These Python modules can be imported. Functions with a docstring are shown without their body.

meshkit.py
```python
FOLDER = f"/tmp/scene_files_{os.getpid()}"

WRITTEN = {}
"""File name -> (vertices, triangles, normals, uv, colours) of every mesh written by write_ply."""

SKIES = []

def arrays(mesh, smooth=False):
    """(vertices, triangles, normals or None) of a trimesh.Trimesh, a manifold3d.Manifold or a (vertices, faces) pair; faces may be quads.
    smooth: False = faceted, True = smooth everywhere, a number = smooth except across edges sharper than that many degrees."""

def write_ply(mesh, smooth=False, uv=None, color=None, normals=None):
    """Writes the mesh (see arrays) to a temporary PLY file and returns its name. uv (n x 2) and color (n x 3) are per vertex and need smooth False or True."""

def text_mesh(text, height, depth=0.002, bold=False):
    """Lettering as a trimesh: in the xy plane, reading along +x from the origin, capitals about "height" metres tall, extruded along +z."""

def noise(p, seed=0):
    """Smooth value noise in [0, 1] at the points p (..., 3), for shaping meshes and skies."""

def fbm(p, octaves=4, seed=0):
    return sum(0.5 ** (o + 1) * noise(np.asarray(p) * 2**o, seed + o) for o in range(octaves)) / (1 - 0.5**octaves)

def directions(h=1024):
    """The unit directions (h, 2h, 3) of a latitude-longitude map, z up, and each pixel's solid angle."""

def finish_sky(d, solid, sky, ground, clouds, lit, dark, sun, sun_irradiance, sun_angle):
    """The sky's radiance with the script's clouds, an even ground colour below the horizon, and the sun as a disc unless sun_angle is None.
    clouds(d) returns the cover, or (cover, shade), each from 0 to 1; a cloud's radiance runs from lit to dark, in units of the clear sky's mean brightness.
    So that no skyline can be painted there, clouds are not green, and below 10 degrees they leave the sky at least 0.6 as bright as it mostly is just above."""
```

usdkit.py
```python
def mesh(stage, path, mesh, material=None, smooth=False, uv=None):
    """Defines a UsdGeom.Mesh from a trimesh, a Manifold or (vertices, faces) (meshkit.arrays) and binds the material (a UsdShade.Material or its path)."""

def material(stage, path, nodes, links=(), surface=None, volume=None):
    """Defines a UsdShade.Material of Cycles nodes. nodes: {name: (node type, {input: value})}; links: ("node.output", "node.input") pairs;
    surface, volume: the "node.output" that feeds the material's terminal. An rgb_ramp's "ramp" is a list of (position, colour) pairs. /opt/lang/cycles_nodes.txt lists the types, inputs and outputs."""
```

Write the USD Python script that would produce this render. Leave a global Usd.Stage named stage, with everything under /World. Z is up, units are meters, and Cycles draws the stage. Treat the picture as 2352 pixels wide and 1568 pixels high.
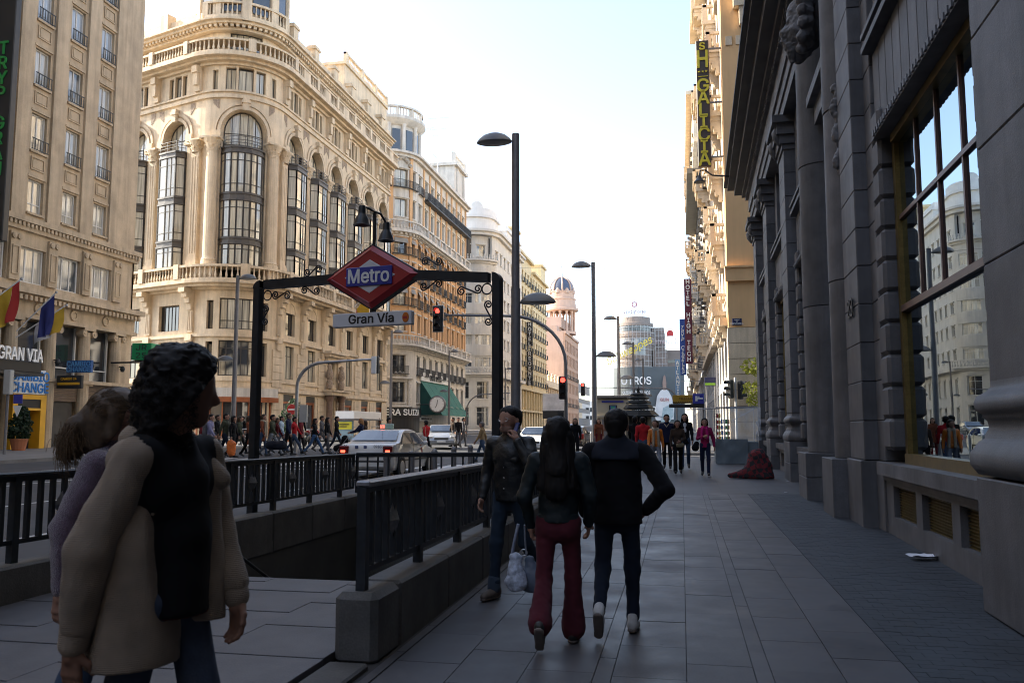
import math, random
import numpy as np
import trimesh, usdkit, meshkit
from pxr import Gf, Sdf, Usd, UsdGeom, UsdLux, UsdShade, Vt

stage = Usd.Stage.CreateInMemory()
UsdGeom.SetStageUpAxis(stage, 'Z'); UsdGeom.SetStageMetersPerUnit(stage, 1.0)
UsdGeom.Xform.Define(stage, '/World'); UsdGeom.Scope.Define(stage, '/World/Looks')
rnd = random.Random(7); rng = np.random.default_rng(7)
PI = math.pi

# ---------------------------------------------------------------- camera, sky, sun, exposure
EYE = np.array([0.0, 0.0, 1.62]); YAW = math.radians(11.25); PITCH = math.radians(5.8)
FWD = np.array([-math.sin(YAW)*math.cos(PITCH), math.cos(YAW)*math.cos(PITCH), math.sin(PITCH)])
RGT = np.array([math.cos(YAW), math.sin(YAW), 0.0]); UPV = np.cross(RGT, FWD)
cam = UsdGeom.Camera.Define(stage, '/World/camera')
cam.AddTransformOp().Set(Gf.Matrix4d(*RGT, 0, *UPV, 0, *(-FWD), 0, *EYE, 1))
cam.CreateHorizontalApertureAttr(36.0); cam.CreateVerticalApertureAttr(36.0*682/1024)
cam.CreateFocalLengthAttr(36.0*1950/2352); cam.CreateClippingRangeAttr((0.05, 5000.0))
cam.CreateFStopAttr(4.5); cam.CreateFocusDistanceAttr(15.0)
cam.CreateExposureAttr(1.62)
SUN_EL = math.radians(31.0); SUN_AZ = math.radians(-82.0)      # azimuth from +y towards +x
SUN = np.array([math.sin(SUN_AZ)*math.cos(SUN_EL), math.cos(SUN_AZ)*math.cos(SUN_EL), math.sin(SUN_EL)])
sky = UsdLux.DomeLight.Define(stage, '/World/sky')
skym = usdkit.material(stage, '/World/Looks/sky_air', {
    'h': ('hsv', {'saturation': .8, 'value': 1.02}), 't': ('sky_texture', {'sky_type': 'single_scattering', 'sun_disc': False, 'sun_elevation': SUN_EL, 'sun_rotation': SUN_AZ, 'air_density': 1.0, 'aerosol_density': 1.9, 'ozone_density': 1.0, 'altitude': 650.0}),
    'b': ('background_shader', {'strength': 0.15})}, [('t.color', 'h.color'), ('h.color', 'b.color')], surface='b.background')
UsdShade.MaterialBindingAPI.Apply(sky.GetPrim()).Bind(skym)
sky.GetPrim().SetCustomDataByKey('kind', 'structure'); sky.GetPrim().SetCustomDataByKey('label', 'pale clear daytime sky over the avenue')
sun = UsdLux.DistantLight.Define(stage, '/World/sun')
zx = SUN; xx = np.cross([0, 0, 1.0], zx); xx /= np.linalg.norm(xx); yx = np.cross(zx, xx)
sun.AddTransformOp().Set(Gf.Matrix4d(*xx, 0, *yx, 0, *zx, 0, 0, 0, 80, 1))
sun.CreateIntensityAttr(1.25); sun.CreateAngleAttr(0.5); sun.CreateColorAttr((1.0, 0.91, 0.76)); sun.CreateNormalizeAttr(True)

SLOPE = 0.0075                                                    # the avenue climbs gently away from the camera
def gz(y, x=0.): return SLOPE*y+.022*min(max(0., -9.-x), 9.)      # and rises a little towards its left side
def ray(u, v): return FWD + RGT*(u-1176.)/1950. - UPV*(v-784.)/1950.
def ground(u, v):
    r = ray(u, v); return EYE + r*(EYE[2]/(SLOPE*r[1]-r[2]))

# ---------------------------------------------------------------- helpers
JOINED = {'bracket', 'portal_entablature', 'lantern_drum', 'small_lettering', 'core_wall', 'poster_lines', 'lattice', 'end_wall', 'shop_interior', 'window_trim', 'balcony_rail', 'roof_rail', 'cornice', 'door_lintel', 'shop_mullion', 'parapet', 'spandrel_carving', 'roof_turret', 'roof_storey', 'upper_jamb', 'carved_frame', 'support', 'arm', 'lower_cornice', 'far_tower', 'tower_balustrade', 'window_row', 'mast', 'door_trim', 'hand', 'lower_rail', 'hood', 'blue_board', 'symbol', 'bay_railing'}
WARP = {}; LOOK = {}; COUNT = {}; OFF = {}
def look(name, nodes, links, surface):
    LOOK[name] = usdkit.material(stage, '/World/Looks/'+name, nodes, links, surface=surface); return LOOK[name]
def M(name, col=(.5, .5, .5), rough=.7, metal=0., spec=.5, var=.18, scale=1.2, bump=0., bscale=40., stain=0., rnd_=0., emit=None, coat=0., sheen=0.):
    """A procedural surface: colour with two sizes of mottling, optional streaky stains and fine relief."""
    if name in LOOK: return LOOK[name]
    P = {'roughness': rough, 'metallic': metal, 'specular_ior_level': spec}
    if coat: P['coat_weight'] = coat
    if sheen: P['sheen_weight'] = sheen
    if emit: P['emission_color'] = emit[0]; P['emission_strength'] = emit[1]
    n = {'g': ('geometry', {}), 'p': ('principled_bsdf', P),
         'n1': ('noise_texture', {'scale': scale, 'detail': 5., 'roughness': .62}), 'n2': ('noise_texture', {'scale': bscale, 'detail': 3.}),
         'm1': ('map_range', {'from_min': .3, 'from_max': .7, 'to_min': 1-var, 'to_max': 1+var*.7}),
         'm2': ('map_range', {'from_min': .25, 'from_max': .75, 'to_min': 1-var*.6, 'to_max': 1+var*.5}),
         'mu': ('math', {'math_type': 'multiply'}), 'vm': ('vector_math', {'math_type': 'scale', 'vector1': col})}
    l = [('g.position', 'n1.vector'), ('g.position', 'n2.vector'), ('n1.fac', 'm1.value'), ('n2.fac', 'm2.value'), ('m1.result', 'mu.value1'), ('m2.result', 'mu.value2')]
    last = 'mu.value'
    if stain:
        n['mp'] = ('mapping', {'scale': (1.6, 1.6, .12)}); n['n3'] = ('noise_texture', {'scale': 1., 'detail': 6., 'roughness': .7})
        n['m3'] = ('map_range', {'from_min': .42, 'from_max': .66, 'to_min': 1., 'to_max': 1-stain, 'clamp': True}); n['mu3'] = ('math', {'math_type': 'multiply'})
        l += [('g.position', 'mp.vector'), ('mp.vector', 'n3.vector'), ('n3.fac', 'm3.value'), ('m3.result', 'mu3.value1'), (last, 'mu3.value2')]; last = 'mu3.value'
    if rnd_:
        n['oi'] = ('object_info', {}); n['m4'] = ('map_range', {'to_min': 1-rnd_, 'to_max': 1+rnd_}); n['mu4'] = ('math', {'math_type': 'multiply'})
        l += [('oi.random', 'm4.value'), ('m4.result', 'mu4.value1'), (last, 'mu4.value2')]; last = 'mu4.value'
    l += [(last, 'vm.scale'), ('vm.vector', 'p.base_color')]
    if bump:
        n['b'] = ('bump', {'strength': min(1., bump), 'distance': .02*bump}); l += [('n2.fac', 'b.height'), ('b.normal', 'p.normal')]
    return look(name, n, l, 'p.BSDF')
def PANE(name, dark, light, share, rough=.04, spec=.9):
    """Window glass with what hangs right behind it: a dark room or a pale curtain with folds, differing from window to window."""
    n = {'g': ('geometry', {}), 'oi': ('object_info', {}), 'mp': ('mapping', {'scale': (9., 9., .35)}), 'nz': ('noise_texture', {'scale': 1., 'detail': 3.}),
         'nb': ('noise_texture', {'scale': .55, 'detail': 1.}), 'ad': ('math', {'math_type': 'add'}), 'rp': ('map_range', {'from_min': 1.0-share-.03, 'from_max': 1.0-share+.03, 'to_min': 0., 'to_max': 1., 'clamp': True}),
         'fo': ('map_range', {'from_min': .3, 'from_max': .7, 'to_min': .45, 'to_max': 1.1}), 'vm': ('vector_math', {'math_type': 'scale', 'vector1': light}), 'mx': ('mix', {'color1': dark}),
         'wb': ('noise_texture', {'scale': .8, 'detail': 0.}), 'bp': ('bump', {'strength': .05, 'distance': .05}),
         'p': ('principled_bsdf', {'roughness': rough, 'specular_ior_level': spec, 'coat_weight': .6, 'coat_roughness': .02})}
    n['sb'] = ('math', {'math_type': 'multiply_add', 'value2': .5, 'value3': .0}); n['hf'] = ('math', {'math_type': 'multiply', 'value2': .5})
    l = [('g.position', 'mp.vector'), ('mp.vector', 'nz.vector'), ('g.position', 'nb.vector'), ('nb.fac', 'sb.value1'), ('oi.random', 'hf.value1'), ('sb.value', 'ad.value1'), ('hf.value', 'ad.value2'),
         ('ad.value', 'rp.value'), ('nz.fac', 'fo.value'), ('fo.result', 'vm.scale'), ('rp.result', 'mx.fac'), ('vm.vector', 'mx.color2'), ('mx.color', 'p.base_color'),
         ('g.position', 'wb.vector'), ('wb.fac', 'bp.height'), ('bp.normal', 'p.normal')]
    return look(name, n, l, 'p.BSDF')

def nums(parent, name):
    k = COUNT.get((parent, name), 0); COUNT[(parent, name)] = k+1
    return name if k == 0 else '%s_%03d' % (name, k)
def tag(path, label=None, cat=None, group=None, kind=None):
    p = stage.GetPrimAtPath(path)
    for k, v in (('label', label), ('category', cat), ('group', group), ('kind', kind)):
        if v: p.SetCustomDataByKey(k, v)
    return path
def thing(name, label, cat, loc=(0, 0, 0), group=None, kind=None):
    path = '/World/'+nums('/World', name); x = UsdGeom.Xform.Define(stage, path); x.AddTranslateOp().Set(Gf.Vec3d(*map(float, loc)))
    OFF[path] = np.array(loc, float); return tag(path, label, cat, group, kind)
def dup(src, loc, label=None, rotz=0., group=None):
    was = stage.GetPrimAtPath(src).GetCustomData(); name = src.split('/')[-1]
    path = '/World/'+nums('/World', name); x = UsdGeom.Xform.Define(stage, path); p = x.GetPrim()
    p.GetReferences().AddInternalReference(src); p.SetInstanceable(True)
    x.ClearXformOpOrder(); x.AddTranslateOp().Set(Gf.Vec3d(*map(float, loc)))
    if rotz: x.AddRotateZOp().Set(math.degrees(rotz))
    OFF[path] = np.array(loc, float); return tag(path, label or was['label'], was['category'], group or was.get('group'))
def normals(v, f):
    n = np.zeros_like(v); q = np.cross(v[f[:, 1]]-v[f[:, 0]], v[f[:, 2]]-v[f[:, 0]])
    for k in range(3):
        for c in range(3): n[:, c] += np.bincount(f[:, k], q[:, c], len(v))
    L = np.linalg.norm(n, axis=1, keepdims=True); return np.where(L > 0, n/np.maximum(L, 1e-20), [0, 0, 1.])
def put(path, v, f, mat, smooth=False):
    m = UsdGeom.Mesh.Define(stage, path)
    m.CreatePointsAttr(Vt.Vec3fArray.FromNumpy(np.ascontiguousarray(v, np.float32)))
    m.CreateFaceVertexCountsAttr(Vt.IntArray.FromNumpy(np.full(len(f), 3, np.int32)))
    m.CreateFaceVertexIndicesAttr(Vt.IntArray.FromNumpy(np.ascontiguousarray(f, np.int32).ravel()))
    m.CreateSubdivisionSchemeAttr('none')
    if smooth:
        m.CreateNormalsAttr(Vt.Vec3fArray.FromNumpy(normals(np.asarray(v, float), f).astype(np.float32))); m.SetNormalsInterpolation('vertex')
    UsdShade.MaterialBindingAPI.Apply(m.GetPrim()).Bind(mat)
def obj(name, mb, mat, parent='/World', smooth=False, label=None, cat=None, group=None, kind=None):
    """Writes a mesh builder (or (v, f)) as ONE mesh under parent, in world coordinates less the parent's own offset."""
    v, f = mb.arrays() if isinstance(mb, MB) else mb
    if len(f) == 0: return None
    if kind is None and name in JOINED: kind = 'stuff'
    if parent in WARP: v = WARP[parent](np.array(v, float))
    path = parent+'/'+nums(parent, name); off = OFF.get(parent, np.zeros(3)); OFF[path] = off
    put(path, np.asarray(v)-off, np.asarray(f), mat, smooth)
    return tag(path, label, cat, group, kind)

class Path:
    """A wall line on plan: straight lines and arcs; a point (s, d, z) lies s along it and d in front of it."""
    def __init__(self, p0, ang, s0=0.):
        self.seg = []; self.p = np.array(p0, float); self.a = ang; self.s = s0; self.arcs = []
    def line(self, L): self.seg.append(('L', self.s, self.p.copy(), self.a, L)); self.p = self.p+L*np.array([math.cos(self.a), math.sin(self.a)]); self.s += L; return self
    def arc(self, r, turn):
        c = self.p+r*math.copysign(1, turn)*np.array([-math.sin(self.a), math.cos(self.a)])
        L = r*abs(turn); self.seg.append(('A', self.s, c, self.a, r, turn)); self.arcs.append((self.s, self.s+L))
        self.a += turn; self.p = c-r*math.copysign(1, turn)*np.array([-math.sin(self.a), math.cos(self.a)]); self.s += L; return self
    def map(self, v):
        out = np.empty_like(v); s, d = v[:, 0], v[:, 1]; out[:, 2] = v[:, 2]
        for i, g in enumerate(self.seg):
            lo = -1e9 if i == 0 else g[1]; hi = 1e9 if i == len(self.seg)-1 else self.seg[i+1][1]
            m = (s >= lo) & (s < hi) if i < len(self.seg)-1 else (s >= lo)
            if not m.any(): continue
            t, dd = s[m]-g[1], d[m]
            if g[0] == 'L':
                c, n = math.cos(g[3]), math.sin(g[3]); out[m, 0] = g[2][0]+t*c+dd*n; out[m, 1] = g[2][1]+t*n-dd*c
            else:
                k = math.copysign(1, g[5]); a = g[3]+k*t/g[4]; R = g[4]*k+dd
                out[m, 0] = g[2][0]+np.sin(a)*R; out[m, 1] = g[2][1]-np.cos(a)*R
        return out
class MB:
    def __init__(self, path=None): self.v = []; self.f = []; self.n = 0; self.path = path
    def add(self, v, f): self.v.append(np.asarray(v, float)); self.f.append(np.asarray(f, int)+self.n); self.n += len(v); return self
    def arrays(self):
        if not self.v: return np.zeros((0, 3)), np.zeros((0, 3), int)
        v = np.vstack(self.v); f = np.vstack(self.f); return (self.path.map(v) if self.path else v), f
    def mesh(self, tm, T=None):
        v = np.array(tm.vertices)
        if T is not None: v = T(v)
        return self.add(v, np.array(tm.faces))
    def box(self, x0, x1, y0, y1, z0, z1, seg=None):
        if seg is None:
            seg = 1
            if self.path:
                for a, b in self.path.arcs:
                    if x1 > a and x0 < b: seg = max(seg, int(math.ceil((x1-x0)/.55)))
        xs = np.linspace(x0, x1, seg+1); r = np.array([[y0, z0], [y1, z0], [y1, z1], [y0, z1]])
        v = np.array([[x, *q] for x in xs for q in r]); f = []
        for i in range(seg):
            for k in range(4):
                a, b, c, d = 4*i+k, 4*i+(k+1) % 4, 4*i+4+(k+1) % 4, 4*i+4+k; f += [[a, d, c], [a, c, b]]
        e = 4*seg; f += [[0, 1, 2], [0, 2, 3], [e, e+2, e+1], [e, e+3, e+2]]
        return self.add(v, f)
    def cham(self, x0, x1, y0, y1, z0, z1, c=.01):
        """A box with its twelve edges chamfered."""
        X, Y, Z = (x0, x1), (y0, y1), (z0, z1); v = []; idx = {}
        for i in (0, 1):
            for j in (0, 1):
                for k in (0, 1):
                    sx, sy, sz = 1-2*i, 1-2*j, 1-2*k; p = np.array([X[i], Y[j], Z[k]])
                    for ax, q in enumerate(((0, c*sy, c*sz), (c*sx, 0, c*sz), (c*sx, c*sy, 0))): idx[(i, j, k, ax)] = len(v); v.append(p+q)
        h = trimesh.convex.convex_hull(np.array(v)) if False else None
        f = []
        def quad(a, b, cc, d): f.append([a, b, cc]); f.append([a, cc, d])
        for ax in range(3):
            o1, o2 = [a for a in range(3) if a != ax]
            for s in (0, 1):
                q = []
                for (a, b) in ((0, 0), (1, 0), (1, 1), (0, 1)):
                    t = [0, 0, 0]; t[ax] = s; t[o1] = a; t[o2] = b; q.append(idx[(*t, ax)])
                quad(*q)
            for a in (0, 1):
                for b in (0, 1):
                    t0 = [0, 0, 0]; t0[o1] = a; t0[o2] = b; t1 = list(t0); t1[ax] = 1
                    quad(idx[(*t0, o1)], idx[(*t1, o1)], idx[(*t1, o2)], idx[(*t0, o2)])
        for i in (0, 1):
            for j in (0, 1):
                for k in (0, 1): f.append([idx[(i, j, k, 0)], idx[(i, j, k, 1)], idx[(i, j, k, 2)]])
        return self.add(v, f)
    def quad(self, a, b, c, d): return self.add([a, b, c, d], [[0, 1, 2], [0, 2, 3]])
    def tube(self, pts, r, sides=8, caps=True):
        p = np.asarray(pts, float); n = len(p); r = np.broadcast_to(np.asarray(r, float), (n,))
        t = np.gradient(p, axis=0) if n > 2 else np.repeat([p[-1]-p[0]], n, 0); t = t/(np.linalg.norm(t, axis=1, keepdims=True)+1e-12)
        ref = np.array([0, 0, 1.]) if abs(t[0, 2]) < .9 else np.array([1., 0, 0]); A = np.cross(t[0], ref); A /= np.linalg.norm(A); As = [A]
        for i in range(1, n):
            A = As[-1]-t[i]*(As[-1]@t[i]); As.append(A/(np.linalg.norm(A)+1e-12))
        As = np.array(As); Bs = np.cross(t, As); an = (np.arange(sides)+.5)*2*PI/sides
        v = (p[:, None]+r[:, None, None]*(np.cos(an)[None, :, None]*As[:, None]+np.sin(an)[None, :, None]*Bs[:, None])).reshape(-1, 3); f = []
        i, j = np.meshgrid(np.arange(n-1), np.arange(sides), indexing='ij'); a = i*sides+j; b = i*sides+(j+1) % sides
        f = np.vstack([np.stack([a, b, b+sides], -1).reshape(-1, 3), np.stack([a, b+sides, a+sides], -1).reshape(-1, 3)]); self.add(v, f)
        if caps:
            for e, base in ((0, 0), (n-1, (n-1)*sides)): self.add(v[base:base+sides], [[0, k, k+1] for k in range(1, sides-1)])
        return self
    def lathe(self, prof, c=(0, 0, 0), sides=16, a0=0., a1=2*PI, sx=1., sy=1.):
        """Profile of (radius, height) turned about the vertical through c; sharp corners of the profile stay sharp."""
        pr = [np.array(q, float) for q in prof]; q = [pr[0]]
        for i in range(1, len(pr)-1):
            q.append(pr[i]); u, w = pr[i]-pr[i-1], pr[i+1]-pr[i]
            if np.dot(u, w) < .75*np.linalg.norm(u)*np.linalg.norm(w): q.append(None); q.append(pr[i])
        q.append(pr[-1]); full = abs(a1-a0-2*PI) < 1e-6; an = np.linspace(a0, a1, sides+1); runs, cur = [], []
        for k in q:
            if k is None: runs.append(cur); cur = []
            else: cur.append(k)
        runs.append(cur)
        for run in runs:
            m = len(run); v = np.array([[c[0]+k[0]*math.cos(a)*sx, c[1]+k[0]*math.sin(a)*sy, c[2]+k[1]] for k in run for a in an]); f = []
            for i in range(m-1):
                for j in range(sides):
                    a, b = i*(sides+1)+j, i*(sides+1)+j+1; f += [[a, b, b+sides+1], [a, b+sides+1, a+sides+1]]
            if f: self.add(v, f)
        return self
    def prism(self, poly, h0, h1, T=lambda p, h: np.column_stack([p, np.full(len(p), h)])):
        """A plane outline (list of (x, y)) given thickness from h0 to h1; T places it."""
        from shapely.geometry import Polygon
        tm = trimesh.creation.extrude_polygon(poly if hasattr(poly, 'exterior') else Polygon(poly), 1.0, engine='earcut'); v = np.array(tm.vertices)
        w = np.empty_like(v); lo = v[:, 2] < .5
        w[lo] = T(v[lo, :2], h0); w[~lo] = T(v[~lo, :2], h1); return self.add(w, np.array(tm.faces))
_text = {}
def text(mb, s, h, origin, ax, up, depth=.02, bold=True, center=True, shear=0., stretch=1.):
    """Raised lettering: ax reading direction, up its upright."""
    k = (s, round(h, 4), depth, bold)
    if k not in _text:
        tm = meshkit.text_mesh(s, h, depth, bold); _text[k] = (np.array(tm.vertices), np.array(tm.faces))
    v, f = _text[k]; v = v.copy(); v[:, 0] = (v[:, 0]+v[:, 1]*shear)*stretch
    if center: v[:, 0] -= (v[:, 0].min()+v[:, 0].max())/2
    ax, up = np.array(ax, float), np.array(up, float); nz = np.cross(ax, up)
    return mb.add(np.array(origin)+v[:, :1]*ax+v[:, 1:2]*up+v[:, 2:]*nz, f)
def wall(mb, s0, s1, z0, z1, opens, d0, d1):
    """A wall slab from s0 to s1 with rectangular openings (a, b, zb, zt) left out."""
    zs = sorted({z0, z1} | {min(max(z, z0), z1) for o in opens for z in o[2:4]})
    for a, b in zip(zs, zs[1:]):
        if b-a < 1e-4: continue
        cuts = sorted((o[0], o[1]) for o in opens if o[2] < b-1e-5 and o[3] > a+1e-5); x = s0
        for c, d in cuts:
            if c > x+1e-4: mb.box(x, c, d0, d1, a, b)
            x = max(x, d)
        if x < s1-1e-4: mb.box(x, s1, d0, d1, a, b)
def arch(mb, c, r, zs, ztop, d0, d1, half=None, n=14):
    """The wall over a round arch of radius r springing at zs, up to ztop, from c-half to c+half."""
    half = half or r
    a = np.linspace(PI, 0, n+1); xs, zz = c+r*np.cos(a), zs+r*np.sin(a)
    for i in range(n):
        x0, x1, za, zb = xs[i], xs[i+1], zz[i], zz[i+1]
        v = [[x0, d1, za], [x1, d1, zb], [x1, d1, ztop], [x0, d1, ztop], [x0, d0, za], [x1, d0, zb]]; mb.add(v, [[0, 1, 2], [0, 2, 3], [4, 5, 1], [4, 1, 0]])
    if half > r: mb.box(c-half, c-r, d0, d1, zs, ztop); mb.box(c+r, c+half, d0, d1, zs, ztop)
def ring(mb, c, r0, r1, zs, d0, d1, a0=0., a1=PI, n=18):
    """A moulded ring round an arch, from radius r0 to r1."""
    a = np.linspace(a0, a1, n+1); v = []
    for t in a:
        for r, d in ((r0, d0), (r0, d1), (r1, d1), (r1, d0)): v.append([c+r*math.cos(t), d, zs+r*math.sin(t)])
    f = []
    for i in range(n):
        for k in range(4):
            p, q = 4*i+k, 4*i+(k+1) % 4; f += [[p, q, q+4], [p, q+4, p+4]]
    return mb.add(v, f)
def window(parent, path, s, z, w, h, d, nm=2, tr=(.72,), fm=None, pm=None, fw=.07, arched=False, name='window', fd=.08, label=None):
    """A window: a frame with its bars (the part) and its glass (the sub-part)."""
    mb = MB(path); a, b = s-w/2, s+w/2; zt = z+h
    mb.box(a, a+fw, d-fd, d, z, zt); mb.box(b-fw, b, d-fd, d, z, zt); mb.box(a+fw, b-fw, d-fd, d, z, z+fw)
    if not arched: mb.box(a+fw, b-fw, d-fd, d, zt-fw, zt)
    else: ring(mb, s, w/2-fw, w/2, zt, d-fd, d, n=10)
    for i in range(1, nm): x = a+w*i/nm; mb.box(x-fw*.45, x+fw*.45, d-fd, d-.01, z+fw, (zt-fw) if not arched else zt+math.sqrt(max(0, (w/2)**2-(x-s)**2))-fw*.5)
    for t in tr: mb.box(a+fw, b-fw, d-fd, d-.015, z+h*t-fw*.4, z+h*t+fw*.4)
    f = obj(name, mb, fm, parent, label=label); g = MB(path); xs = np.linspace(a+fw*.5, b-fw*.5, max(2, int(w/.6)+1)); top = []
    if arched: xs = s+(w/2-fw*.5)*np.cos(np.linspace(PI, 0, 13))
    for x0, x1 in zip(xs, xs[1:]):
        t0, t1 = (zt-fw*.5,)*2 if not arched else [zt+math.sqrt(max(0, (w/2-fw*.5)**2-(x-s)**2)) for x in (x0, x1)]
        g.quad([x0, d-fd*.6, z+fw*.5], [x1, d-fd*.6, z+fw*.5], [x1, d-fd*.6, t1], [x0, d-fd*.6, t0])
    obj('pane', g, pm, f); return f
def balusters(mb, a, b, z, h, d, gap=.34, r=.075):
    """A run of turned balusters along the wall line."""
    n = max(1, int((b-a)/gap)); p = np.array([[.6, 0], [1, .22], [.45, .6], [.7, 1.]])
    for i in range(n):
        s = a+(i+.5)*(b-a)/n; v = [[s+r*q[0]*dx, d+r*q[0]*dy, z+h*q[1]] for q in p for dx, dy in ((-1, -1), (1, -1), (1, 1), (-1, 1))]; f = []
        for k in range(3):
            for j in range(4): e, g = 4*k+j, 4*k+(j+1) % 4; f += [[e, g, g+4], [e, g+4, e+4]]
        mb.add(v, f)
def dentils(mb, a, b, z, h, d0, d1, gap=.4, w=.2):
    n = max(1, int((b-a)/gap))
    for i in range(n): s = a+(i+.5)*(b-a)/n; mb.box(s-w/2, s+w/2, d0, d1, z, z+h, seg=1)

# ---------------------------------------------------------------- distance-field modelling for people and soft things
def snets(D, o, h):
    """Smooth surface of a sampled distance field (surface nets)."""
    nx, ny, nz = D.shape; cs = (nx-1, ny-1, nz-1); N = cs[0]*cs[1]*cs[2]; acc = np.zeros((N, 3)); cnt = np.zeros(N); quads = []
    for ax in range(3):
        s0 = [slice(None)]*3; s1 = [slice(None)]*3; s0[ax] = slice(0, -1); s1[ax] = slice(1, None); d0, d1 = D[tuple(s0)], D[tuple(s1)]
        idx = np.argwhere((d0 < 0) != (d1 < 0))
        if not len(idx): continue
        a, b = d0[tuple(idx.T)], d1[tuple(idx.T)]; p = idx.astype(float); p[:, ax] += a/(a-b); o1, o2 = [k for k in range(3) if k != ax]; ids = []; ok = np.ones(len(idx), bool)
        for e1, e2 in ((0, 0), (-1, 0), (-1, -1), (0, -1)):
            c = idx.copy(); c[:, o1] += e1; c[:, o2] += e2; good = ((c >= 0) & (c < cs)).all(1); ok &= good
            q = np.where(good, (c[:, 0]*cs[1]+c[:, 1])*cs[2]+c[:, 2], 0); ids.append(q); w = good.astype(float); cnt += np.bincount(q, w, N)
            for k in range(3): acc[:, k] += np.bincount(q, p[:, k]*w, N)
        q = np.stack(ids, 1)[ok]; flip = (a < 0)[ok] ^ (ax == 1); q[flip] = q[flip][:, ::-1]; quads.append(q)
    used = np.flatnonzero(cnt > 0); rm = np.full(N, -1); rm[used] = np.arange(len(used)); v = acc[used]/cnt[used, None]*h+o
    if not quads: return np.zeros((0, 3)), np.zeros((0, 3), int)
    q = rm[np.vstack(quads)]; return v, np.vstack([q[:, [0, 1, 2]], q[:, [0, 2, 3]]])
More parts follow.
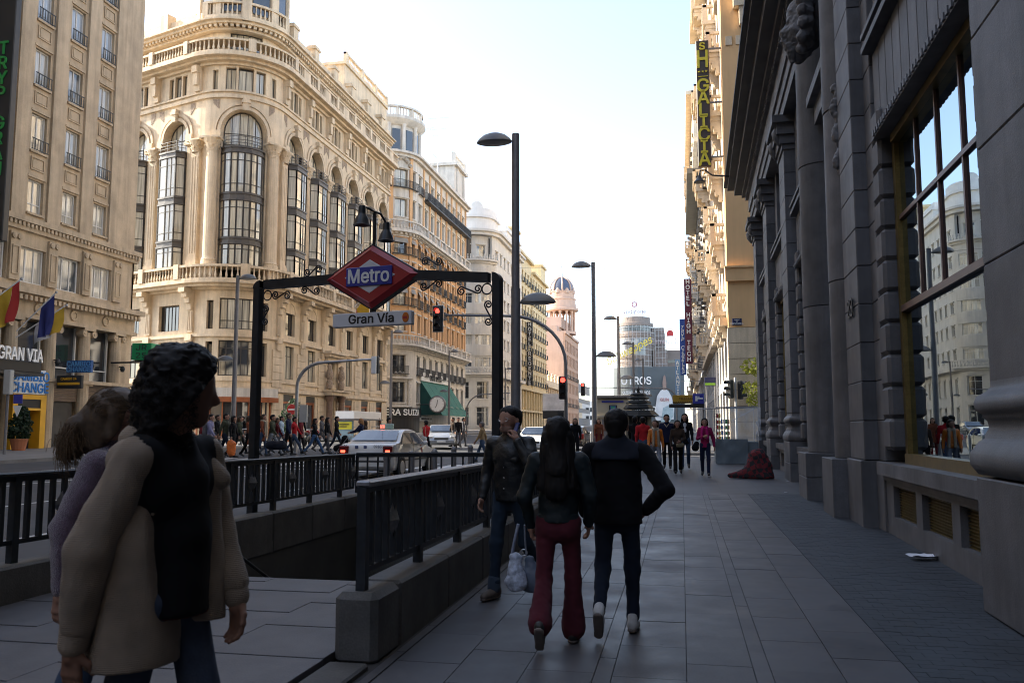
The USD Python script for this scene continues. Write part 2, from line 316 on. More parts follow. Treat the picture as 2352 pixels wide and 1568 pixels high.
def blob(prims, res, k=.03, noise=None, clip=None):
    """Union of round cones (a, b, ra, rb, flat) blended with radius k; flat < 1 thins it along y. noise = (size, depth); clip = list of (point, normal) planes cut away."""
    lo = np.min([np.minimum(np.array(p[0])-p[2], np.array(p[1])-p[3]) for p in prims], 0)-2*res-k; hi = np.max([np.maximum(np.array(p[0])+p[2], np.array(p[1])+p[3]) for p in prims], 0)+2*res+k
    n = np.ceil((hi-lo)/res).astype(int)+1; g = [np.float32(lo[i])+np.float32(res)*np.arange(n[i], dtype=np.float32) for i in range(3)]; D = np.full(n, 1e3, np.float32)
    X, Y, Z = g[0][:, None, None], g[1][None, :, None], g[2][None, None, :]
    for p in prims:
        a, b, ra, rb = np.array(p[0], float), np.array(p[1], float), p[2], p[3]; fl = p[4] if len(p) > 4 else 1.
        m = max(ra, rb)+max(4*k, .12); sl = []
        for i in range(3):
            l0 = int(max(0, math.floor((min(a[i], b[i])-m-lo[i])/res))); l1 = int(min(n[i], math.ceil((max(a[i], b[i])+m-lo[i])/res)+1)); sl.append(slice(l0, max(l0+1, l1)))
        x, y, z = X[sl[0]]-a[0], (Y[:, sl[1]]-a[1])/fl, Z[:, :, sl[2]]-a[2]; ab = b-a; ab[1] /= fl; L = float(ab@ab)+1e-12
        t = np.clip((x*ab[0]+y*ab[1]+z*ab[2])/L, 0, 1); d = np.sqrt((x-ab[0]*t)**2+(y-ab[1]*t)**2+(z-ab[2]*t)**2)-(ra+(rb-ra)*t); d = d*min(1., fl*1.25)
        o = D[tuple(sl)]; hh = np.maximum(k-np.abs(o-d), 0)/k; D[tuple(sl)] = np.minimum(o, d)-hh*hh*k*.25
    if noise is not None:
        nb = np.abs(D) < .12; P = np.argwhere(nb)*res+lo
        for size, depth in (noise if isinstance(noise, list) else [noise]): D[nb] += ((meshkit.fbm(P/np.array(size), 3)-.5)*2*depth).astype(np.float32)
    if clip:
        for pt, nr in clip: D = np.maximum(D, (X-pt[0])*nr[0]+(Y-pt[1])*nr[1]+(Z-pt[2])*nr[2])
    D[0] = D[-1] = 1; D[:, 0] = D[:, -1] = 1; D[:, :, 0] = D[:, :, -1] = 1
    return snets(D, lo, res)
def rotz(v, a): c, s = math.cos(a), math.sin(a); return np.column_stack([v[:, 0]*c-v[:, 1]*s, v[:, 0]*s+v[:, 1]*c, v[:, 2]])

# ---------------------------------------------------------------- materials used in many places
STONE_CREAM = M('cream_stone', (.69, .555, .39), .8, var=.16, scale=.8, bump=.3, bscale=16., stain=.26)
STONE_TAN = M('tan_stone', (.54, .42, .285), .8, var=.18, scale=.8, bump=.35, bscale=16., stain=.28)
STONE_WHITE = M('white_stone', (.62, .58, .52), .8, var=.15, scale=.8, bump=.25, bscale=16., stain=.26)
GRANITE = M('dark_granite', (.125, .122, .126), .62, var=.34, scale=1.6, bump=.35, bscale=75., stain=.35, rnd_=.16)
GRANITE2 = M('grey_granite', (.1, .096, .09), .75, var=.35, scale=2., bump=.4, bscale=70., stain=.3, rnd_=.1)
DARKM = M('dark_bay_metal', (.075, .068, .062), .45, var=.2, scale=2.)
BLACKM = M('black_iron', (.012, .015, .019), .45, var=.6, scale=5., bump=.25, bscale=45., stain=.3)
STEEL = M('brushed_steel', (.42, .42, .43), .38, metal=.85, var=.12, scale=3.)
GREYM = M('grey_post_paint', (.19, .185, .19), .45, metal=.4, var=.15, scale=3.)
WHITEF = M('white_window_frame', (.66, .65, .62), .5, var=.08)
DARKF = M('dark_window_frame', (.05, .045, .04), .5, var=.1)
PANE_A = PANE('pane_curtained', (.03, .032, .035), (.58, .54, .43), .74)
PANE_B = PANE('pane_dark', (.02, .022, .025), (.25, .24, .2), .18)
PANE_C = PANE('pane_bright', (.06, .07, .08), (.6, .57, .5), .62)
BROWNI = M('balcony_iron', (.03, .03, .032), .5)
# ---------------------------------------------------------------- the setting: road, pavements, kerbs, markings
ASPH = M('asphalt', (.052, .052, .056), .75, var=.3, scale=.5, bump=.3, bscale=60., stain=.2)
SLABM = look('pavement_slab_granite', {'g': ('geometry', {}), 'oi': ('object_info', {}), 'n1': ('noise_texture', {'scale': 1.6, 'detail': 6., 'roughness': .65}), 'n2': ('noise_texture', {'scale': 110., 'detail': 2.}), 'v': ('voronoi_texture', {'scale': 2.6, 'randomness': 1.}), 'wn': ('noise_texture', {'scale': 30., 'detail': 1.}),
    'ma': ('map_range', {'from_min': .3, 'from_max': .7, 'to_min': .74, 'to_max': 1.2}), 'mb': ('map_range', {'from_min': .3, 'from_max': .7, 'to_min': .82, 'to_max': 1.18}), 'mc': ('map_range', {'to_min': .86, 'to_max': 1.14}), 'md': ('map_range', {'from_min': .035, 'from_max': .06, 'to_min': .5, 'to_max': 1., 'clamp': True}), 'x1': ('math', {'math_type': 'multiply'}), 'x2': ('math', {'math_type': 'multiply'}), 'x3': ('math', {'math_type': 'multiply'}),
    'mr': ('map_range', {'from_min': .3, 'from_max': .7, 'to_min': .42, 'to_max': .68}), 's': ('vector_math', {'math_type': 'scale', 'vector1': (.066, .062, .064)}), 'b': ('bump', {'strength': .25, 'distance': .004}), 'p': ('principled_bsdf', {'specular_ior_level': .5})},
    [('g.position', 'n1.vector'), ('g.position', 'n2.vector'), ('g.position', 'v.vector'), ('n1.fac', 'ma.value'), ('n2.fac', 'mb.value'), ('oi.random', 'mc.value'), ('v.distance', 'md.value'), ('ma.result', 'x1.value1'), ('mb.result', 'x1.value2'), ('x1.value', 'x2.value1'), ('mc.result', 'x2.value2'), ('x2.value', 'x3.value1'), ('md.result', 'x3.value2'), ('x3.value', 's.scale'), ('s.vector', 'p.base_color'), ('n1.fac', 'mr.value'), ('mr.result', 'p.roughness'), ('n2.fac', 'b.height'), ('b.normal', 'p.normal')], 'p.BSDF')
SLABL = M('platform_slab_granite', (.074, .071, .075), .6, var=.26, scale=2.5, bump=.3, bscale=90., rnd_=.08)
PAVER = M('dark_paver', (.034, .039, .046), .6, var=.3, scale=2., bump=.4, bscale=60., rnd_=.14, stain=.25)
KERBM = M('kerb_granite', (.17, .165, .16), .7, var=.3, scale=2., bump=.3, bscale=60.)
JOINT = M('joint_mortar', (.038, .036, .036), .9)
PAINT = M('road_paint', (.55, .55, .54), .7, var=.35, scale=3., bump=.2)
def sheet(x0, x1, y0, y1, dz, t=None):
    mb = MB()
    if t is None:
        cs = [x0]+[c for c in (-18., -9.) if x0 < c < x1]+[x1]
        for p, q in zip(cs, cs[1:]): mb.quad([p, y0, gz(y0, p)+dz], [q, y0, gz(y0, q)+dz], [q, y1, gz(y1, q)+dz], [p, y1, gz(y1, p)+dz])
        return mb
    v = [[x, y, gz(y, x)+dz-q] for q in (0, t) for x, y in ((x0, y0), (x1, y0), (x1, y1), (x0, y1))]
    return mb.add(v, [[0, 1, 2], [0, 2, 3], [0, 4, 5], [0, 5, 1], [1, 5, 6], [1, 6, 2], [2, 6, 7], [2, 7, 3], [3, 7, 4], [3, 4, 0]])
mb = MB()                                                        # the road sheet, with a hole for the metro stairs
for x0, x1, y0, y1 in ((-400, -5.78, -120, 1500), (-2.3, 400, -120, 1500), (-5.78, -2.3, -120, 8.1), (-5.78, -2.3, 14.7, 1500)): mb.add(*sheet(x0, x1, y0, y1, -.13).arrays())
obj('road', mb, ASPH, kind='structure', label='dark asphalt roadway of the avenue')
sw = thing('pavement', 'wide granite slab pavement on the right of the avenue', None, kind='structure')
BR = look('slab_paving_far', {'g': ('geometry', {}), 'mp': ('mapping', {'rotation': (0, 0, PI/2)}), 'b': ('brick_texture', {'color1': (.064, .061, .063), 'color2': (.056, .054, .056), 'mortar': (.04, .04, .04), 'scale': 1., 'brick_width': .78, 'row_height': .44, 'mortar_size': .008}),
    'nz': ('noise_texture', {'scale': 1.5, 'detail': 4.}), 'mm': ('map_range', {'from_min': .3, 'from_max': .7, 'to_min': .8, 'to_max': 1.15}), 'vm': ('vector_math', {'math_type': 'scale'}), 'p': ('principled_bsdf', {'roughness': .55})},
    [('g.position', 'mp.vector'), ('mp.vector', 'b.vector'), ('g.position', 'nz.vector'), ('nz.fac', 'mm.value'), ('b.color', 'vm.vector1'), ('mm.result', 'vm.scale'), ('vm.vector', 'p.base_color')], 'p.BSDF')
mb = MB()
for x0, x1, y0, y1 in ((-6.5, -5.78, -30, 14.7), (-5.78, -2.3, -30, 8.1), (-2.3, 3.4, -30, 20), (-6.5, -2.3, 14.7, 28.5)): mb.add(*sheet(x0, x1, y0, y1, -.008).arrays())
obj('bed', mb, JOINT, sw)
mb = MB(); mb.add(*sheet(-2.3, 4.4, 20, 28.5, 0).arrays()); mb.add(*sheet(-5.3, 4.4, 28.5, 39.2, 0).arrays()); mb.add(*sheet(-5.3, 2.95, 45.3, 240, 0).arrays()); obj('far_paving', mb, BR, sw, kind='stuff')
xs = [-1.94, -1.49, -1.04, -.585, -.47, 0., .43, .54, .98, 1.42]; g = .003
nsl = 0
for i in range(len(xs)-1):
    y = 2.6+(i*.37 % .78)
    while y < 20:
        L = .78 if xs[i+1]-xs[i] > .2 else 1.56; y1 = min(y+L, 20.); d = rnd.uniform(-.002, .002)
        obj('slab', sheet(xs[i]+g, xs[i+1]-g, y+g, y1-g, d, .03), SLABM, sw); y += L; nsl += 1
mb = MB()
for x0, x1, y0, y1 in ((-1.94, 1.42, -12, 2.6), (-2.02, -1.95, -12, 20)):
    y = y0
    while y < y1-.1: mb.add(*sheet(x0+g, x1-g, y+g, min(y+.78, y1)-g, 0, .03).arrays()); y += .78
mb2 = MB()
for x0 in np.arange(-6.3, -2.4, .8):
    for y0 in np.arange(15., 28.2, .8): mb.add(*sheet(x0+g, x0+.8-g, y0+g, y0+.8-g, 0, .03).arrays())
obj('slab', mb, SLABM, sw, kind='stuff')
pv = []; y = 3.2; r = 0
while y < 20:
    x = 1.42+(.0 if r % 2 else -.1)
    while x < 3.2:
        a, b = max(x, 1.425), min(x+.2, 3.2)
        if b-a > .03: pv.append((a, b, y))
        x += .2
    y += .1; r += 1
mb = MB()
for k, (a, b, y) in enumerate(pv):
    s = sheet(a+.0018, b-.0018, y+.0018, y+.0982, rnd.uniform(-.002, .0005), .03)
    if k < 290: obj('paver', s, PAVER, sw)
    else: mb.add(*s.arrays())
obj('paver', mb, PAVER, sw, kind='stuff')
kb = MB()
for x0, y0, y1 in ((-6.5, -30, 28.5), (-5.3, 28.5, 39.2), (-5.3, 45.3, 240)):
    y = y0
    while y < y1: e = min(y+1.2, y1); kb.add(*sheet(x0-.25, x0, y+.004, e-.004, .005, .15).arrays()); y += 1.2
kb.add(*sheet(-6.75, -5.3, 28.5, 28.75, .005, .15).arrays()); kb.add(*sheet(-5.3, 4.4, 39.2, 39.45, .005, .15).arrays()); kb.add(*sheet(-5.3, 2.9, 45.05, 45.3, .005, .15).arrays())
obj('kerb', kb, KERBM, kind='structure', label='granite kerb along the right pavement')
lp = thing('far_pavement', 'pavement along the left side of the avenue', None, kind='structure')
mb = MB(); mb.add(*sheet(-36, -25.2, -30, 50.5, 0).arrays()); mb.add(*sheet(-80, -25.2, 62.5, 300, 0).arrays()); obj('paving', mb, M('far_paving', (.2, .19, .18), .7, var=.2, scale=.6, bump=.2), lp)
mb = MB()
for y0, y1 in ((-30, 50.5), (62.5, 300)): mb.add(*sheet(-25.2, -24.9, y0, y1, .005, .15).arrays())
obj('kerb', mb, KERBM, lp)
rm = thing('road_markings', 'white painted crosswalk bars and lane lines on the asphalt', None, kind='structure')
for k in range(19): x = -24.2+k*1.0; obj('crosswalk_bar', sheet(x, x+.5, 29.5, 33.8, -.126), PAINT, rm)
for x in (-9.8, -13.2, -16.6, -20.2):
    mb = MB()
    for y in np.arange(-6, 27, 5.): mb.add(*sheet(x, x+.12, y, y+(3. if x != -16.6 else 5.), -.126).arrays())
    obj('lane_line', mb, PAINT, rm)
obj('stop_line', sheet(-15.8, -6.9, 27.9, 28.3, -.126), PAINT, rm)
for k in range(8): x = -33.5+k; obj('crosswalk_bar', sheet(x-.0, x+.5, 50.8, 54.2, -.126), PAINT, rm) if x < -25 else None

# ---------------------------------------------------------------- unseen blocks behind the viewer, placed to cut sky light on the foreground
def rear(label, x0, x1, y0, y1, z1, mat):
    t = thing('rear_avenue_building', label, 'building', ((x0+x1)/2, (y0+y1)/2, 0)); W = MB(); W.box(x0, x1, y0, y1, -1, z1); W.box(x0-.6, x1+.6, y0-.6, y1+.6, z1, z1+.8); obj('wall', W, mat, t); W = MB()
    for z in np.arange(3, z1-3, 3.7):
        for y in np.arange(y0+2, y1-2, 3.2):
            for x in (x0-.03, x1+.03): W.quad([x, y, z], [x, y+1.3, z], [x, y+1.3, z+2.1], [x, y, z+2.1])
        for x in np.arange(x0+2, x1-2, 3.2): W.quad([x, y1+.03, z], [x+1.3, y1+.03, z], [x+1.3, y1+.03, z+2.1], [x, y1+.03, z+2.1])
    obj('window', W, PANE_B, t, kind='stuff')
rear('unseen tan stone block across the avenue behind the viewer, placed to shade the foreground', -62, -35.2, -80, -20.5, 44, STONE_TAN); rear('unseen grey block beside the pavement behind the viewer, placed to shade the foreground', 3.1, 30, -80, -8.2, 46, M('grey_rear_stone', (.2, .19, .18), .8)); rear('unseen stone block closing the avenue behind the viewer, placed to shade the foreground', -35, 3, -95, -62, 42, STONE_TAN)
# ---------------------------------------------------------------- the hotel at the left
ht = thing('hotel_building', 'tan stone hotel with recessed window strips at the left edge', 'building', (-35, 40, .3))
hp = Path((-35, 0), PI/2).line(60); W = MB(hp)
cols = [45.45-2.66*k for k in range(8)]; SILLS = [13.45, 16.95, 20.7, 24.5, 28.3, 32.1, 35.9, 39.7]
for k, c in enumerate(cols[1:]): W.box(c+.82, c+1.84, -.4, .12, 13., 44); 
W.box(46.2, 48.75, -.4, .12, 13., 44.); W.box(-20, cols[-1]-.82, -.4, .12, 13., 44)
for c in cols: wall(W, c-.82, c+.82, 13., 44, [(c-.58, c+.58, z, z+(1.85 if i == 0 else 2.1)) for i, z in enumerate(SILLS)], -.4, -.03)
W.box(-20, 48.75, -14, -.4, 12.8, 44.5); W.box(-20, 48.7, -13.9, -.55, .2, 12.8)
obj('wall', W, STONE_TAN, ht)
W = MB(hp)
for c in cols:
    for i, z in enumerate(SILLS):
        W.box(c-.66, c+.66, -.03, .1, z-.14, z-.02); W.box(c-.7, c+.7, -.03, .06, z+(1.95 if i == 0 else 2.2), z+(2.1 if i == 0 else 2.32))
        if i:
            for a, b, e, q in ((c-.5, c+.5, z-.42, z-.36), (c-.5, c+.5, z-1.1, z-1.04), (c-.5, c-.44, z-1.04, z-.42), (c+.44, c+.5, z-1.04, z-.42)): W.box(a, b, -.03, .03, e, q)
            W.box(c-.34, c+.34, -.03, .0, z-.98, z-.48)
obj('window_trim', W, STONE_TAN, ht)
for c in cols[:5]:
    for i, z in enumerate(SILLS):
        window(ht, hp, c, z, 1.16, 1.85 if i == 0 else 2.1, -.2, 2, (.28,) if i == 0 else (), WHITEF, PANE_C if i < 3 else PANE('pane_blue', (.05, .08, .13), (.45, .5, .56), .5), fw=.08)
        if i:
            b = MB(hp); b.box(c-.62, c+.62, .1, .14, z+.62, z+.67); b.box(c-.62, c+.62, .1, .14, z+.02, z+.06)
            for k in range(7): s = c-.57+k*.19; b.box(s-.02, s+.02, .11, .135, z+.06, z+.62)
            obj('window_railing', b, BLACKM, ht)
W = MB(hp); wall(W, -20, 48.9, 9.15, 12.3, [(c-.98+.0, c+.98, 9.5, 11.45) for c in [45.75-2.82*k for k in range(7)]], -.45, .05); W.box(48.9, 48.75, -10, .05, 9.15, 12.3)
for k in range(7):
    c = 45.75-2.82*k+1.41
    W.box(c-.36, c+.36, .05, .2, 9.5, 12.1)
    for a, b, e, q in ((c-.24, c+.24, 9.8, 9.88), (c-.24, c+.24, 11.3, 11.38), (c-.24, c-.17, 9.88, 11.3), (c+.17, c+.24, 9.88, 11.3)): W.box(a, b, .2, .25, e, q)
    for q in (-.2, .2):
        m = MB(); m.lathe([(0, 0), (.16, 0), (.16, .1), (0, .12)], sides=12); v, f = m.arrays(); W.add(np.column_stack([c+q+v[:, 0], .2+v[:, 2], 11.86+v[:, 1]]), f)
obj('piano_nobile_wall', W, STONE_TAN, ht)
for k in range(6): window(ht, hp, 45.75-2.82*k, 9.5, 1.9, 1.95, -.15, 3, (), WHITEF, PANE_C, fw=.09)
W = MB(hp); W.box(-20, 49.3, -.1, .35, 12.75, 13.05); W.box(-20, 49.15, -.1, .22, 12.3, 12.75); dentils(W, 25, 49.2, 12.52, .2, .22, .32, .3, .16); W.box(-20, 49.5, -.1, .62, 8.85, 9.15); W.box(-20, 49.25, -.1, .38, 8.55, 8.85)
dentils(W, 25, 49.2, 8.5, .25, .38, .55, .36, .2); W.box(-20, 49.1, -.3, .16, 7.75, 8.55); W.box(-20, 49.2, -.1, .3, 7.55, 7.75); obj('cornice', W, STONE_TAN, ht)
W = MB(hp)
for k in range(5):
    m = MB(); m.lathe([(0, .05), (.2, .05), (.2, .1), (.3, .1), (.32, 0)], sides=16); v, f = m.arrays(); W.add(np.column_stack([46.2-2.82*k+v[:, 0], .16+v[:, 2], 8.15+v[:, 1]]), f)
obj('roundel', W, STONE_TAN, ht, kind='stuff')
for k in range(6):                                               # tall shopfront order: half columns with scrolled capitals
    c = 47.6-2.85*k; W = MB(hp); W.lathe([(.36, 0), (.36, 4.), (.32, 6.9)], (c, -.1, .4), 14); W.box(c-.5, c+.5, -.4, .25, 4.1, 4.3); W.box(c-.5, c+.5, -.4, .3, 7.4, 7.56)
    for q in (-.42, .42):
        m = MB(); m.lathe([(0, .5), (.06, .5), (.08, .46), (.2, .46), (.22, .5), (.22, 0)], sides=14); v, f = m.arrays(); W.add(np.column_stack([c+q+v[:, 0], -.2+v[:, 2], 7.22+v[:, 1]]), f)
    obj('half_column', W, STONE_TAN, ht)
    s = c-1.42; f = MB(hp); f.box(s-.95, s+.95, -.5, -.42, 4.3, 7.5); obj('shopfront_glass', f, PANE_B, ht)
    f = MB(hp); f.box(s+.88, s+.96, -.42, -.3, 4.3, 7.5); f.box(s-.96, s-.88, -.42, -.3, 4.3, 7.5); f.box(s-.88, s+.88, -.42, -.32, 5.05, 5.12); obj('shopfront_frame', f, WHITEF, ht)
    sh = MB(hp)
    if k < 3:
        for q in range(11): sh.box(s-.98, s+.98, -.2, -.1, 3.15+q*.1, 3.15+q*.1+.075)
        obj('shutter', sh, M('brown_shutter', (.16, .115, .085), .5), ht, kind='stuff')
    d = MB(hp); d.box(s-.9, s+.9, -.36, -.3, .3, 3.1); obj('shop_door', d, M('shop_door_dark', (.06, .055, .05), .35, var=.4, scale=1.), ht)
W = MB(hp); W.box(-20, 49., -.3, .34, 4.2, 4.4); W.box(47.9, 48.9, -.4, .1, .2, 7.6)
for k in range(9): W.box(47.85, 48.95, .1, .16, .45+k*.42, .45+k*.42+.36)
obj('lower_cornice', W, STONE_TAN, ht)
for k in range(5):
    lamp = MB(hp); lamp.lathe([(.0, .0), (.1, .02), (.16, .2), (.1, .36), (0, .4)], (47.6-2.85*k, .5, 5.1), 10); lamp.box(47.58-2.85*k, 47.62-2.85*k, .2, .5, 5.4, 5.46); obj('wall_lantern', lamp, BLACKM, ht)
YEL = M('yellow_paint', (.72, .38, .02), .5, var=.12)
f = MB(hp); f.box(38.75, 39.1, -.2, .55, .3, 3.4); f.box(40.75, 41.15, -.2, .55, .3, 3.4); f.box(39.1, 40.75, -.2, .55, 2.55, 2.68); f.box(39.1, 40.75, -.2, .55, 3.15, 3.4); f.box(39.1, 40.1, -.2, .2, .3, 1.35)
obj('yellow_doorway', f, YEL, ht)
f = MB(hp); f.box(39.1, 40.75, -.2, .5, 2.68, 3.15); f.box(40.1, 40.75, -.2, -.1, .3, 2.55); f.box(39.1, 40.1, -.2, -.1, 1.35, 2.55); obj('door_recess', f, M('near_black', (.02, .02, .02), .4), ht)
sg = thing('exchange_sign', 'white board with blue block lettering over the yellow doorway', 'sign', (-34.4, 39.8, 3.3)); b = MB(); b.cham(-34.6, -34.4, 38.65, 40.95, 3.42, 4.75, .02); obj('board', b, M('sign_white', (.75, .75, .74), .45, var=.05), sg)
BLUE = M('sign_blue', (.03, .2, .55), .45, var=.08); t = MB()
text(t, 'CAMBIO', .5, (-34.38, 39.8, 4.14), (0, 1, 0), (0, 0, 1), .03, stretch=.98); text(t, 'CHANGE', .5, (-34.38, 39.8, 3.52), (0, 1, 0), (0, 0, 1), .03, stretch=.95); obj('lettering', t, BLUE, sg)
sg = thing('exchange_sign', 'small blue projecting sign hung between the stone columns', 'sign', (-33.8, 42.5, 4.7)); b = MB(); b.cham(-34.5, -32.9, 42.6, 42.8, 4.75, 5.45, .02); obj('board', b, M('sign_blue_dim', (.03, .1, .28), .4), sg); t = MB()
text(t, 'CAMBIO', .27, (-33.7, 42.59, 5.12), (1, 0, 0), (0, 0, 1), .02); text(t, 'CHANGE', .27, (-33.7, 42.59, 4.8), (1, 0, 0), (0, 0, 1), .02); obj('lettering', t, M('letters_pale_blue', (.12, .35, .65), .5), sg)
sg = thing('shop_sign', 'black and yellow projecting sign under the blue one', 'sign', (-33.8, 42., 4.)); b = MB(); b.cham(-34.6, -33., 42., 42.2, 3.82, 4.55, .02); obj('board', b, M('near_black'), sg); t = MB(); t.box(-34.5, -33.1, 41.97, 41.99, 4.02, 4.16); text(t, 'CAMBIO 24', .13, (-33.8, 41.98, 4.3), (1, 0, 0), (0, 0, 1), .02); obj('lettering', t, YEL, sg)
cn = thing('hotel_canopy', 'black canopy with white letters over the hotel entrance', 'canopy', (-33.5, 37, 4.5)); b = MB(); b.cham(-35, -32.8, 30, 38.7, 4.45, 5.0, .03); b.box(-35, -32.7, 29.9, 38.8, 4.3, 4.44); obj('canopy_slab', b, M('near_black'), cn)
LW = M('letter_white', (.8, .8, .78), .4, var=.04); t = MB(); text(t, 'GRAN VIA', .62, (-32.72, 37.1, 5.02), (0, 1, 0), (0, 0, 1), .08, stretch=.72); text(t, 'HOTEL', .62, (-32.72, 33.6, 5.02), (0, 1, 0), (0, 0, 1), .08, stretch=.72); obj('lettering', t, LW, cn)
vs = thing('vertical_hotel_sign', 'tall black sign with green letters at the upper left corner', 'sign', (-33.4, 37.0, 15)); b = MB(); b.cham(-35, -33.4, 36.2, 36.6, 11., 25, .04); obj('board', b, M('near_black'), vs); t = MB()
GRN = M('sign_green', (.03, .3, .06), .4, var=.1)
for k, ch in enumerate('TRYP GRAN VIA'):
    if ch != ' ': text(t, ch, .66, (-33.95, 36.18, 20.8-.8*k), (1, 0, 0), (0, 0, 1), .05)
obj('lettering', t, GRN, vs)
def flag(label, base, tip, cols, drop, wid):
    fl = thing('flag', label, 'flag', base, 'flags over the hotel entrance'); p = MB(); p.tube([base, tip], .035, 8); obj('flagpole', p, M('pole_white', (.6, .6, .6), .4), fl); s = MB(); s.lathe([(0, -.08), (.07, -.04), (.07, .04), (0, .08)], tip, 8); obj('finial', s, STEEL, fl, True)
    base, tip = np.array(base), np.array(tip); n, m = 8, 14
    for ci, (mat, a, b) in enumerate(cols):
        v = []; us = np.linspace(a, b, n+1)
        for u in us:
            for t in np.linspace(0, 1, m+1):
                p0 = tip+(base-tip)*(.04+u*wid); q = p0+np.array([0, 0, -1.])*drop*t*(1-.25*u)+np.array([.1*math.sin(5*u+4*t), .14*math.sin(9*u+3*t+ci), 0])*t+(tip-base)*-.05*t; v.append(q)
        v = np.array(v); f = []
        for i in range(n):
            for j in range(m): e = i*(m+1)+j; f += [[e, e+1, e+m+2], [e, e+m+2, e+m+1]]
        k = len(v); f = np.array(f); obj('cloth_stripe', (np.vstack([v, v+[.006, .006, 0]]), np.vstack([f, f[:, ::-1]+k])), mat, fl, True)
FR, FY, FB, FW = M('flag_red', (.3, .015, .012), .8), M('flag_yellow', (.45, .28, .02), .8), M('flag_blue', (.015, .02, .12), .8), M('flag_white', (.4, .4, .43), .8)
flag('red and yellow striped flag hanging from a pole over the canopy', (-35, 36.3, 7.2), (-33.0, 37.2, 9.2), [(FR, 0, .27), (FY, .27, .73), (FR, .73, 1)], 2.0, .55)
flag('dark blue flag hanging folded from its slanted pole', (-35, 39.0, 6.5), (-33, 39.7, 8.9), [(FB, 0, 1)], 2.1, .3)
flag('yellow and white flag on the rightmost slanted pole', (-35, 38.9, 6.2), (-32.9, 40.4, 8.3), [(FY, 0, .35), (FW, .35, 1)], 1.3, .5)

# ---------------------------------------------------------------- the arcaded corner building
cb = thing('arcaded_corner_building', 'ornate cream corner building with tall arches and dark bay windows', 'building', (-38, 72, .5))
a0 = math.radians(-18); p0 = np.array([-35., 63.3])-1.376*4.4*np.array([math.cos(a0), math.sin(a0)])-30*np.array([math.cos(a0), math.sin(a0)])
cp = Path(p0, a0, -38.29).line(30).arc(4.4, math.radians(108)).line(60)      # s = 0 where the straight avenue front begins
END = 28.6; BAYS = [2.45+4.74*k for k in range(6)]; SIDE = [-11.3-5.2*k for k in range(4)]; CC = -4.15
W = MB(cp); ops = []
for c in BAYS: ops += [(c-1.0, c+1.0, .5, 4.6), (c-.85, c+.85, 6., 9.), (c-.95, c+.95, 9.95, 12.0)]
for c in SIDE: ops += [(c-1.3, c+1.3, .5, 4.6), (c-1.2, c+1.2, 6., 9.), (c-1.3, c+1.3, 9.95, 12.2)]
ops += [(CC-2.1, CC+2.1, .6, 4.2), (CC-1.6, CC+1.6, 6., 9.), (CC-1.6, CC+1.6, 9.95, 12.6), (CC-2.7, CC-2.1, 9.95, 12.4), (CC+2.1, CC+2.7, 9.95, 12.4), (CC-2.7, CC-2.1, 6, 8.9), (CC+2.1, CC+2.7, 6, 8.9)]
wall(W, -36, END, .2, 13.5, ops, -.6, 0)
ops = [(c-1.5, c+1.5, 13.6, 27.2) for c in BAYS+SIDE]+[(CC-1.95, CC+1.95, 13.6, 27.2)]
wall(W, -36, END, 13.5, 27.2, ops, -.9, 0)
edges = sorted([(c-1.5, c+1.5, c, 1.5) for c in BAYS+SIDE]+[(CC-1.95, CC+1.95, CC, 1.95)]); x = -36
for a, b, c, r in edges: W.box(x, a, -.9, 0, 27.2, 30.3); arch(W, c, r, 27.2, 30.3, -.9, 0); x = b
W.box(x, END, -.9, 0, 27.2, 30.3)
ops = []
for c in BAYS+SIDE: ops += [(c-1.15, c-.6, 30.9, 32.8), (c-.42, c+.42, 30.9, 32.9), (c+.6, c+1.15, 30.9, 32.8)]
ops += [(CC-1.75, CC-.85, 30.9, 32.9), (CC-.65, CC+.65, 30.9, 33), (CC+.85, CC+1.75, 30.9, 32.9), (CC-2.9, CC-2.4, 30.9, 32.7), (CC+2.4, CC+2.9, 30.9, 32.7)]
wall(W, -36, END, 30.3, 33.4, ops, -.5, 0)
ops = [(c-.75, c+.75, 34.9, 36.) for c in BAYS+SIDE]+[(CC-1.6, CC+1.6, 34.7, 36.3)]; wall(W, -36, END, 33.4, 36.6, ops, -1.3, -.45)
W.box(-36, END, -12, -1., .2, 36.4, seg=1) if False else None
W.box(-36, -8.6, -9, -1., .2, 36.4, seg=1); W.box(.2, END, -14, -1., .2, 36.4, seg=1)
obj('wall', W, STONE_CREAM, cb)
W = MB()
c3 = cp.map(np.array([[-8.3, -1., 0], [CC, -1., 0], [0, -1., 0], [0, -9., 0], [-8.3, -9, 0]])); W.prism([tuple(q[:2]) for q in c3[[0, 1, 2, 3]]], .2, 36.4); obj('inner_block', W, M('near_black'), cb)
W = MB(cp)                                                       # cornices, balconies, string courses
def course(z0, z1, d, s0=-36, s1=END+.05): W.box(s0, s1, -.4, d, z0, z1)
course(13.5, 13.75, .9); course(13.75, 13.95, 1.25); course(13.3, 13.5, .35); course(30.15, 30.45, .18); course(30.7, 30.88, .14); course(33.1, 33.35, .25); course(33.35, 33.6, .7); course(33.6, 33.9, 1.2); course(36.3, 36.55, .1); course(36.75, 37.0, .55); course(37.0, 37.15, .8)
course(4.75, 5.1, .22); course(9.3, 9.55, .2); course(5.55, 5.7, .12)
dentils(W, -30, END, 36.5, .26, -.4, .42, .45, .24); obj('cornice', W, STONE_CREAM, cb)
W = MB(cp); course(13.95, 14.15, 1.2); course(15.1, 15.3, 1.22); course(33.9, 34.05, 1.12); course(34.95, 35.12, 1.15); 
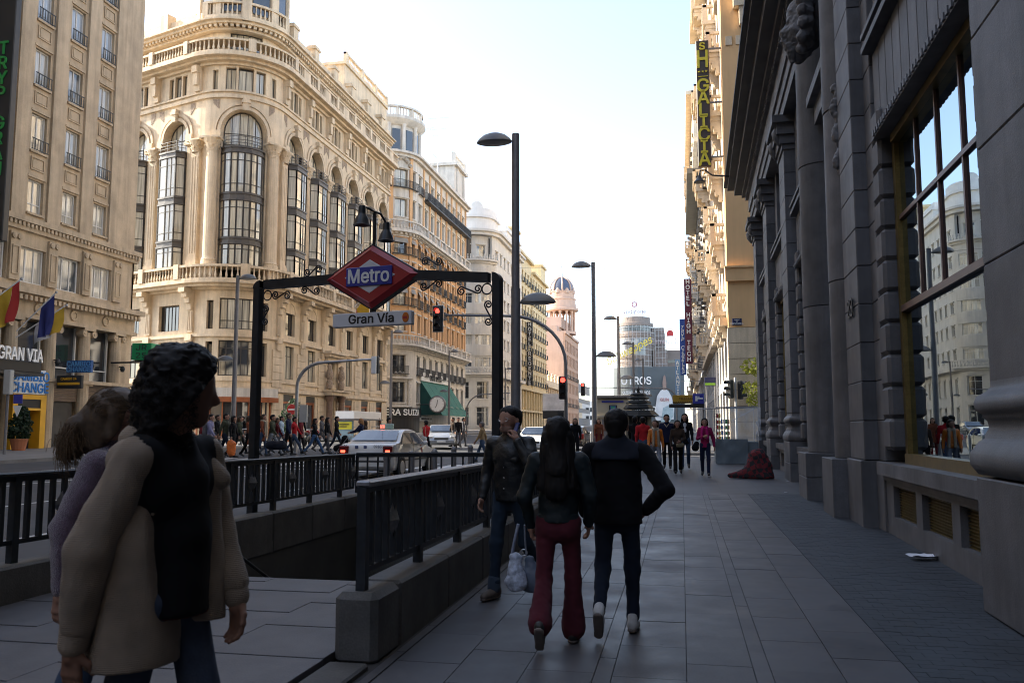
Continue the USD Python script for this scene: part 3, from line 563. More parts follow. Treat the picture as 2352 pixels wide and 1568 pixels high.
for c in BAYS+SIDE+[CC+2.6, CC-2.6]:
    for q in (-2.37,): W.box(c+q-.3, c+q+.3, .8, 1.27, 14.15, 15.4); W.box(c+q-.25, c+q+.25, .78, 1.2, 34.05, 35.2)
    W.box(c-.7, c+.7, .85, 1.1, 34.05, 34.95) if c > 0 else None
obj('balcony_rail', W, STONE_CREAM, cb)
W = MB(cp); balusters(W, -32, END, 14.15, .95, 1.08, .36); balusters(W, -32, END, 34.05, .9, 1.0, .36); obj('baluster', W, STONE_CREAM, cb, kind='stuff')
for c, r in [(c, 1.5) for c in BAYS+SIDE]+[(CC, 1.95)]:
    W = MB(cp); ring(W, c, r+.03, r+.3, 27.2, -.05, .16); ring(W, c, r+.45, r+.72, 27.2, -.02, .12); W.box(c-.26, c+.26, 0, .4, 27.2+r-.1, 27.2+r+1.05); W.box(c-.34, c+.34, 0, .48, 27.2+r+.55, 27.2+r+.8)
    W.box(c-r-.75, c-r, -.3, .25, 26.5, 27.2); W.box(c+r, c+r+.75, -.3, .25, 26.5, 27.2); W.box(c-r-.8, c-r-.02, -.3, .4, 26.2, 26.5); W.box(c+r+.02, c+r+.8, -.3, .4, 26.2, 26.5); obj('archivolt', W, STONE_CREAM, cb)
    W = MB(cp)
    for sg_ in (-1, 1):
        for k in range(5): a = c+sg_*(r+.25+k*.12); W.box(min(a, a+.1*sg_), max(a, a+.1*sg_), 0, .03, 28.6+r*.3+.12*k, 30.05)
    obj('spandrel_carving', W, M('carved_brown', (.34, .26, .19), .8, var=.3, scale=6., bump=.6, bscale=12.), cb)
SHAFT = [(.62, 0), (.62, .5), (.55, .55), (.6, .65), (.52, .8), (.5, .95), (.48, 6.), (.44, 10.1), (.47, 10.15), (.47, 10.25)]
CAPT = [(.44, 0), (.5, .08), (.46, .15), (.6, .45), (.52, .5), (.74, .9), (.78, 1.0)]
piers = sorted([(a+b)/2 for a, b in zip(BAYS, BAYS[1:])]+[END-.75, .05, -8.4]+[(a+b)/2 for a, b in zip(SIDE, SIDE[1:])]); rounds = [CC-2.55, CC+2.55]
for s in rounds+piers:
    big = s in rounds; k = 1. if big else .92; W = MB(cp)
    if big: W.lathe([(r*k, z) for r, z in SHAFT], (s, .25, 15.15), 18); W.box(s-.7, s+.7, -.3, .95, 13.95, 15.15)
    else:
        W.box(s-.48, s+.48, -.2, .3, 15.1, 25.4); W.box(s-.6, s+.6, -.2, .42, 13.95, 15.9); W.box(s-.55, s+.55, -.2, .36, 15.9, 16.1)
        for q in (-.3, 0, .3): W.box(s+q-.07, s+q+.07, .3, .34, 16.5, 25.)
    obj('column', W, STONE_CREAM, cb, smooth=False); W = MB(cp); W.lathe([(r*k, z) for r, z in CAPT], (s, .25 if big else .1, 25.35), 14)
    for q in range(10):
        a = q*PI/5; m = MB(); m.lathe([(0, -.13), (.13, 0), (0, .13)], (s+.56*k*math.cos(a), (.25 if big else .1)+.56*k*math.sin(a), 25.75+.28*(q % 2)), 6); W.add(*m.arrays())
    W.box(s-.8*k, s+.8*k, -.2, .95 if big else .7, 26.32, 26.5); obj('capital', W, STONE_CREAM, cb)
def baywin(c, hw, dep, zs, top, corner=False):
    """A glazed metal bay of several storeys: faceted glass between dark bands."""
    if corner: pl = [(-hw, -.2), (-hw*.78, .25)]+[(hw*.78*t, .25+.45*(1-t*t)) for t in (-.66, -.33, 0, .33, .66)]+[(hw*.78, .25), (hw, -.2)]
    else: pl = [(-hw, -.25), (-hw, .1), (-hw*.72, dep), (-.05, dep+.04), (hw*.72, dep), (hw, .1), (hw, -.25)]
    pl = [(c+a, d) for a, d in pl]
    for i, (za, zb) in enumerate(zs):
        B = MB(cp); G = MB(cp)
        for (a, d), (b, e) in zip(pl, pl[1:]):
            L = math.hypot(b-a, e-d); n = 2 if L > 1.0 else 1
            G.quad([a, d, za], [b, e, za], [b, e, zb], [a, d, zb])
            for t in ([0, .5, 1] if n == 2 else [0, 1]): s, q = a+(b-a)*t, d+(e-d)*t; w = .06 if t in (0, 1) else .035; B.box(s-w, s+w, q-.05, q+.05, za, zb, seg=1)
            for z in (za+.05, za+(zb-za)*.22, za+(zb-za)*.8, zb-.05):
                h = .035; v = [[a, d-.03, z-h], [b, e-.03, z-h], [b, e-.03, z+h], [a, d-.03, z+h], [a, d+.04, z-h], [b, e+.04, z-h], [b, e+.04, z+h], [a, d+.04, z+h]]; B.add(v, [[4, 5, 6], [4, 6, 7], [0, 1, 5], [0, 5, 4], [3, 2, 6], [3, 6, 7], [0, 1, 2], [0, 2, 3]])
        f = obj('bay_window', B, DARKM, cb); obj('pane', G, PANE_A, f)
    for (za, zb) in [(zs[i][1], zs[i+1][0]) for i in range(len(zs)-1)]+[(zs[-1][1], zs[-1][1]+.5)]:
        B = MB(cp); q = [(a, d+.06) for a, d in pl]; n = len(q)
        for z0, z1, e in ((za, zb, 0.), (za-.04, za+.1, .05), (zb-.12, zb+.03, .07)):
            v = [[a+(.05 if a > c else -.05)*(e > 0), d+e, z] for z in (z0, z1) for a, d in q]; B.add(v, [[i, i+1, n+i+1] for i in range(n-1)]+[[i, n+i+1, n+i] for i in range(n-1)]+[[0, i, i+1] for i in range(1, n-1)]+[[n, n+i, n+i+1] for i in range(1, n-1)])
        obj('spandrel_band', B, DARKM, cb)
    B = MB(cp); z = zs[-1][1]+.5
    for h in (.35, .6, .9): 
        for (a, d), (b, e) in zip(pl[1:-1], pl[2:-1]): B.tube([[a, d, z+h], [b, e, z+h]], .03, 4, False)
    for a, d in pl[1:-1]: B.tube([[a, d, z], [a, d, z+.95]], .03, 4, False)
    obj('bay_railing', B, DARKM, cb)
for c in BAYS+SIDE[:3]: baywin(c, 1.42, .75, [(14.9, 17.2), (17.75, 21.0), (21.65, 25.2)], 26)
baywin(CC, 1.9, .75, [(14.9, 17.2), (17.75, 21.0), (21.65, 25.2)], 26, True)
for c in BAYS+SIDE[:3]: window(cb, cp, c, 25.7, 2.9, 1.5, -.6, 4, (.95,), DARKF, PANE_A, .07, True, 'arched_window')
window(cb, cp, CC, 25.7, 3.8, 1.5, -.5, 5, (.3, .95), DARKF, PANE_A, .08, True, 'arched_window')
for c in BAYS:
    window(cb, cp, c, 9.95, 1.9, 2.05, -.3, 3, (), DARKF, PANE_B); window(cb, cp, c, 6., 1.7, 3., -.25, 2, (.7,), DARKF, PANE_A)
    for q, w in ((-.875, .5), (0, .8), (.875, .5)): window(cb, cp, c+q, 30.9, w, 1.9, -.25, 1 if w < .6 else 2, (), DARKF, PANE_A, .05)
    window(cb, cp, c, 34.9, 1.5, 1.1, -.75, 2, (), DARKF, PANE_B)
    W = MB(cp); ring(W, c, .95, 1.12, 12.0, -.1, .05, n=10); obj('hood', W, STONE_CREAM, cb)
for c in SIDE[:3]:
    window(cb, cp, c, 9.95, 2.6, 2.2, -.3, 6, (), DARKF, PANE_B); window(cb, cp, c, 6., 2.4, 3., -.25, 4, (.7,), DARKF, PANE_B)
    for q, w in ((-.875, .5), (0, .8), (.875, .5)): window(cb, cp, c+q, 30.9, w, 1.9, -.25, 1 if w < .6 else 2, (), DARKF, PANE_A, .05)
    window(cb, cp, c, 34.9, 1.5, 1.1, -.75, 3, (), DARKF, PANE_B)
for z, h in ((6., 3.), (9.95, 2.65)):
    window(cb, cp, CC, z, 3.2, h, -.2, 5, (.28,) if z > 9 else (.78,), DARKF, PANE_A, .09)
    for q in (-2.4, 2.4): window(cb, cp, CC+q, z, .6, h-.3, -.3, 1, (), DARKF, PANE_B, .05)
for q, w in ((-1.3, .9), (0, 1.3), (1.3, .9), (-2.65, .5), (2.65, .5)): window(cb, cp, CC+q, 30.9, w, 1.95, -.25, 1 if w < .6 else 2, (), DARKF, PANE_A, .06)
window(cb, cp, CC, 34.7, 3.2, 1.6, -.7, 5, (.5,), DARKF, PANE_A, .09)
for s in [(a+b)/2 for a, b in zip(BAYS, BAYS[1:])]+[.08, END-.9]+[-8.5]+[(a+b)/2 for a, b in zip(SIDE, SIDE[1:])]:   # brackets under the balcony and rusticated piers
    W = MB(cp); W.box(s-.36, s+.36, 0, 1.15, 13.05, 13.45); W.box(s-.32, s+.32, 0, .85, 12.65, 13.05); W.box(s-.3, s+.3, 0, .55, 12.2, 12.65); W.box(s-.28, s+.28, 0, .32, 11.6, 12.2); W.box(s-.34, s+.34, 0, .16, 9.7, 11.6)
    for q in (-.2, 0, .2): W.box(s+q-.06, s+q+.06, .16, .2, 9.9, 11.5)
    W.box(s-.4, s+.4, 0, .3, 9.0, 9.5); W.box(s-.34, s+.34, 0, .2, 8.4, 9.); obj('bracket', W, STONE_CREAM, cb)
    for k in range(12):
        z = .55+k*.66
        if z < 8.2 and not 4.5 < z < 5.1: W = MB(cp); W.box(s-.85, s+.85, 0, .1, z, z+.62); obj('rustic_block', W, STONE_CREAM, cb)
    W = MB(cp); W.box(s-.3, s+.3, 0, .3, 30.9, 33.1); W.box(s-.22, s+.22, .3, .55, 31.4, 33.1); W.box(s-.3, s+.3, .3, .7, 32.5, 33.1); obj('console', W, STONE_CREAM, cb)
BRN = M('shop_brown', (.3, .085, .025), .5)
W = MB(cp); W.box(CC-3.6, CC+3.6, .05, .55, 4.2, 4.95); obj('shop_fascia', W, STONE_WHITE, cb); W = MB(cp); W.box(CC-3.65, CC+3.65, .0, .6, 3.78, 4.2); obj('shop_fascia_trim', W, BRN, cb)
W = MB(cp); W.box(CC-3.3, CC+3.3, -.1, .0, .6, 3.78); obj('shop_glass', W, PANE('pane_shop', (.05, .05, .05), (.3, .25, .2), .4), cb)
W = MB(cp)
for q in (-3.2, -2.1, -1.05, 0, 1.05, 2.1, 3.2): W.box(CC+q-.05, CC+q+.05, 0, .12, .5, 3.78)
obj('shop_mullion', W, BRN, cb)
for i, c in enumerate(BAYS):
    if i == 2: continue
    W = MB(cp); W.box(c-1., c-.88, -.3, -.1, .5, 4.); W.box(c+.88, c+1., -.3, -.1, .5, 4.); W.box(c-.88, c+.88, -.3, -.1, 3.8, 4.); f = obj('shop_door', W, BRN, cb); W = MB(cp); W.box(c-.88, c+.88, -.28, -.22, .5, 3.8); obj('pane', W, LOOK['pane_shop'], f); W = MB(cp); W.box(c-1, c+1, -.3, -.05, 4.02, 4.6); obj('door_transom', W, M('near_black'), cb)
c = BAYS[2]                                                       # the portal with its granite columns
for q in (-1.5, 1.5): W = MB(cp); W.lathe([(.42, 0), (.42, .4), (.34, .5), (.3, 3.7), (.34, 3.75), (.46, 4.15), (.5, 4.3)], (c+q, .55, .5), 14); obj('portal_column', W, M('brown_granite', (.22, .14, .1), .35, var=.3, scale=8.), cb)
W = MB(cp); W.box(c-2.2, c+2.2, 0, 1.1, 4.85, 5.2); W.box(c-2.3, c+2.3, 0, 1.3, 5.2, 5.35); W.box(c-1.9, c+1.9, 0, .5, 8.3, 8.7); W.box(c-2.3, c+2.3, 0, 1.0, 9., 9.25); W.box(c-2.15, c+2.15, 0, .8, 8.7, 9.); obj('portal_entablature', W, STONE_CREAM, cb)
W = MB(cp); W.box(c-.95, c+.95, -.4, -.3, .5, 4.6); obj('portal_door', W, M('near_black'), cb)
for q in (-1.5, 1.5):
    W = MB(cp); W.lathe([(.0, 0), (.3, .1), (.34, .7), (.22, 1.), (.38, 1.3), (.3, 1.9), (.2, 2.1), (.26, 2.4), (0, 2.6)], (c+q, .5, 5.4), 10); obj('portal_figure', W, M('carved_brown'), cb, True)
W = MB(cp)                                                       # roof: parapet, corner turret, rear block
for s in np.arange(1.5, END, 4.74): W.box(s-.5, s+.5, -.6, .3, 37.1, 39.2); W.box(s-.62, s+.62, -.7, .4, 38.8, 39.); W.box(s+.5, min(END, s+4.24), -.4, 0, 37.1, 38.3)
for s in np.arange(-34, -9, 5.2): W.box(s-.5, s+.5, -.6, .3, 37.1, 39.); W.box(s+.5, s+4.7, -.4, 0, 37.1, 38.2)
W.box(15, END, -6, -.5, 37.1, 41.3); W.box(14.8, END+.1, -6, -.3, 41.3, 41.6); W.box(-34, -12, -8, -2.2, 37.1, 40.); obj('parapet', W, STONE_CREAM, cb)
W = MB(cp); balusters(W, 15.2, END-.2, 41.6, .9, -.5, .4); balusters(W, CC-3.3, CC+3.3, 37.5, 1.05, .42, .36); obj('roof_baluster', W, STONE_CREAM, cb, kind='stuff'); W = MB(cp); W.box(15, END, -.65, -.35, 42.5, 42.7); W.box(CC-3.6, CC+3.6, .25, .6, 38.55, 38.75); W.box(CC-3.6, CC+3.6, .2, .6, 37.15, 37.5)
for q in (-3.5, 3.5): W.box(CC+q-.25, CC+q+.25, .1, .6, 37.5, 38.75)
for q in (15.3, 20, 24.4, END-.3): W.box(q-.3, q+.3, -.7, -.3, 41.6, 42.75)
obj('roof_rail', W, STONE_CREAM, cb)
t0 = cp.map(np.array([[CC, -3.4, 0]]))[0]; W = MB(); W.lathe([(3.7, 0), (3.7, 9.5), (4.2, 9.7), (4.2, 10.3), (3.2, 10.6), (2.8, 13), (1.2, 15), (0, 15.5)], (t0[0], t0[1], 37.0), 28); obj('corner_turret', W, STONE_CREAM, cb)

for k in range(-3, 3):
    a = math.radians(-57+k*38+19); W = MB(); v = MB(); v.box(-.75, .75, 3.6, 3.78, 37.9, 41.2); q, f = v.arrays(); R = np.column_stack([t0[0]+q[:, 1]*math.cos(a)-q[:, 0]*math.sin(a), t0[1]+q[:, 1]*math.sin(a)+q[:, 0]*math.cos(a), q[:, 2]]); obj('turret_window', (R, f), PANE_B, cb)
    a += math.radians(19); v = MB(); v.box(-.4, .4, 3.6, 4.05, 37, 46.3); q, f = v.arrays(); obj('turret_pilaster', (np.column_stack([t0[0]+q[:, 1]*math.cos(a)-q[:, 0]*math.sin(a), t0[1]+q[:, 1]*math.sin(a)+q[:, 0]*math.cos(a), q[:, 2]]), f), STONE_CREAM, cb)
# ---------------------------------------------------------------- further buildings along the left side
def floors(t, path, s0, s1, z0, z1, cols, rows, mat, fm, pm, depth=-.3, thick=-.5, front=0., sill=True, trim=None, iron=False, nm=2, tr=(.72,), name='wall', awn=None):
    """A run of wall with its windows: cols = (centre, width), rows = (sill, height)."""
    W = MB(path); wall(W, s0, s1, z0, z1, [(c-w/2, c+w/2, z, z+h) for c, w in cols for z, h in rows], thick+front, front); obj(name, W, mat, t)
    if sill:
        W = MB(path)
        for c, w in cols:
            for z, h in rows: W.box(c-w/2-.15, c+w/2+.15, front, front+.14, z-.16, z-.02); W.box(c-w/2-.2, c+w/2+.2, front, front+.18, z+h+.1, z+h+.26)
        obj('window_trim', W, trim or mat, t, kind='stuff')
    for c, w in cols:
        for z, h in rows:
            window(t, path, c, z, w, h, front+depth, nm, tr, fm, pm, .07)
            if iron and (iron is True or z in iron):
                b = MB(path); b.box(c-w/2-.2, c+w/2+.2, front+.42, front+.46, z+.95, z+1.); b.box(c-w/2-.25, c+w/2+.25, front, front+.5, z-.08, z)
                for k in range(int((w+.4)/.16)+1): s = c-w/2-.2+k*.16; b.box(s-.018, s+.018, front+.42, front+.455, z, z+.95, seg=1)
                for e in (-1, 1): b.box(c+e*(w/2+.2)-.02, c+e*(w/2+.2)+.02, front, front+.44, z+.95, z+1., seg=1)
                obj('balcony_railing', b, BROWNI, t)
            if awn and z in awn: b = MB(path); b.add([[c-w/2, front+.02, z+h], [c+w/2, front+.02, z+h], [c+w/2, front+.35, z+h*.68], [c-w/2, front+.35, z+h*.68]], [[0, 1, 2], [0, 2, 3]]); obj('blind', b, M('grey_blind', (.3, .29, .27), .8), t)
def band(t, path, lst, mat, name='cornice', dent=None):
    W = MB(path)
    for s0, s1, d0, d1, z0, z1 in lst: W.box(s0, s1, d0, d1, z0, z1)
    for q in dent or []: dentils(W, *q)
    return obj(name, W, mat, t)
ORANGE = M('orange_render', (.62, .38, .2), .85, var=.1, scale=.6, stain=.12)
ob = thing('orange_corner_building', 'corner building with orange middle storeys and a white round tower on top', 'building', (-36, 115, .8))
op = Path((-62, 103.4), 0, -29.78).line(23.5).arc(4.0, PI/2).line(40)      # s = 0 where the straight front begins (y = 107.4)
OE = 27.0; oc = [(1.6+2.9*k, 1.15) for k in range(9)]; cc = [(-3.1, 1.9), (-5.3, 1.15), (-.95, 1.1), (-9., 1.3)]
floors(ob, op, -24, OE, .4, 12., [(c, 1.3) for c, _ in oc]+[(-3.1, 1.9)], [(4.9, 2.6), (8.6, 2.4)], STONE_WHITE, DARKF, PANE_B, iron=(8.6,))
floors(ob, op, -24, OE, 13.1, 27.2, oc+cc, [(14.2, 2.3), (17.6, 2.3), (21., 2.3), (24.3, 2.2)], ORANGE, DARKF, PANE_A, iron=(17.6, 21., 24.3), trim=STONE_WHITE, awn=(17.6, 24.3))
floors(ob, op, -24, OE, 28.1, 37.3, oc+cc, [(29.3, 2.4), (33.2, 2.5)], STONE_WHITE, DARKF, PANE_A, iron=(33.2,), tr=())
band(ob, op, [(-24, OE, -.5, .3, 11.8, 12.2), (-24, OE, -.5, 1.1, 12.2, 12.5), (-24, OE, -.5, .6, 12.0, 12.2), (-24, OE, -.5, .0, 12.5, 13.1), (-24, OE, -.5, .9, 27.1, 27.5), (-24, OE, -.4, .0, 27.5, 28.1), (-24, OE, -.5, .3, 26.8, 27.1), (-24, OE, -.5, .5, 37.3, 37.7), (-24, OE, -.5, .9, 37.7, 38.), (6, OE, -.6, .1, 38., 39.)], STONE_WHITE, dent=[(-12, OE, 26.85, .25, .3, .6, .6, .3)])
band(ob, op, [(-24, OE, .75, 1.05, 13.45, 13.6), (-24, OE, .55, .85, 28.5, 28.65)]+[(c+1.2, c+1.7, .6, 1.1, 12.5, 13.6) for c, _ in oc]+[(c+1.2, c+1.6, .5, .9, 27.5, 28.6) for c, _ in oc], STONE_WHITE, 'balcony_rail')
W = MB(op); balusters(W, -12, OE, 12.5, .95, .9, .4, .09); balusters(W, -12, 2, 27.5, 1., .7, .4, .09); obj('baluster', W, STONE_WHITE, ob, kind='stuff')
b = MB(op); b.box(3, OE, .85, .9, 33.9, 33.96); b.box(3, OE, -.2, .9, 32.7, 32.85); 
for s in np.arange(3, OE, .2): b.box(s-.02, s+.02, .85, .89, 32.85, 33.9)
obj('long_balcony_railing', b, BROWNI, ob)
W = MB(); W.prism([(-62, 103.9), (-38.5, 103.9), (-36.5, 104.4), (-35.1, 106), (-34.9, 108), (-34.9, 134.2), (-62, 134.2)], .3, 37.2); obj('inner_block', W, M('near_black'), ob)
W = MB(op)
for c, _ in oc: W.box(c+1.25, c+1.65, 0, .14, 13.2, 26.8); W.box(c+1.2, c+1.7, 0, .16, 28.2, 37.2)
for s in (-4.55, -1.65, -6.3): W.box(s-.22, s+.22, 0, .18, 13.1, 26.8); W.box(s-.25, s+.25, 0, .2, 28.1, 37.3)
obj('pilaster', W, ORANGE, ob, kind='stuff')
RC = np.array([-38.3, 107.6]); W = MB(); W.lathe([(4.1, 37.3), (4.1, 37.9), (4., 38.), (3.7, 38.), (3.7, 41.7), (4.1, 41.8), (4.7, 42.4), (4.7, 42.8), (4.3, 42.9), (0, 42.9)], (*RC, 0), 32); obj('round_tower', W, STONE_WHITE, ob, True)
for k in range(8):
    a = math.radians(-105+k*30); W = MB(); W.lathe([(.36, 0), (.3, .2), (.27, 4.), (.38, 4.3), (.38, 4.4)], (RC[0]+3.85*math.cos(a), RC[1]+3.85*math.sin(a), 37.5), 10); obj('tower_column', W, STONE_WHITE, ob, True)
    a += math.radians(15); v = MB(); v.box(-.55, .55, 3.6, 3.75, 38.4, 41.2); q, f = v.arrays(); obj('tower_window', (np.column_stack([RC[0]+q[:, 1]*math.cos(a)-q[:, 0]*math.sin(a), RC[1]+q[:, 1]*math.sin(a)+q[:, 0]*math.cos(a), q[:, 2]]), f), PANE_B, ob)
W = MB(); W.lathe([(4.35, 44.0), (4.35, 44.25), (3.9, 44.25), (3.9, 44.0)], (*RC, 0), 32)
for k in range(12): a = k*PI/6; W.tube([[RC[0]+4.12*math.cos(a), RC[1]+4.12*math.sin(a), 42.9], [RC[0]+4.12*math.cos(a), RC[1]+4.12*math.sin(a), 44.1]], .28, 4)
for k in range(60): a = k*PI/30; W.tube([[RC[0]+4.12*math.cos(a), RC[1]+4.12*math.sin(a), 42.9], [RC[0]+4.12*math.cos(a), RC[1]+4.12*math.sin(a), 44.1]], .09, 4, False)
obj('tower_balustrade', W, STONE_WHITE, ob)
W = MB(op); W.box(20, OE, -6, -.2, 38., 43.2); W.box(19.7, OE+.1, -6.2, .3, 43.2, 43.7); W.box(20, OE, -.5, -.2, 45., 45.3); W.box(19.9, 20.6, -.6, -.1, 43.7, 45.4); W.box(OE-.8, OE, -.6, -.1, 43.7, 45.4); W.box(21.2, 21.9, -.2, 0, 38.4, 43.); W.box(25.2, 26, -.2, 0, 38.4, 43.); obj('far_tower', W, STONE_WHITE, ob)
W = MB(op); balusters(W, 20.6, OE-.8, 43.7, 1.3, -.35, .4, .1); obj('far_tower_baluster', W, STONE_WHITE, ob, kind='stuff')
W = MB(op); CV = M('carved_white', (.55, .51, .45), .85, var=.25, scale=4., bump=.6, bscale=10.)      # the carved frame round the corner window
for k in range(9): a = math.radians(20*k+10); W.lathe([(0, -.25), (.28, 0), (0, .25)], (-3.1+1.5*math.cos(a), .15, 7.6+1.1*math.sin(a)), 8)
W.box(-4.9, -4.4, 0, .3, 3.9, 7.9); W.box(-1.8, -1.3, 0, .3, 3.9, 7.9); W.box(-5., -1.2, 0, .45, 7.85, 8.15); W.box(-4.7, -1.5, 0, .6, 4.2, 4.5)
for k in range(7): W.lathe([(0, -.3), (.35, 0), (0, .3)], (-4.3+.4*k, .2, 36.3+.9*math.sin(PI*k/6)), 8)
obj('carved_frame', W, CV, ob, True)
an = thing('roof_antenna', 'thin television antenna on the white roof', 'antenna', (-39, 118, 43)); W = MB(); W.tube([[-36.4, 124, 38], [-36.4, 124, 50]], .05, 5); W.tube([[-37.3, 122.5, 38], [-37.3, 122.5, 48.3]], .05, 5)
for z, l in ((49.8, 1.8), (48., 1.3), (47, 1.)): W.tube([[-36.4-l, 124, z], [-36.4+l, 124, z]], .03, 4)
W.tube([[-37.3-1.2, 122.5, 47.5], [-37.3+.6, 122.5, 47.8]], .03, 4); W.tube([[-37.3, 122.5, 44], [-36.4, 124, 43.2]], .03, 4); obj('mast', W, STEEL, an)
AWN = M('green_awning', (.01, .13, .085), .7, var=.25, scale=1.5, bump=.1)
aw = thing('shop_awning', 'large sloping green awning over the watch shop', 'awning', (-33, 120, 3)); W = MB(op)
ys = [2.4+q*2.9 for q in range(6)]
for q in range(5):
    W = MB(op); a, b = ys[q], ys[q+1]-.06; W.add([[a, .1, 7.9], [b, .1, 7.9], [b, 3.2, 3.3], [a, 3.2, 3.3], [a, .1, 7.85], [b, .1, 7.85], [b, 3.2, 3.25], [a, 3.2, 3.25]], [[0, 1, 2], [0, 2, 3], [4, 6, 5], [4, 7, 6], [0, 3, 7], [0, 7, 4], [1, 5, 6], [1, 6, 2], [3, 2, 6], [3, 6, 7]]); obj('panel', W, AWN, aw)
W = MB(op); W.add([[2.36, .1, 7.9], [2.36, 3.2, 3.3], [2.36, .1, 3.3]], [[0, 1, 2]]); obj('side_panel', W, M('green_awning_shaded', (.008, .06, .05), .8), aw)  # shade of the awning side painted as a darker green
t = MB(); 
for q in range(5): text(t, 'RELOJ', .32, (-34.5+2.65, 107.4+ys[q]+1.4, 4.35), (0, 1, 0), (.56, 0, -.83) if False else (-.56, 0, .83), .01)
obj('lettering', t, M('awning_letter', (.25, .33, .25), .7), aw)
cl = thing('street_clock', 'round white clock on a bracket in front of the green awning', 'clock', (-31.3, 108.5, 4.6)); W = MB(); c0 = np.array([-31.6, 108.4, 4.7])
m = MB(); m.lathe([(0, -.25), (1.05, -.25), (1.15, -.1), (1.15, .1), (1.05, .25), (0, .25)], sides=28); v, f = m.arrays(); obj('clock_case', (np.column_stack([v[:, 0], v[:, 2], v[:, 1]])+c0, f), GREYM, cl)
m = MB(); m.lathe([(0, 0), (.95, 0), (.95, .02), (0, .02)], sides=28); v, f = m.arrays(); obj('dial', (np.column_stack([v[:, 0], -v[:, 2]-.26, v[:, 1]])+c0, f), M('sign_white'), cl); W = MB(); W.tube([c0+[0, -.29, 0], c0+[.1, -.29, .6]], .045, 5); W.tube([c0+[0, -.29, 0], c0+[-.2, -.29, -.45]], .05, 5)
for k in range(12): a = k*PI/6; p = c0+np.array([.8*math.sin(a), -.29, .8*math.cos(a)]); W.tube([p, p+np.array([.1*math.sin(a), 0, .1*math.cos(a)])], .03, 4)
obj('hand', W, BLACKM, cl); W = MB(); W.tube([[-34.5, 108.4, 4.7], c0], .07, 6); obj('bracket', W, BLACKM, cl)
rs = thing('watch_shop_sign', 'black shop fascia with white capitals at the street corner', 'sign', (-36, 104.5, 3)); W = MB(op); W.box(-9.5, 1.5, .1, .5, 3.0, 4.2); W.box(-9.5, 1.5, .05, .3, .6, 3.0); obj('fascia', W, M('near_black'), rs); t = MB(); text(t, 'RELOJERA SUIZA', .75, (4.9, 0, 0), (1, 0, 0), (0, 1, 0), .05); v, f = t.arrays()
obj('lettering', (op.map(np.column_stack([v[:, 0]-8.8, .52+v[:, 2], 3.25+v[:, 1]])), f), LW, rs); W = MB(op); W.box(1.6, 7, .1, .4, 2.55, 3.1); obj('lit_board', W, M('sign_white'), rs); t = MB(); text(t, 'UNION RELOJERA SUIZA', .3, (0, 0, 0), (1, 0, 0), (0, 1, 0), .03); v, f = t.arrays(); obj('small_lettering', (op.map(np.column_stack([v[:, 0]+4.3, .42+v[:, 2], 2.68+v[:, 1]])), f), M('near_black'), rs)
fs = thing('shop_fascia_letters', 'dark letters on a white fascia above the green awning', 'sign', (-34, 118, 8)); W = MB(op); W.box(2.3, 17, .02, .25, 7.95, 9.1); obj('fascia', W, M('sign_white'), fs); t = MB(); text(t, 'GRAN RELOJ', .7, (0, 0, 0), (1, 0, 0), (0, 1, 0), .05); v, f = t.arrays(); obj('lettering', (op.map(np.column_stack([v[:, 0]+9, .27+v[:, 2], 8.15+v[:, 1]])), f), M('near_black'), fs)

PALE = M('pale_grey_render', (.6, .57, .52), .8, var=.1, scale=.5, stain=.12)
wb = thing('white_bow_building', 'pale building with a rounded bow of window bands and stepped white top', 'building', (-36, 155, 1))
wp = Path((-60, 144.6), 0, -28.0).line(23.2).arc(4.8, PI/2).line(50)
WE = 26.5
rows4 = [(12.3, 1.7), (16.2, 1.8), (19.9, 1.8), (23.6, 1.8), (27.3, 1.9)]
floors(wb, wp, -20, 0.2, 11.2, 31., [(-2., 3.0), (-5.6, 3.2), (-9.3, 2.4)], rows4, PALE, WHITEF, PANE_C, nm=4, sill=False, depth=-.12)
floors(wb, wp, -20, 0.2, .6, 11.2, [(-2., 2.2), (-5.6, 2.2)], [(2., 3.2), (6.7, 3.)], PALE, WHITEF, PANE_B, nm=2, sill=True)
floors(wb, wp, .2, WE, .6, 36, [(2.2+3.4*k, 1.3) for k in range(7)], [(2., 2.8), (6.7, 2.6), (12.3, 1.7), (16.2, 1.7), (19.9, 1.7), (23.6, 1.7), (27.3, 1.7), (31.5, 1.9)], PALE, WHITEF, PANE_B, nm=2, front=-.4)
band(wb, wp, [(-20, WE, -.5, .5, 10.6, 11.2), (-14, 1, .0, 1.0, 10.9, 11.2), (-14, 1, .85, 1.0, 12.05, 12.25), (-20, 1, -.5, .25, 30.8, 31.4), (-20, 1, .0, .7, 31.2, 31.5), (-20, WE, -.6, .2, 36, 36.6), (-20, WE, -.6, .6, 36.6, 37.)]+[(-20, .2, -.2, .14, z-1.9, z-.25) for z, h in rows4[1:]], PALE)
W = MB(wp); balusters(W, -14, 1, 11.2, .9, .92, .45, .1); balusters(W, -14, 1, 31.5, .9, .5, .45, .1); obj('baluster', W, PALE, wb, kind='stuff')
floors(wb, wp, -20, .2, 31.5, 36, [(-2., 2.2), (-5.6, 2.2)], [(32.3, 2.0)], PALE, WHITEF, PANE_A, front=-1.2)
W = MB(wp); W.box(-12, 6, -6, -1.0, 37., 39.4); W.box(-12.4, 6.4, -6, -.6, 39.4, 39.9); W.box(-11, 5, -5, -1, 39.9, 41.2); W.box(12, 26.5, -6, -.6, 37, 39.6); W.box(11.8, WE, -6, -.3, 39.6, 40.1); W.box(13, 20, -5, -1, 40.1, 41.2); m = MB(wp); obj('roof_storey', W, M('white_render', (.68, .66, .63), .8, var=.08), wb)
ring(m, -3, 0, 1.8, 40.6, -2, -1.2, n=10); obj('roof_gable', m, LOOK['white_render'], wb)
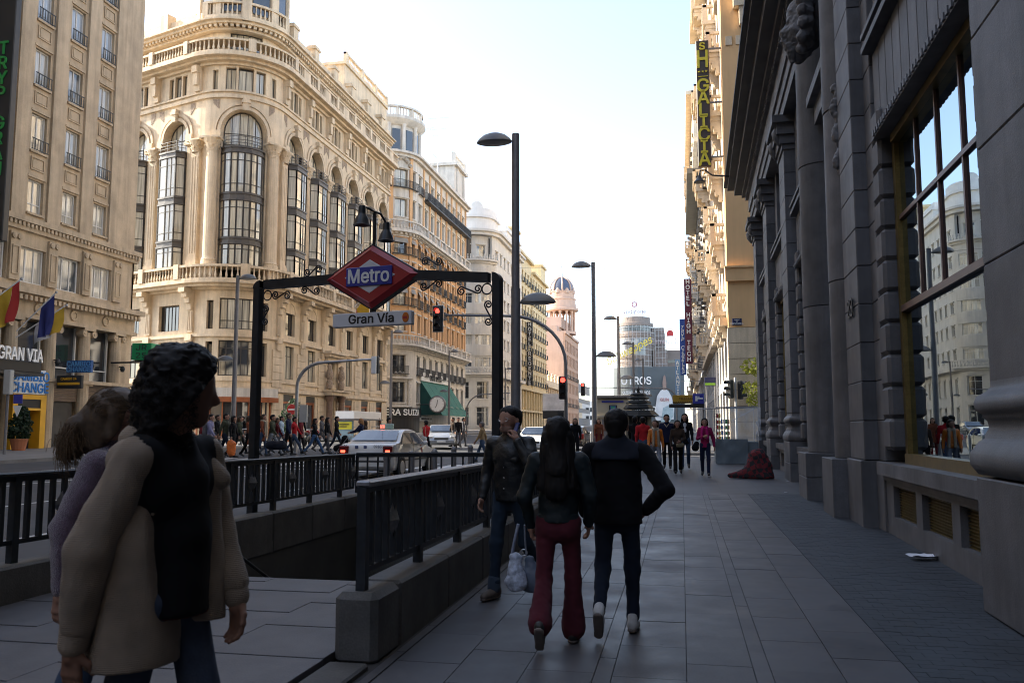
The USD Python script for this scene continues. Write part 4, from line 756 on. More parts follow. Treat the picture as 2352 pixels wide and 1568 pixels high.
W = MB(); W.prism([(-60, 145.3), (-37, 145.3), (-33.3, 149), (-33.2, 175.6), (-60, 175.6)], .5, 36); obj('inner_block', W, M('near_black'), wb)

YELR = M('yellow_render', (.62, .5, .3), .85, var=.1, scale=.5, stain=.12)
yb = thing('yellow_hotel_building', 'tall yellow hotel building with iron balconies and roof turret', 'building', (-35, 195, 1.5))
yp = Path((-34.5, 176.2), PI/2).line(60)
floors(yb, yp, 0, 21, 10.5, 40, [(2.2+3.6*k, 1.4) for k in range(6)], [(11.6+3.8*k, 2.4) for k in range(7)], YELR, DARKF, PANE_B, iron=True)
floors(yb, yp, 21, 41.8, 10.5, 38, [(23+3.6*k, 1.4) for k in range(6)], [(11.6+3.8*k, 2.4) for k in range(7)], YELR, DARKF, PANE_B, iron=True, front=.25)
floors(yb, yp, 0, 41.8, 1., 10.5, [(2+3.6*k, 2.) for k in range(12)], [(1.6, 3.6), (6.2, 3.2)], YELR, DARKF, PANE_B)
W = MB(yp)
for k in range(12): W.box(.1+3.6*k, .7+3.6*k, 0, .5, 5.6, 10); 
obj('pilaster', W, YELR, yb, kind='stuff')
band(yb, yp, [(0, 42, -.5, .8, 10., 10.5), (0, 21, -.5, .8, 40, 40.6), (21, 42, -.5, 1., 38, 38.6), (0, 42, -.5, .5, 5.2, 5.6)], YELR)
W = MB(yp); W.box(.5, 7, -6, -.3, 40.6, 44.5); W.box(.2, 7.3, -6, .1, 44.5, 45); W.box(34, 41, -6, .2, 38.6, 42.5); W.box(33.7, 41.3, -6, .6, 42.5, 43.); obj('roof_turret', W, YELR, yb)
W = MB(); W.box(-60, -35, 176.4, 217.8, 1, 38); obj('inner_block', W, YELR, yb)
hs = thing('vertical_hotel_sign', 'vertical row of dark letter boxes on the yellow hotel front', 'sign', (-33, 190, 12)); t = MB(); B = MB()
for k, ch in enumerate('HOTEL REGENTE'):
    if ch == ' ': continue
    z = 24.8-1.12*k; B.cham(-34.4, -33., 190.2, 190.5, z-.12, z+.95, .03); text(t, ch, .78, (-33.7, 190.17, z), (1, 0, 0), (0, 0, 1), .05)
obj('letter_box', B, M('near_black'), hs, kind='stuff'); obj('lettering', t, LW, hs)
lb = thing('cinema_building', 'low stone theatre front with pilasters and roof statues', 'building', (-35, 233, 2))
lpth = Path((-34.8, 218.2), PI/2).line(60)
floors(lb, lpth, 0, 32, 1.2, 13, [(2.5+3.4*k, 1.6) for k in range(9)], [(1.8, 3.), (6.5, 4.)], STONE_CREAM, DARKF, PANE_B, sill=False)
W = MB(lpth)
for k in range(10): W.box(.5+3.4*k, 1.3+3.4*k, 0, .6, 5.8, 12)
obj('pilaster', W, STONE_CREAM, lb, kind='stuff'); band(lb, lpth, [(0, 32, -.5, 1., 12.2, 13.), (0, 32, -.5, .7, 5.2, 5.8), (0, 32, -.6, .2, 13, 14.2)], STONE_CREAM); W = MB(); W.box(-60, -35.2, 218.3, 250, 1, 13); obj('inner_block', W, STONE_CREAM, lb)
for k in range(5): W = MB(lpth); W.lathe([(0, 0), (.5, .1), (.35, .9), (.55, 1.5), (.25, 1.8), (.3, 2.2), (0, 2.5)], (3+6*k, -.2, 14.2), 8); obj('roof_statue', W, STONE_CREAM, lb, True)
PINK = M('pink_stone', (.57, .39, .3), .85, var=.1, scale=.4, stain=.1); PINKO = M('rose_brick', (.5, .3, .2), .85, var=.15, scale=.5)
db = thing('domed_building', 'rosy building with a blank side wall and a columned dome lantern', 'building', (-36, 262, 2))
W = MB(); W.box(-60, -36.2, 251, 285, 1.5, 32.2); W.box(-36.2, -34.2, 251, 285, 1.5, 30.5); W.box(-60, -35.6, 256, 285, 32.2, 35.5); W.box(-34.2, -33.4, 250.9, 285, 29.8, 30.5); obj('wall', W, PINK, db)
dpth = Path((-34.15, 251), PI/2).line(40)
floors(db, dpth, 0, 34, 1.5, 30, [(2.6+3.6*k, 1.7) for k in range(9)], [(3, 3.), (8, 2.6), (12.4, 2.6), (16.6, 2.6), (20.8, 2.6), (25, 2.6)], PINKO, DARKF, PANE_B, iron=(8, 16.6), front=.3, thick=-.28)
for z in (14, 20.5, 27): W = MB(); W.box(-41.6, -40.9, 250.95, 251, z, z+.5); W.box(-40.5, -39.8, 250.95, 251, z, z+.5); obj('wall_vent', W, M('near_black'), db)
DC = (-36.2, 262.); W = MB(); W.lathe([(4.6, 30.5), (4.6, 31.3), (4.3, 31.4)], (*DC, 0), 28); W.lathe([(4.3, 37.6), (5.3, 37.9), (5.3, 38.6), (4.6, 38.8), (4.3, 41.2), (4.5, 41.3), (4.5, 41.7), (3.9, 41.9), (3.9, 43.6), (4.1, 43.7), (4.1, 44)], (*DC, 0), 32); obj('lantern_drum', W, PINK, db, True)
for k in range(12): a = k*PI/6; W = MB(); W.lathe([(.5, 31.3), (.38, 31.6), (.34, 37.), (.48, 37.3), (.5, 37.7)], (DC[0]+3.9*math.cos(a), DC[1]+3.9*math.sin(a), 0), 10); obj('lantern_column', W, PINK, db, True)
W = MB(); W.lathe([(3.7*math.cos(t), 44+4.6*math.sin(t)) for t in np.linspace(0, PI/2, 10)], (*DC, 0), 28); obj('dome', W, M('dome_slate', (.07, .085, .13), .4, var=.2), db, True)
for k in range(8):
    a = k*PI/4+.2; W = MB(); W.tube([[DC[0]+3.78*math.cos(t)*math.cos(a), DC[1]+3.78*math.cos(t)*math.sin(a), 44+4.68*math.sin(t)] for t in np.linspace(0, PI/2, 9)], .26, 6); obj('dome_rib', W, PINK, db, True)
    W = MB(); W.lathe([(.7, 0), (.7, .9), (.4, 1.5), (0, 1.7)], (DC[0]+3.7*math.cos(a+.39), DC[1]+3.7*math.sin(a+.39), 43.2), 8); obj('dome_dormer', W, PINK, db, True)
W = MB(); W.lathe([(.6, 48.5), (.5, 49.5), (.15, 50.5), (.08, 53.5)], (*DC, 0), 8); W.tube([[DC[0]-1, DC[1], 52.3], [DC[0]+1, DC[1], 52.3]], .09, 5); obj('cross', W, M('pole_white'), db)
gb = thing('dark_glass_building', 'dark grey building far down on the left side', 'building', (-37, 320, 3)); W = MB(); W.box(-60, -34.8, 292, 330, 2, 17); obj('wall', W, M('grey_render', (.2, .21, .23), .6, var=.15), gb); W = MB()
for z in (5, 8.4, 11.8): W.box(-34.8, -34.7, 293, 329, z, z+1.9)
obj('window_band', W, PANE_B, gb, kind='stuff'); gw = thing('white_far_building', 'small bright white building at the far end of the avenue', 'building', (-33, 380, 3)); W = MB(); W.box(-48, -27, 370, 400, 2, 13); obj('wall', W, LOOK['white_render'], gw)
for z in (5, 8.5):
    for k in range(5): W = MB(); W.box(-42+k*3, -40.6+k*3, 369.9, 370, z, z+1.8); obj('window', W, PANE_B, gw)
for lab, x0, x1, y0, y1, z1, mt in (('cream apartment house filling the far end of the avenue', -26, -6, 420, 440, 15, STONE_CREAM),):
    gq = thing('far_apartment_house', lab, 'building', (-16, 420, 3)); W = MB(); W.box(x0, x1, y0, y1, 3, z1); obj('wall', W, mt, gq)

# ---------------------------------------------------------------- the scaffolded tower building at the end of the avenue
ct = thing('scaffolded_tower_building', 'rounded tower building in scaffolding behind a huge grey banner', 'building', (-12, 300, 2.2))
RB = M('tower_render', (.25, .205, .18), .85, var=.15, scale=.3)
CX0, CYY = -15.6, 306.
W = MB(); W.lathe([(6.2, 22), (6.2, 26), (6.4, 26), (6.4, 26.5), (6.2, 26.5), (6.2, 33.7), (6.4, 33.7), (6.4, 34.2), (6.1, 34.2), (6.1, 35.6)], (CX0, CYY, 0), 36); W.lathe([(6.1, 37.6), (6.3, 37.6), (6.3, 38.6), (5.4, 38.8), (5.2, 40.8), (0, 41)], (CX0, CYY, 0), 36); W.box(CX0-3, -5.6, 306, 330, 2, 37.2); W.box(-9.5, -4.4, 303, 330, 2, 29); W.box(-21.5, 1., 310, 330, 2, 23); W.box(-5.6, 1., 306, 330, 22, 29.0); obj('tower_wall', W, RB, ct)
W = MB(); W.lathe([(5.9, 35.6), (5.9, 37.6)], (CX0, CYY, 0), 36); obj('window_band', W, PANE_B, ct); W = MB(); W.lathe([(6.22, 27.2), (6.22, 32.9)], (CX0, CYY, 0), 36, a0=-PI*.95, a1=-PI*.3); obj('bow_glass', W, PANE('pane_haze', (.12, .13, .15), (.4, .4, .4), .4), ct)
W = MB(); W.lathe([(6.26, 26.8), (6.26, 30.0)], (CX0, CYY, 0), 36) if False else None; W.box(-5.7, 1.3, 305.9, 306, 24.5, 25.6); obj('window_row', W, PANE_B, ct)
W = MB()                                                        # scaffolding
for k in range(16):
    a = -PI*.98+k*PI*.064; p = np.array([CX0+7.*math.cos(a), CYY+7.*math.sin(a)]); W.tube([[*p, 22], [*p, 37.5]], .07, 4, False)
for z in np.arange(23, 38, 2.): W.tube([[CX0+7.*math.cos(a), CYY+7.*math.sin(a), z] for a in np.linspace(-PI*.98, -.1, 14)], .07, 4, False)
for x in (-8.6, -7.4, -6.2, -5.): W.tube([[x, 302.4, 22], [x, 302.4, 38.5]], .07, 4, False)
for z in np.arange(24, 39, 2.): W.tube([[-8.7, 302.4, z], [-4.6, 302.4, z]], .07, 4, False); W.tube([[-4.6, 302.4, z], [-4.6, 310, z]], .07, 4, False)
obj('scaffolding', W, M('scaffold_steel', (.5, .5, .5), .4, metal=.5), ct, kind='stuff')
bn = thing('advertising_banner', 'huge blue-grey fabric banner with white words and a robed figure', 'banner', (-11, 298, 3)); BNM = M('banner_fabric', (.09, .108, .117), .75, var=.12, scale=.2); W = MB()
arcp = [(CX0+8.2*math.cos(a), CYY+8.2*math.sin(a)) for a in np.linspace(-PI*.93, -PI*.42, 12)]+[(x, 298.1+.02*(x+14)**1.0) for x in np.linspace(-12, 1.2, 10)]
v = [[x, y, z] for z in (3.5, 22.7) for x, y in arcp]; n = len(arcp); W.add(v+[[a, b+.15, c] for a, b, c in v], [[i, i+1, n+i+1] for i in range(n-1)]+[[i, n+i+1, n+i] for i in range(n-1)]+[[2*n+i, 3*n+i+1, 2*n+i+1] for i in range(n-1)]+[[2*n+i, 3*n+i, 3*n+i+1] for i in range(n-1)]+[[n+i, n+i+1, 3*n+i+1] for i in range(n-1)]+[[n+i, 3*n+i+1, 3*n+i] for i in range(n-1)]); obj('fabric', W, BNM, bn)
t = MB()
for s, z, h in (('OTROS', 16.6, 2.6), ('QUIEREN IMITARNOS', 13.2, 1.05), ('PERO SOLO HAY UN', 10.4, 1.05), ('VERDADERO', 7., 1.9)):
    text(t, s, h, (-15.2, 297.55, z), (1, 0, 0), (0, 0, 1), .12, stretch=.86 if len(s) < 12 else .62)
obj('lettering', t, LW, bn)
def card(poly, mat, d): W = MB(); W.prism(poly, 297.7-d, 297.85-d, lambda p, h: np.column_stack([p[:, 0], np.full(len(p), h), p[:, 1]])); obj('printed_figure', W, mat, bn)
card([(-8.6, 4), (-9.4, 6.8), (-8.8, 8.2), (-8.1, 12.6), (-6.9, 14.4), (-5.9, 14.9), (-5.1, 14.9), (-4.2, 14.2), (-3.2, 12.2), (-2.4, 8.2), (-2.6, 4.5)], M('print_white', (.62, .63, .64), .7, var=.12, scale=.4), 0)
card([(-6.1, 14.6), (-6.2, 17.), (-5.9, 19.2), (-5.5, 19.8), (-5.1, 19.2), (-4.9, 17), (-5., 14.6)], M('print_skin', (.28, .2, .17), .7), .05); card([(-7.0, 3.6), (-6.2, 8.4), (-3.0, 10), (-2.6, 6), (-4, 3.6)], M('print_blue', (.33, .42, .45), .7), .1)
t = MB(); text(t, 'GUN', 1.0, (-5.6, 297.5, 10.8), (1, 0, 0), (0, 0, 1), .1); obj('printed_letters', t, M('print_pink', (.45, .2, .2), .7), bn)
vr = thing('round_logo_roof_sign', 'roof sign with a red ring and small letters on the tower', 'sign', (-15.6, 304, 41)); SR = M('sign_red', (.45, .03, .03), .5); W = MB(); ring(W, 0, .62, 1.0, 0, -.15, .15, 0, 2*PI, 24); v, f = W.arrays(); obj('ring', (np.column_stack([v[:, 0]-15.6, 301+v[:, 1], 45.1+v[:, 2]]), f), M('logo_maroon', (.3, .06, .1), .5), vr); t = MB(); text(t, 'vodafone', 1.25, (-15.6, 300.9, 41.9), (1, 0, 0), (0, 0, 1), .12, stretch=1.05); obj('lettering', t, M('logo_grey', (.28, .2, .26), .5), vr); W = MB()
for x in (-18.5, -15.6, -12.7): W.tube([[x, 301.4, 40], [x, 301.4, 44]], .08, 4)
W.tube([[-19, 301.4, 41.7], [-12.2, 301.4, 41.7]], .08, 4); obj('support', W, GREYM, vr)
ns = thing('slanted_neon_sign', 'slanted yellow lettering across the round tower front', 'sign', (-17, 299, 27)); t = MB(); th_ = math.radians(27); text(t, 'Schweppes', 3.0, (-17.2, 298.6, 27.3), (math.cos(th_), 0, math.sin(th_)), (-math.sin(th_)*.4, 0, math.cos(th_)), .25, bold=False, stretch=.78); obj('lettering', t, M('neon_yellow', (.7, .55, .05), .5), ns)
dm = thing('beer_roof_sign', 'white roof lettering with two red shields right of the tower', 'sign', (-3, 304, 29)); t = MB(); text(t, 'Estrella Damm', 1.7, (-2.7, 303.5, 31.2), (1, 0, 0), (0, 0, 1), .15, bold=False, stretch=.95); obj('lettering', t, M('logo_pale', (.55, .42, .42), .5), dm); W = MB()
for x in (-7, -4.4, -1.8, .8): W.tube([[x, 304, 29], [x, 304, 34]], .06, 4)
for z in (30.8, 33.6): W.tube([[-8.6, 304, z], [3, 304, z]], .06, 4)
obj('support', W, GREYM, dm)
for x in (-3.4, 2.2): W = MB(); W.prism([(x-1.1, 33.8), (x+1.1, 33.8), (x+1.1, 35.2), (x+.5, 35.9), (x-.5, 35.9), (x-1.1, 35.2)], 303.3, 303.6, lambda p, h: np.column_stack([p[:, 0], np.full(len(p), h), p[:, 1]])); obj('shield', W, SR, dm)
# ---------------------------------------------------------------- the granite bank on the right
bk = thing('granite_bank_building', 'dark granite bank with giant columns, tall windows and heavy cornice', 'building', (3, 20, .1))
WARP[bk] = lambda v: v+np.column_stack([.017*(v[:, 1]-8.), 0*v[:, 1], 0*v[:, 1]])
GOLD = M('aged_brass', (.2, .14, .045), .38, metal=.55, var=.3, scale=4.); GLASSB = look('bank_glass', {'fr': ('fresnel', {'IOR': 1.75}), 'nb': ('noise_texture', {'scale': .5, 'detail': 1.}), 'g': ('geometry', {}), 'bp': ('bump', {'strength': .02, 'distance': .05}), 'gl': ('glossy_bsdf', {'roughness': .0, 'color': (.42, .5, .56)}), 'tr': ('transparent_bsdf', {'color': (.45, .66, .68)}), 'mx': ('mix_closure', {})},
    [('g.position', 'nb.vector'), ('nb.fac', 'bp.height'), ('bp.normal', 'gl.normal'), ('fr.fac', 'mx.fac'), ('tr.BSDF', 'mx.closure1'), ('gl.BSDF', 'mx.closure2')], 'mx.closure')
TEAL = M('shop_interior', (.02, .05, .055), .7, var=.4, scale=.8)
def blocks(y0, y1, x0, x1, z0, z1, course=.62, mat=GRANITE, c=.012, name='stone_block'):
    """A pier of cut stone blocks: each course a block with eased edges, standing a joint apart."""
    n = max(1, round((z1-z0)/course)); h = (z1-z0)/n
    for k in range(n):
        W = MB(); W.cham(x0+rnd.uniform(0, .002), x1, y0, y1, z0+k*h+.003, z0+(k+1)*h-.003, c); obj(name, W, mat, bk)
ZT = 10.25
core = MB()
core.box(3.06, 12, -8, 8.6, .0, ZT+2); core.box(4.6, 30, 8.6, 37.4, .0, 34); core.box(3.06, 30, -8, 8.6, ZT, 34); core.box(3.6, 30, -8, 37.0, 33.5, 66)  # tall upper block, out of view, also shades the foreground
obj('core_wall', core, GRANITE, bk)
blocks(5.4, 8.1, 2.5, 3.06, 0.06, 1.2, 1.15); blocks(5.5, 8.0, 2.62, 3.06, 2.0, ZT, .98)          # the near pier
def moulding(prof, y0, y1, x):
    """A horizontal moulding returned round the pier's far end."""
    W = MB(); v = []; n = len(prof)
    for k, (d, z) in enumerate(prof): v += [[3.05, y1+d, z], [x-d, y1+d, z], [x-d, y0-d, z], [3.05, y0-d, z]]
    f = []
    for i in range(n-1):
        for j in range(3): a, b = 4*i+j, 4*i+j+1; f += [[a, b, b+4], [a, b+4, a+4]]
    W.add(v, f); return W
ATTIC = [(.0, 1.2), (.1, 1.22), (.15, 1.3), (.15, 1.4), (.09, 1.5), (.05, 1.53), (.05, 1.56), (.02, 1.62), (.03, 1.68), (.06, 1.71), (.06, 1.74), (.1, 1.77), (.11, 1.83), (.09, 1.89), (.03, 1.93), (0, 1.97), (0, 2.02)]
obj('pier_base', moulding(ATTIC, 5.5, 8.0, 2.62), GRANITE, bk, True)
def winbay(y0, y1, X=2.95, sill=1.1, top=5.85, nv=4, first=False):
    jb = .55
    for a, b in ((y0, y0+jb), (y1-jb, y1)): blocks(a+.02, b-.02, X-.12, X+.5, 1.3, top+.5, .46, c=.05, name='rusticated_block')
    a, b = y0+jb, y1-jb
    W = MB(); W.box(X-.22, X+.3, y0-.02, y1+.02, sill-.16, sill+.02); W.box(X-.14, X+.3, y0, y1, sill-.24, sill-.16); obj('window_sill', W, GRANITE, bk)
    W = MB(); vw = [(y0+.45+k*(y1-y0-.6)/3, y0+.45+k*(y1-y0-.6)/3+(y1-y0-1.5)/3) for k in range(3)]
    y = y0
    for p, q in vw+[(y1, y1)]: W.box(X-.1, X+.3, y, p, .0, sill-.24); y = q
    for p, q in vw: W.box(X-.1, X+.3, p, q, .0, .36); W.box(X-.1, X+.3, p, q, .8, sill-.24)
    obj('plinth_wall', W, GRANITE, bk)
    for p, q in vw:
        W = MB()
        for k in range(12): z = .37+k*.036; W.add([[X-.02, p, z], [X-.02, q, z], [X+.03, q, z+.026], [X+.03, p, z+.026]], [[0, 1, 2], [0, 2, 3]]); W.box(X-.025, X-.015, p, q, z-.004, z+.004)
        W.box(X+.05, X+.06, p, q, .36, .8); obj('vent_grille', W, GOLD, bk)
    W = MB(); G0, G1 = X+.08, X+.2
    for q, r in ((a, a+.14), (b-.14, b)): W.box(G0-.015, G1, q, r, sill+.02, top)
    W.box(G0-.06, G1, a+.14, b-.14, sill+.02, sill+.16); W.box(G0-.06, G1, a+.14, b-.14, top-.12, top); obj('window_frame', W, GOLD, bk)
    z1 = 3.3; n = nv; st = (b-a-.28)/n; zs = [z1+.05, 4.62, top-.12]; MUL = M('bronze_mullion', (.13, .075, .06), .4, metal=.3)
    W = MB(); W.box(G0-.02, G0+.08, a+.14, b-.14, z1-.045, z1+.045); obj('transom', W, MUL, bk); W = MB(); W.box(G0+.01, G0+.06, a+.14, b-.14, 4.59, 4.65); obj('transom', W, MUL, bk)
    for k in range(1, n): y = a+.14+k*st; W = MB(); W.box(G0+.02, G0+.06, y-.025, y+.025, z1+.05, top-.12); obj('mullion', W, MUL, bk)
    def pane(p, q, z0, zz): W = MB(); W.quad([G0+.05, p, z0], [G0+.05, q, z0], [G0+.05, q, zz], [G0+.05, p, zz]); obj('pane', W, GLASSB, bk)
    pane(a+.14, b-.14, sill+.16, z1-.06)
    for k in range(n): p = a+.14+k*st; pane(p, p+st, z1+.05, 4.58); pane(p, p+st, 4.66, top-.12)
    W = MB(); W.box(4.5, 4.58, a-.5, b+.5, .8, top); W.box(G1, 4.5, a-.4, a-.2, .8, top); W.box(G1, 4.5, b+.2, b+.4, .8, top); W.box(G1, 4.5, a-.5, b+.5, .7, .9); W.box(G1, 4.5, a-.5, b+.5, top, top+.1); obj('shop_interior', W, TEAL, bk)
    W = MB(); W.box(X-.18, X+.3, a-.1, b+.1, top, top+.14); W.box(X-.1, X+.3, a-.1, b+.1, top+.14, top+.24); obj('lintel', W, GRANITE, bk)
    W = MB(); dn = int((b-a)/.14)
    for k in range(dn): y = a+(k+.5)*(b-a)/dn; W.box(X-.205, X-.18, y-.04, y+.04, top+.02, top+.1)
    obj('bead_moulding', W, GRANITE, bk, kind='stuff')
    n2 = max(3, int((y1-y0)/.42)); st = (y1-y0)/n2
    for k in range(n2): W = MB(); W.cham(X-.04, X+.3, y0+k*st+.012, y0+(k+1)*st-.012, top+.26, top+1.5, .012); obj('fluted_panel', W, GRANITE, bk)
    W = MB(); W.box(X-.2, X+.3, y0, y1, top+1.52, top+1.62); W.box(X-.12, X+.3, y0, y1, top+1.62, top+1.75); W.box(X-.2, X+.3, y0, y1, top+1.75, top+1.83); obj('string_course', W, GRANITE, bk)
    W = MB(); W.box(X, X+.3, y0, a+.1, top+1.83, ZT); W.box(X, X+.3, b-.1, y1, top+1.83, ZT); obj('upper_jamb', W, GRANITE, bk); W = MB(); W.box(X+.2, X+.26, a+.1, b-.1, top+1.83, ZT); obj('upper_pane', W, PANE_B, bk)
winbay(8.2, 13.5, 2.95)
blocks(13.52, 14.02, 2.86, 3.4, 1.12, ZT, .62); blocks(13.5, 14.04, 2.82, 3.4, .05, 1.12, 1.1)       # stepped pilaster that carries the number
blocks(14.04, 15.25, 2.66, 3.4, 1.12, ZT, .62); blocks(14.04, 15.27, 2.6, 3.4, .05, 1.12, 1.1)
nb = MB(); text(nb, '28', .3, (2.645, 14.62, 3.42), (0, -1, 0), (0, 0, 1), .02, False); obj('house_number', nb, BLACKM, bk)
def halfcol(y, r, x, z0, z1, seg=3.1):
    z = z0; 
    while z < z1-.05:
        e = min(z+seg, z1); W = MB(); W.lathe([(r-.01, z+.004), (r, z+.014), (r-.02*(e-z0)/(z1-z0), e-.014), (r-.02, e-.004)], (x, y, 0), 20, PI*.5, PI*1.5); obj('column_drum', W, GRANITE, bk, True); z = e
halfcol(15.85, .5, 3.0, 1.1, ZT); blocks(15.3, 16.5, 2.36, 3.3, .06, 1.1, 1.04); W = MB(); W.box(3.0, 3.5, 15.3, 16.45, 1.1, ZT); obj('column_backing', W, GRANITE, bk)
halfcol(19.2, .5, 2.95, 1.1, ZT); blocks(18.55, 19.9, 2.32, 3.3, .1, 1.1, .5); W = MB(); W.box(2.95, 3.5, 18.6, 19.8, 1.1, ZT); obj('column_backing', W, GRANITE, bk)
W = MB(); W.box(3.4, 3.6, 16.4, 18.7, .1, 8.2); obj('door_recess', W, M('shaded_recess_granite', (.07, .07, .075), .7), bk)  # shade of the doorway recess painted as a darker granite
gt = thing('lattice_gate', 'bronze lattice gate closed across the bank doorway', 'gate', (3.2, 17.5, .1)); W = MB(); W.box(3.18, 3.26, 16.5, 18.55, .15, .3); W.box(3.18, 3.26, 16.5, 18.55, 3.9, 4.05); W.box(3.18, 3.26, 16.5, 16.6, .3, 3.9); W.box(3.18, 3.26, 18.45, 18.55, .3, 3.9); W.box(3.18, 3.26, 17.48, 17.58, .3, 3.9)
for z in (1.2, 2.1, 3.): W.box(3.19, 3.25, 16.6, 18.45, z-.03, z+.03)
obj('gate_frame', W, GOLD, gt)
for y0 in (16.6, 17.08, 17.58, 18.02):
    for z0 in (.3, 1.23, 2.13, 3.03):
        W = MB(); W.tube([[3.21, y0, z0], [3.21, y0+.45, z0+.87]], .025, 5); W.tube([[3.24, y0+.45, z0], [3.24, y0, z0+.87]], .025, 5); obj('lattice_bar', W, GOLD, gt)
W = MB(); W.box(2.75, 3.5, 16.4, 18.65, 8.1, 8.5); W.box(2.6, 3.5, 16.3, 18.7, 8.5, 8.7); W.box(3.2, 3.5, 16.45, 18.6, 4.2, 4.6); obj('door_lintel', W, GRANITE, bk)
hv, hf = blob([((0, 0, 0), (0, 0, .35), .34, .3), ((0, -.25, .05), (0, -.32, -.12), .13, .1), ((0, -.3, .1), (0, -.36, .02), .07, .08), ((-.13, -.22, .2), (-.1, -.26, .2), .07, .06), ((.13, -.22, .2), (.1, -.26, .2), .07, .06), ((0, -.2, -.25), (0, -.22, -.5), .16, .05)]+[((.36*math.sin(a), .0, .1+.4*math.cos(a)), (.46*math.sin(a), -.08, .1+.52*math.cos(a)), .14, .1) for a in np.linspace(.4, 2*PI-.4, 13)], .016, .03, [(.12, .035), (.035, .012)])
for y, z in ((17.4, 9.6),): v = rotz(hv, -PI/2); obj('carved_lion_head', (v*1.15+[2.45, y, z], hf), GRANITE, bk, True)
gv_, gf_ = blob([((.05*math.sin(k*1.7), .03*math.cos(k*2.3), -.13*k), (.05*math.sin(k*1.7+1), 0, -.13*k-.1), .1-.004*k, .075) for k in range(12)], .02, .03, [(.05, .03)]); obj('carved_garland', (gv_+[2.68, 15.35, 7.6], gf_), GRANITE, bk, True)
def pilaster(y0, y1, x=2.66):
    blocks(y0, y1, x-.1, 3.4, .1, 1.25, .58); obj('pier_base', MB().add(*moulding([(d*.8, z-.0) for d, z in ATTIC], y0+.1, y1-.1, x).arrays()), GRANITE, bk, True); blocks(y0+.1, y1-.1, x, 3.4, 2.02, ZT-.9, .66)
    W = MB(); 
    for d, a, b in ((.04, ZT-.9, ZT-.75), (.1, ZT-.75, ZT-.5), (.18, ZT-.5, ZT-.2), (.3, ZT-.2, ZT)): W.box(x-d, 3.4, y0+.1-d, y1-.1+d, a, b)
    obj('capital', W, GRANITE, bk)
    for y in (y0+.2, y1-.2): v = MB(); v.lathe([(0, -.3), (.16, -.1), (.2, .1), (.1, .3), (0, .32)], (x-.1, y, ZT-.5), 8); obj('carved_scroll', v, GRANITE, bk, True)
winbay(20.0, 23.9, 2.95, nv=3); pilaster(24., 25.6); winbay(25.7, 30.1, 2.95, nv=3); pilaster(30.2, 31.8); winbay(31.9, 35.6, 2.95, nv=3); pilaster(35.7, 37.2)
W = MB(); W.box(2.8, 4.7, 37.2, 37.5, .1, ZT); W.box(3.05, 4.6, 8.2, 8.6, .0, ZT); W.box(3.2, 4.7, 19.8, 37.4, .0, .06); obj('end_wall', W, GRANITE, bk)
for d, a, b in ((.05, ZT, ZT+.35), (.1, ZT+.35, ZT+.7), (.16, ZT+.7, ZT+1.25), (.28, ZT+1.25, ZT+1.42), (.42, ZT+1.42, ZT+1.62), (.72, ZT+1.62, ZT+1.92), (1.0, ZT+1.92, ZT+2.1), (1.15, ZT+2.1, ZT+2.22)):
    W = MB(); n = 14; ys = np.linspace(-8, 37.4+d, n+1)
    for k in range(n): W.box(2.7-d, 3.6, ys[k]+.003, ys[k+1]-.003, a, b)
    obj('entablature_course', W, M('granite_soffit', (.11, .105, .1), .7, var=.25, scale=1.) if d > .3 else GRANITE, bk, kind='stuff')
W = MB(); dn = 100
for k in range(dn): y = 8+(k+.5)*29.3/dn; W.box(2.4, 2.6, y-.07, y+.07, ZT+1.27, ZT+1.42)
obj('dentil', W, GRANITE, bk, kind='stuff')
up = Path((2.95, 37.4), -PI/2).line(60); LG = M('upper_granite', (.3, .3, .31), .75, var=.15, scale=.8)
floors(bk, up, 0, 29, ZT+2.2, 33, [(2.2+3.7*k, 1.6) for k in range(8)], [(ZT+3.4+4.2*k, 2.6) for k in range(5)], LG, DARKF, PANE_B, thick=-.4, name='upper_wall')
lb_ = thing('wall_lamp', 'small black bell lamp on a bracket at the bank cornice end', 'lamp', (1.9, 36, 11.9)); W = MB(); W.tube([[2.3, 36.4, ZT+2.], [1.5, 36.4, ZT+2.1], [1.2, 36.4, ZT+2.35], [1.0, 36.4, ZT+2.35], [.95, 36.4, ZT+2.1]], .035, 6); obj('bracket', W, BLACKM, lb_); W = MB(); W.lathe([(0, .25), (.06, .22), (.1, .1), (.24, -.05), (.24, -.08), (0, -.08)], (.95, 36.4, ZT+1.9), 14); obj('lamp_shade', W, BLACKM, lb_)

# ---------------------------------------------------------------- the row beyond the side street, sunlit
OR2 = M('ochre_render', (.74, .46, .22), .85, var=.08, scale=.5, stain=.1)
ow = thing('ochre_side_wall_building', 'ochre building with a plain side wall and cream balconies to the avenue', 'building', (3, 50, .3))
W = MB(); W.box(2.53, 12, 46., 46.6, 6.9, 34); obj('side_wall', W, OR2, ow); W = MB()
for k in range(8): W.box(2.48, 12, 45.95, 46.6, .3+k*.825, .3+(k+1)*.825-.03)
obj('base_course', W, STONE_CREAM, ow, kind='stuff'); W = MB(); W.box(2.5, 12, 46.05, 46.6, .3, 6.9); obj('base_wall', W, M('base_joint', (.25, .22, .18), .9), ow)
W = MB(); W.box(2.42, 12, 45.8, 46., 9.35, 10.05); W.box(2.4, 12, 45.72, 46., 10.05, 10.15); obj('string_course', W, OR2, ow)
for k in range(3): W = MB(); W.box(2.75+.55*k, 3.1+.55*k, 45.95, 46., 22.4, 22.9); obj('vent_tile', W, STONE_CREAM, ow)
W = MB(); W.box(3.2, 4.4, 45.5, 46, 24.4, 26.4); W.box(3.5, 4.1, 45.6, 46, 23.4, 24.4); W.box(2.6, 5.4, 45.4, 46, 26.4, 27.); obj('side_console', W, STONE_CREAM, ow)
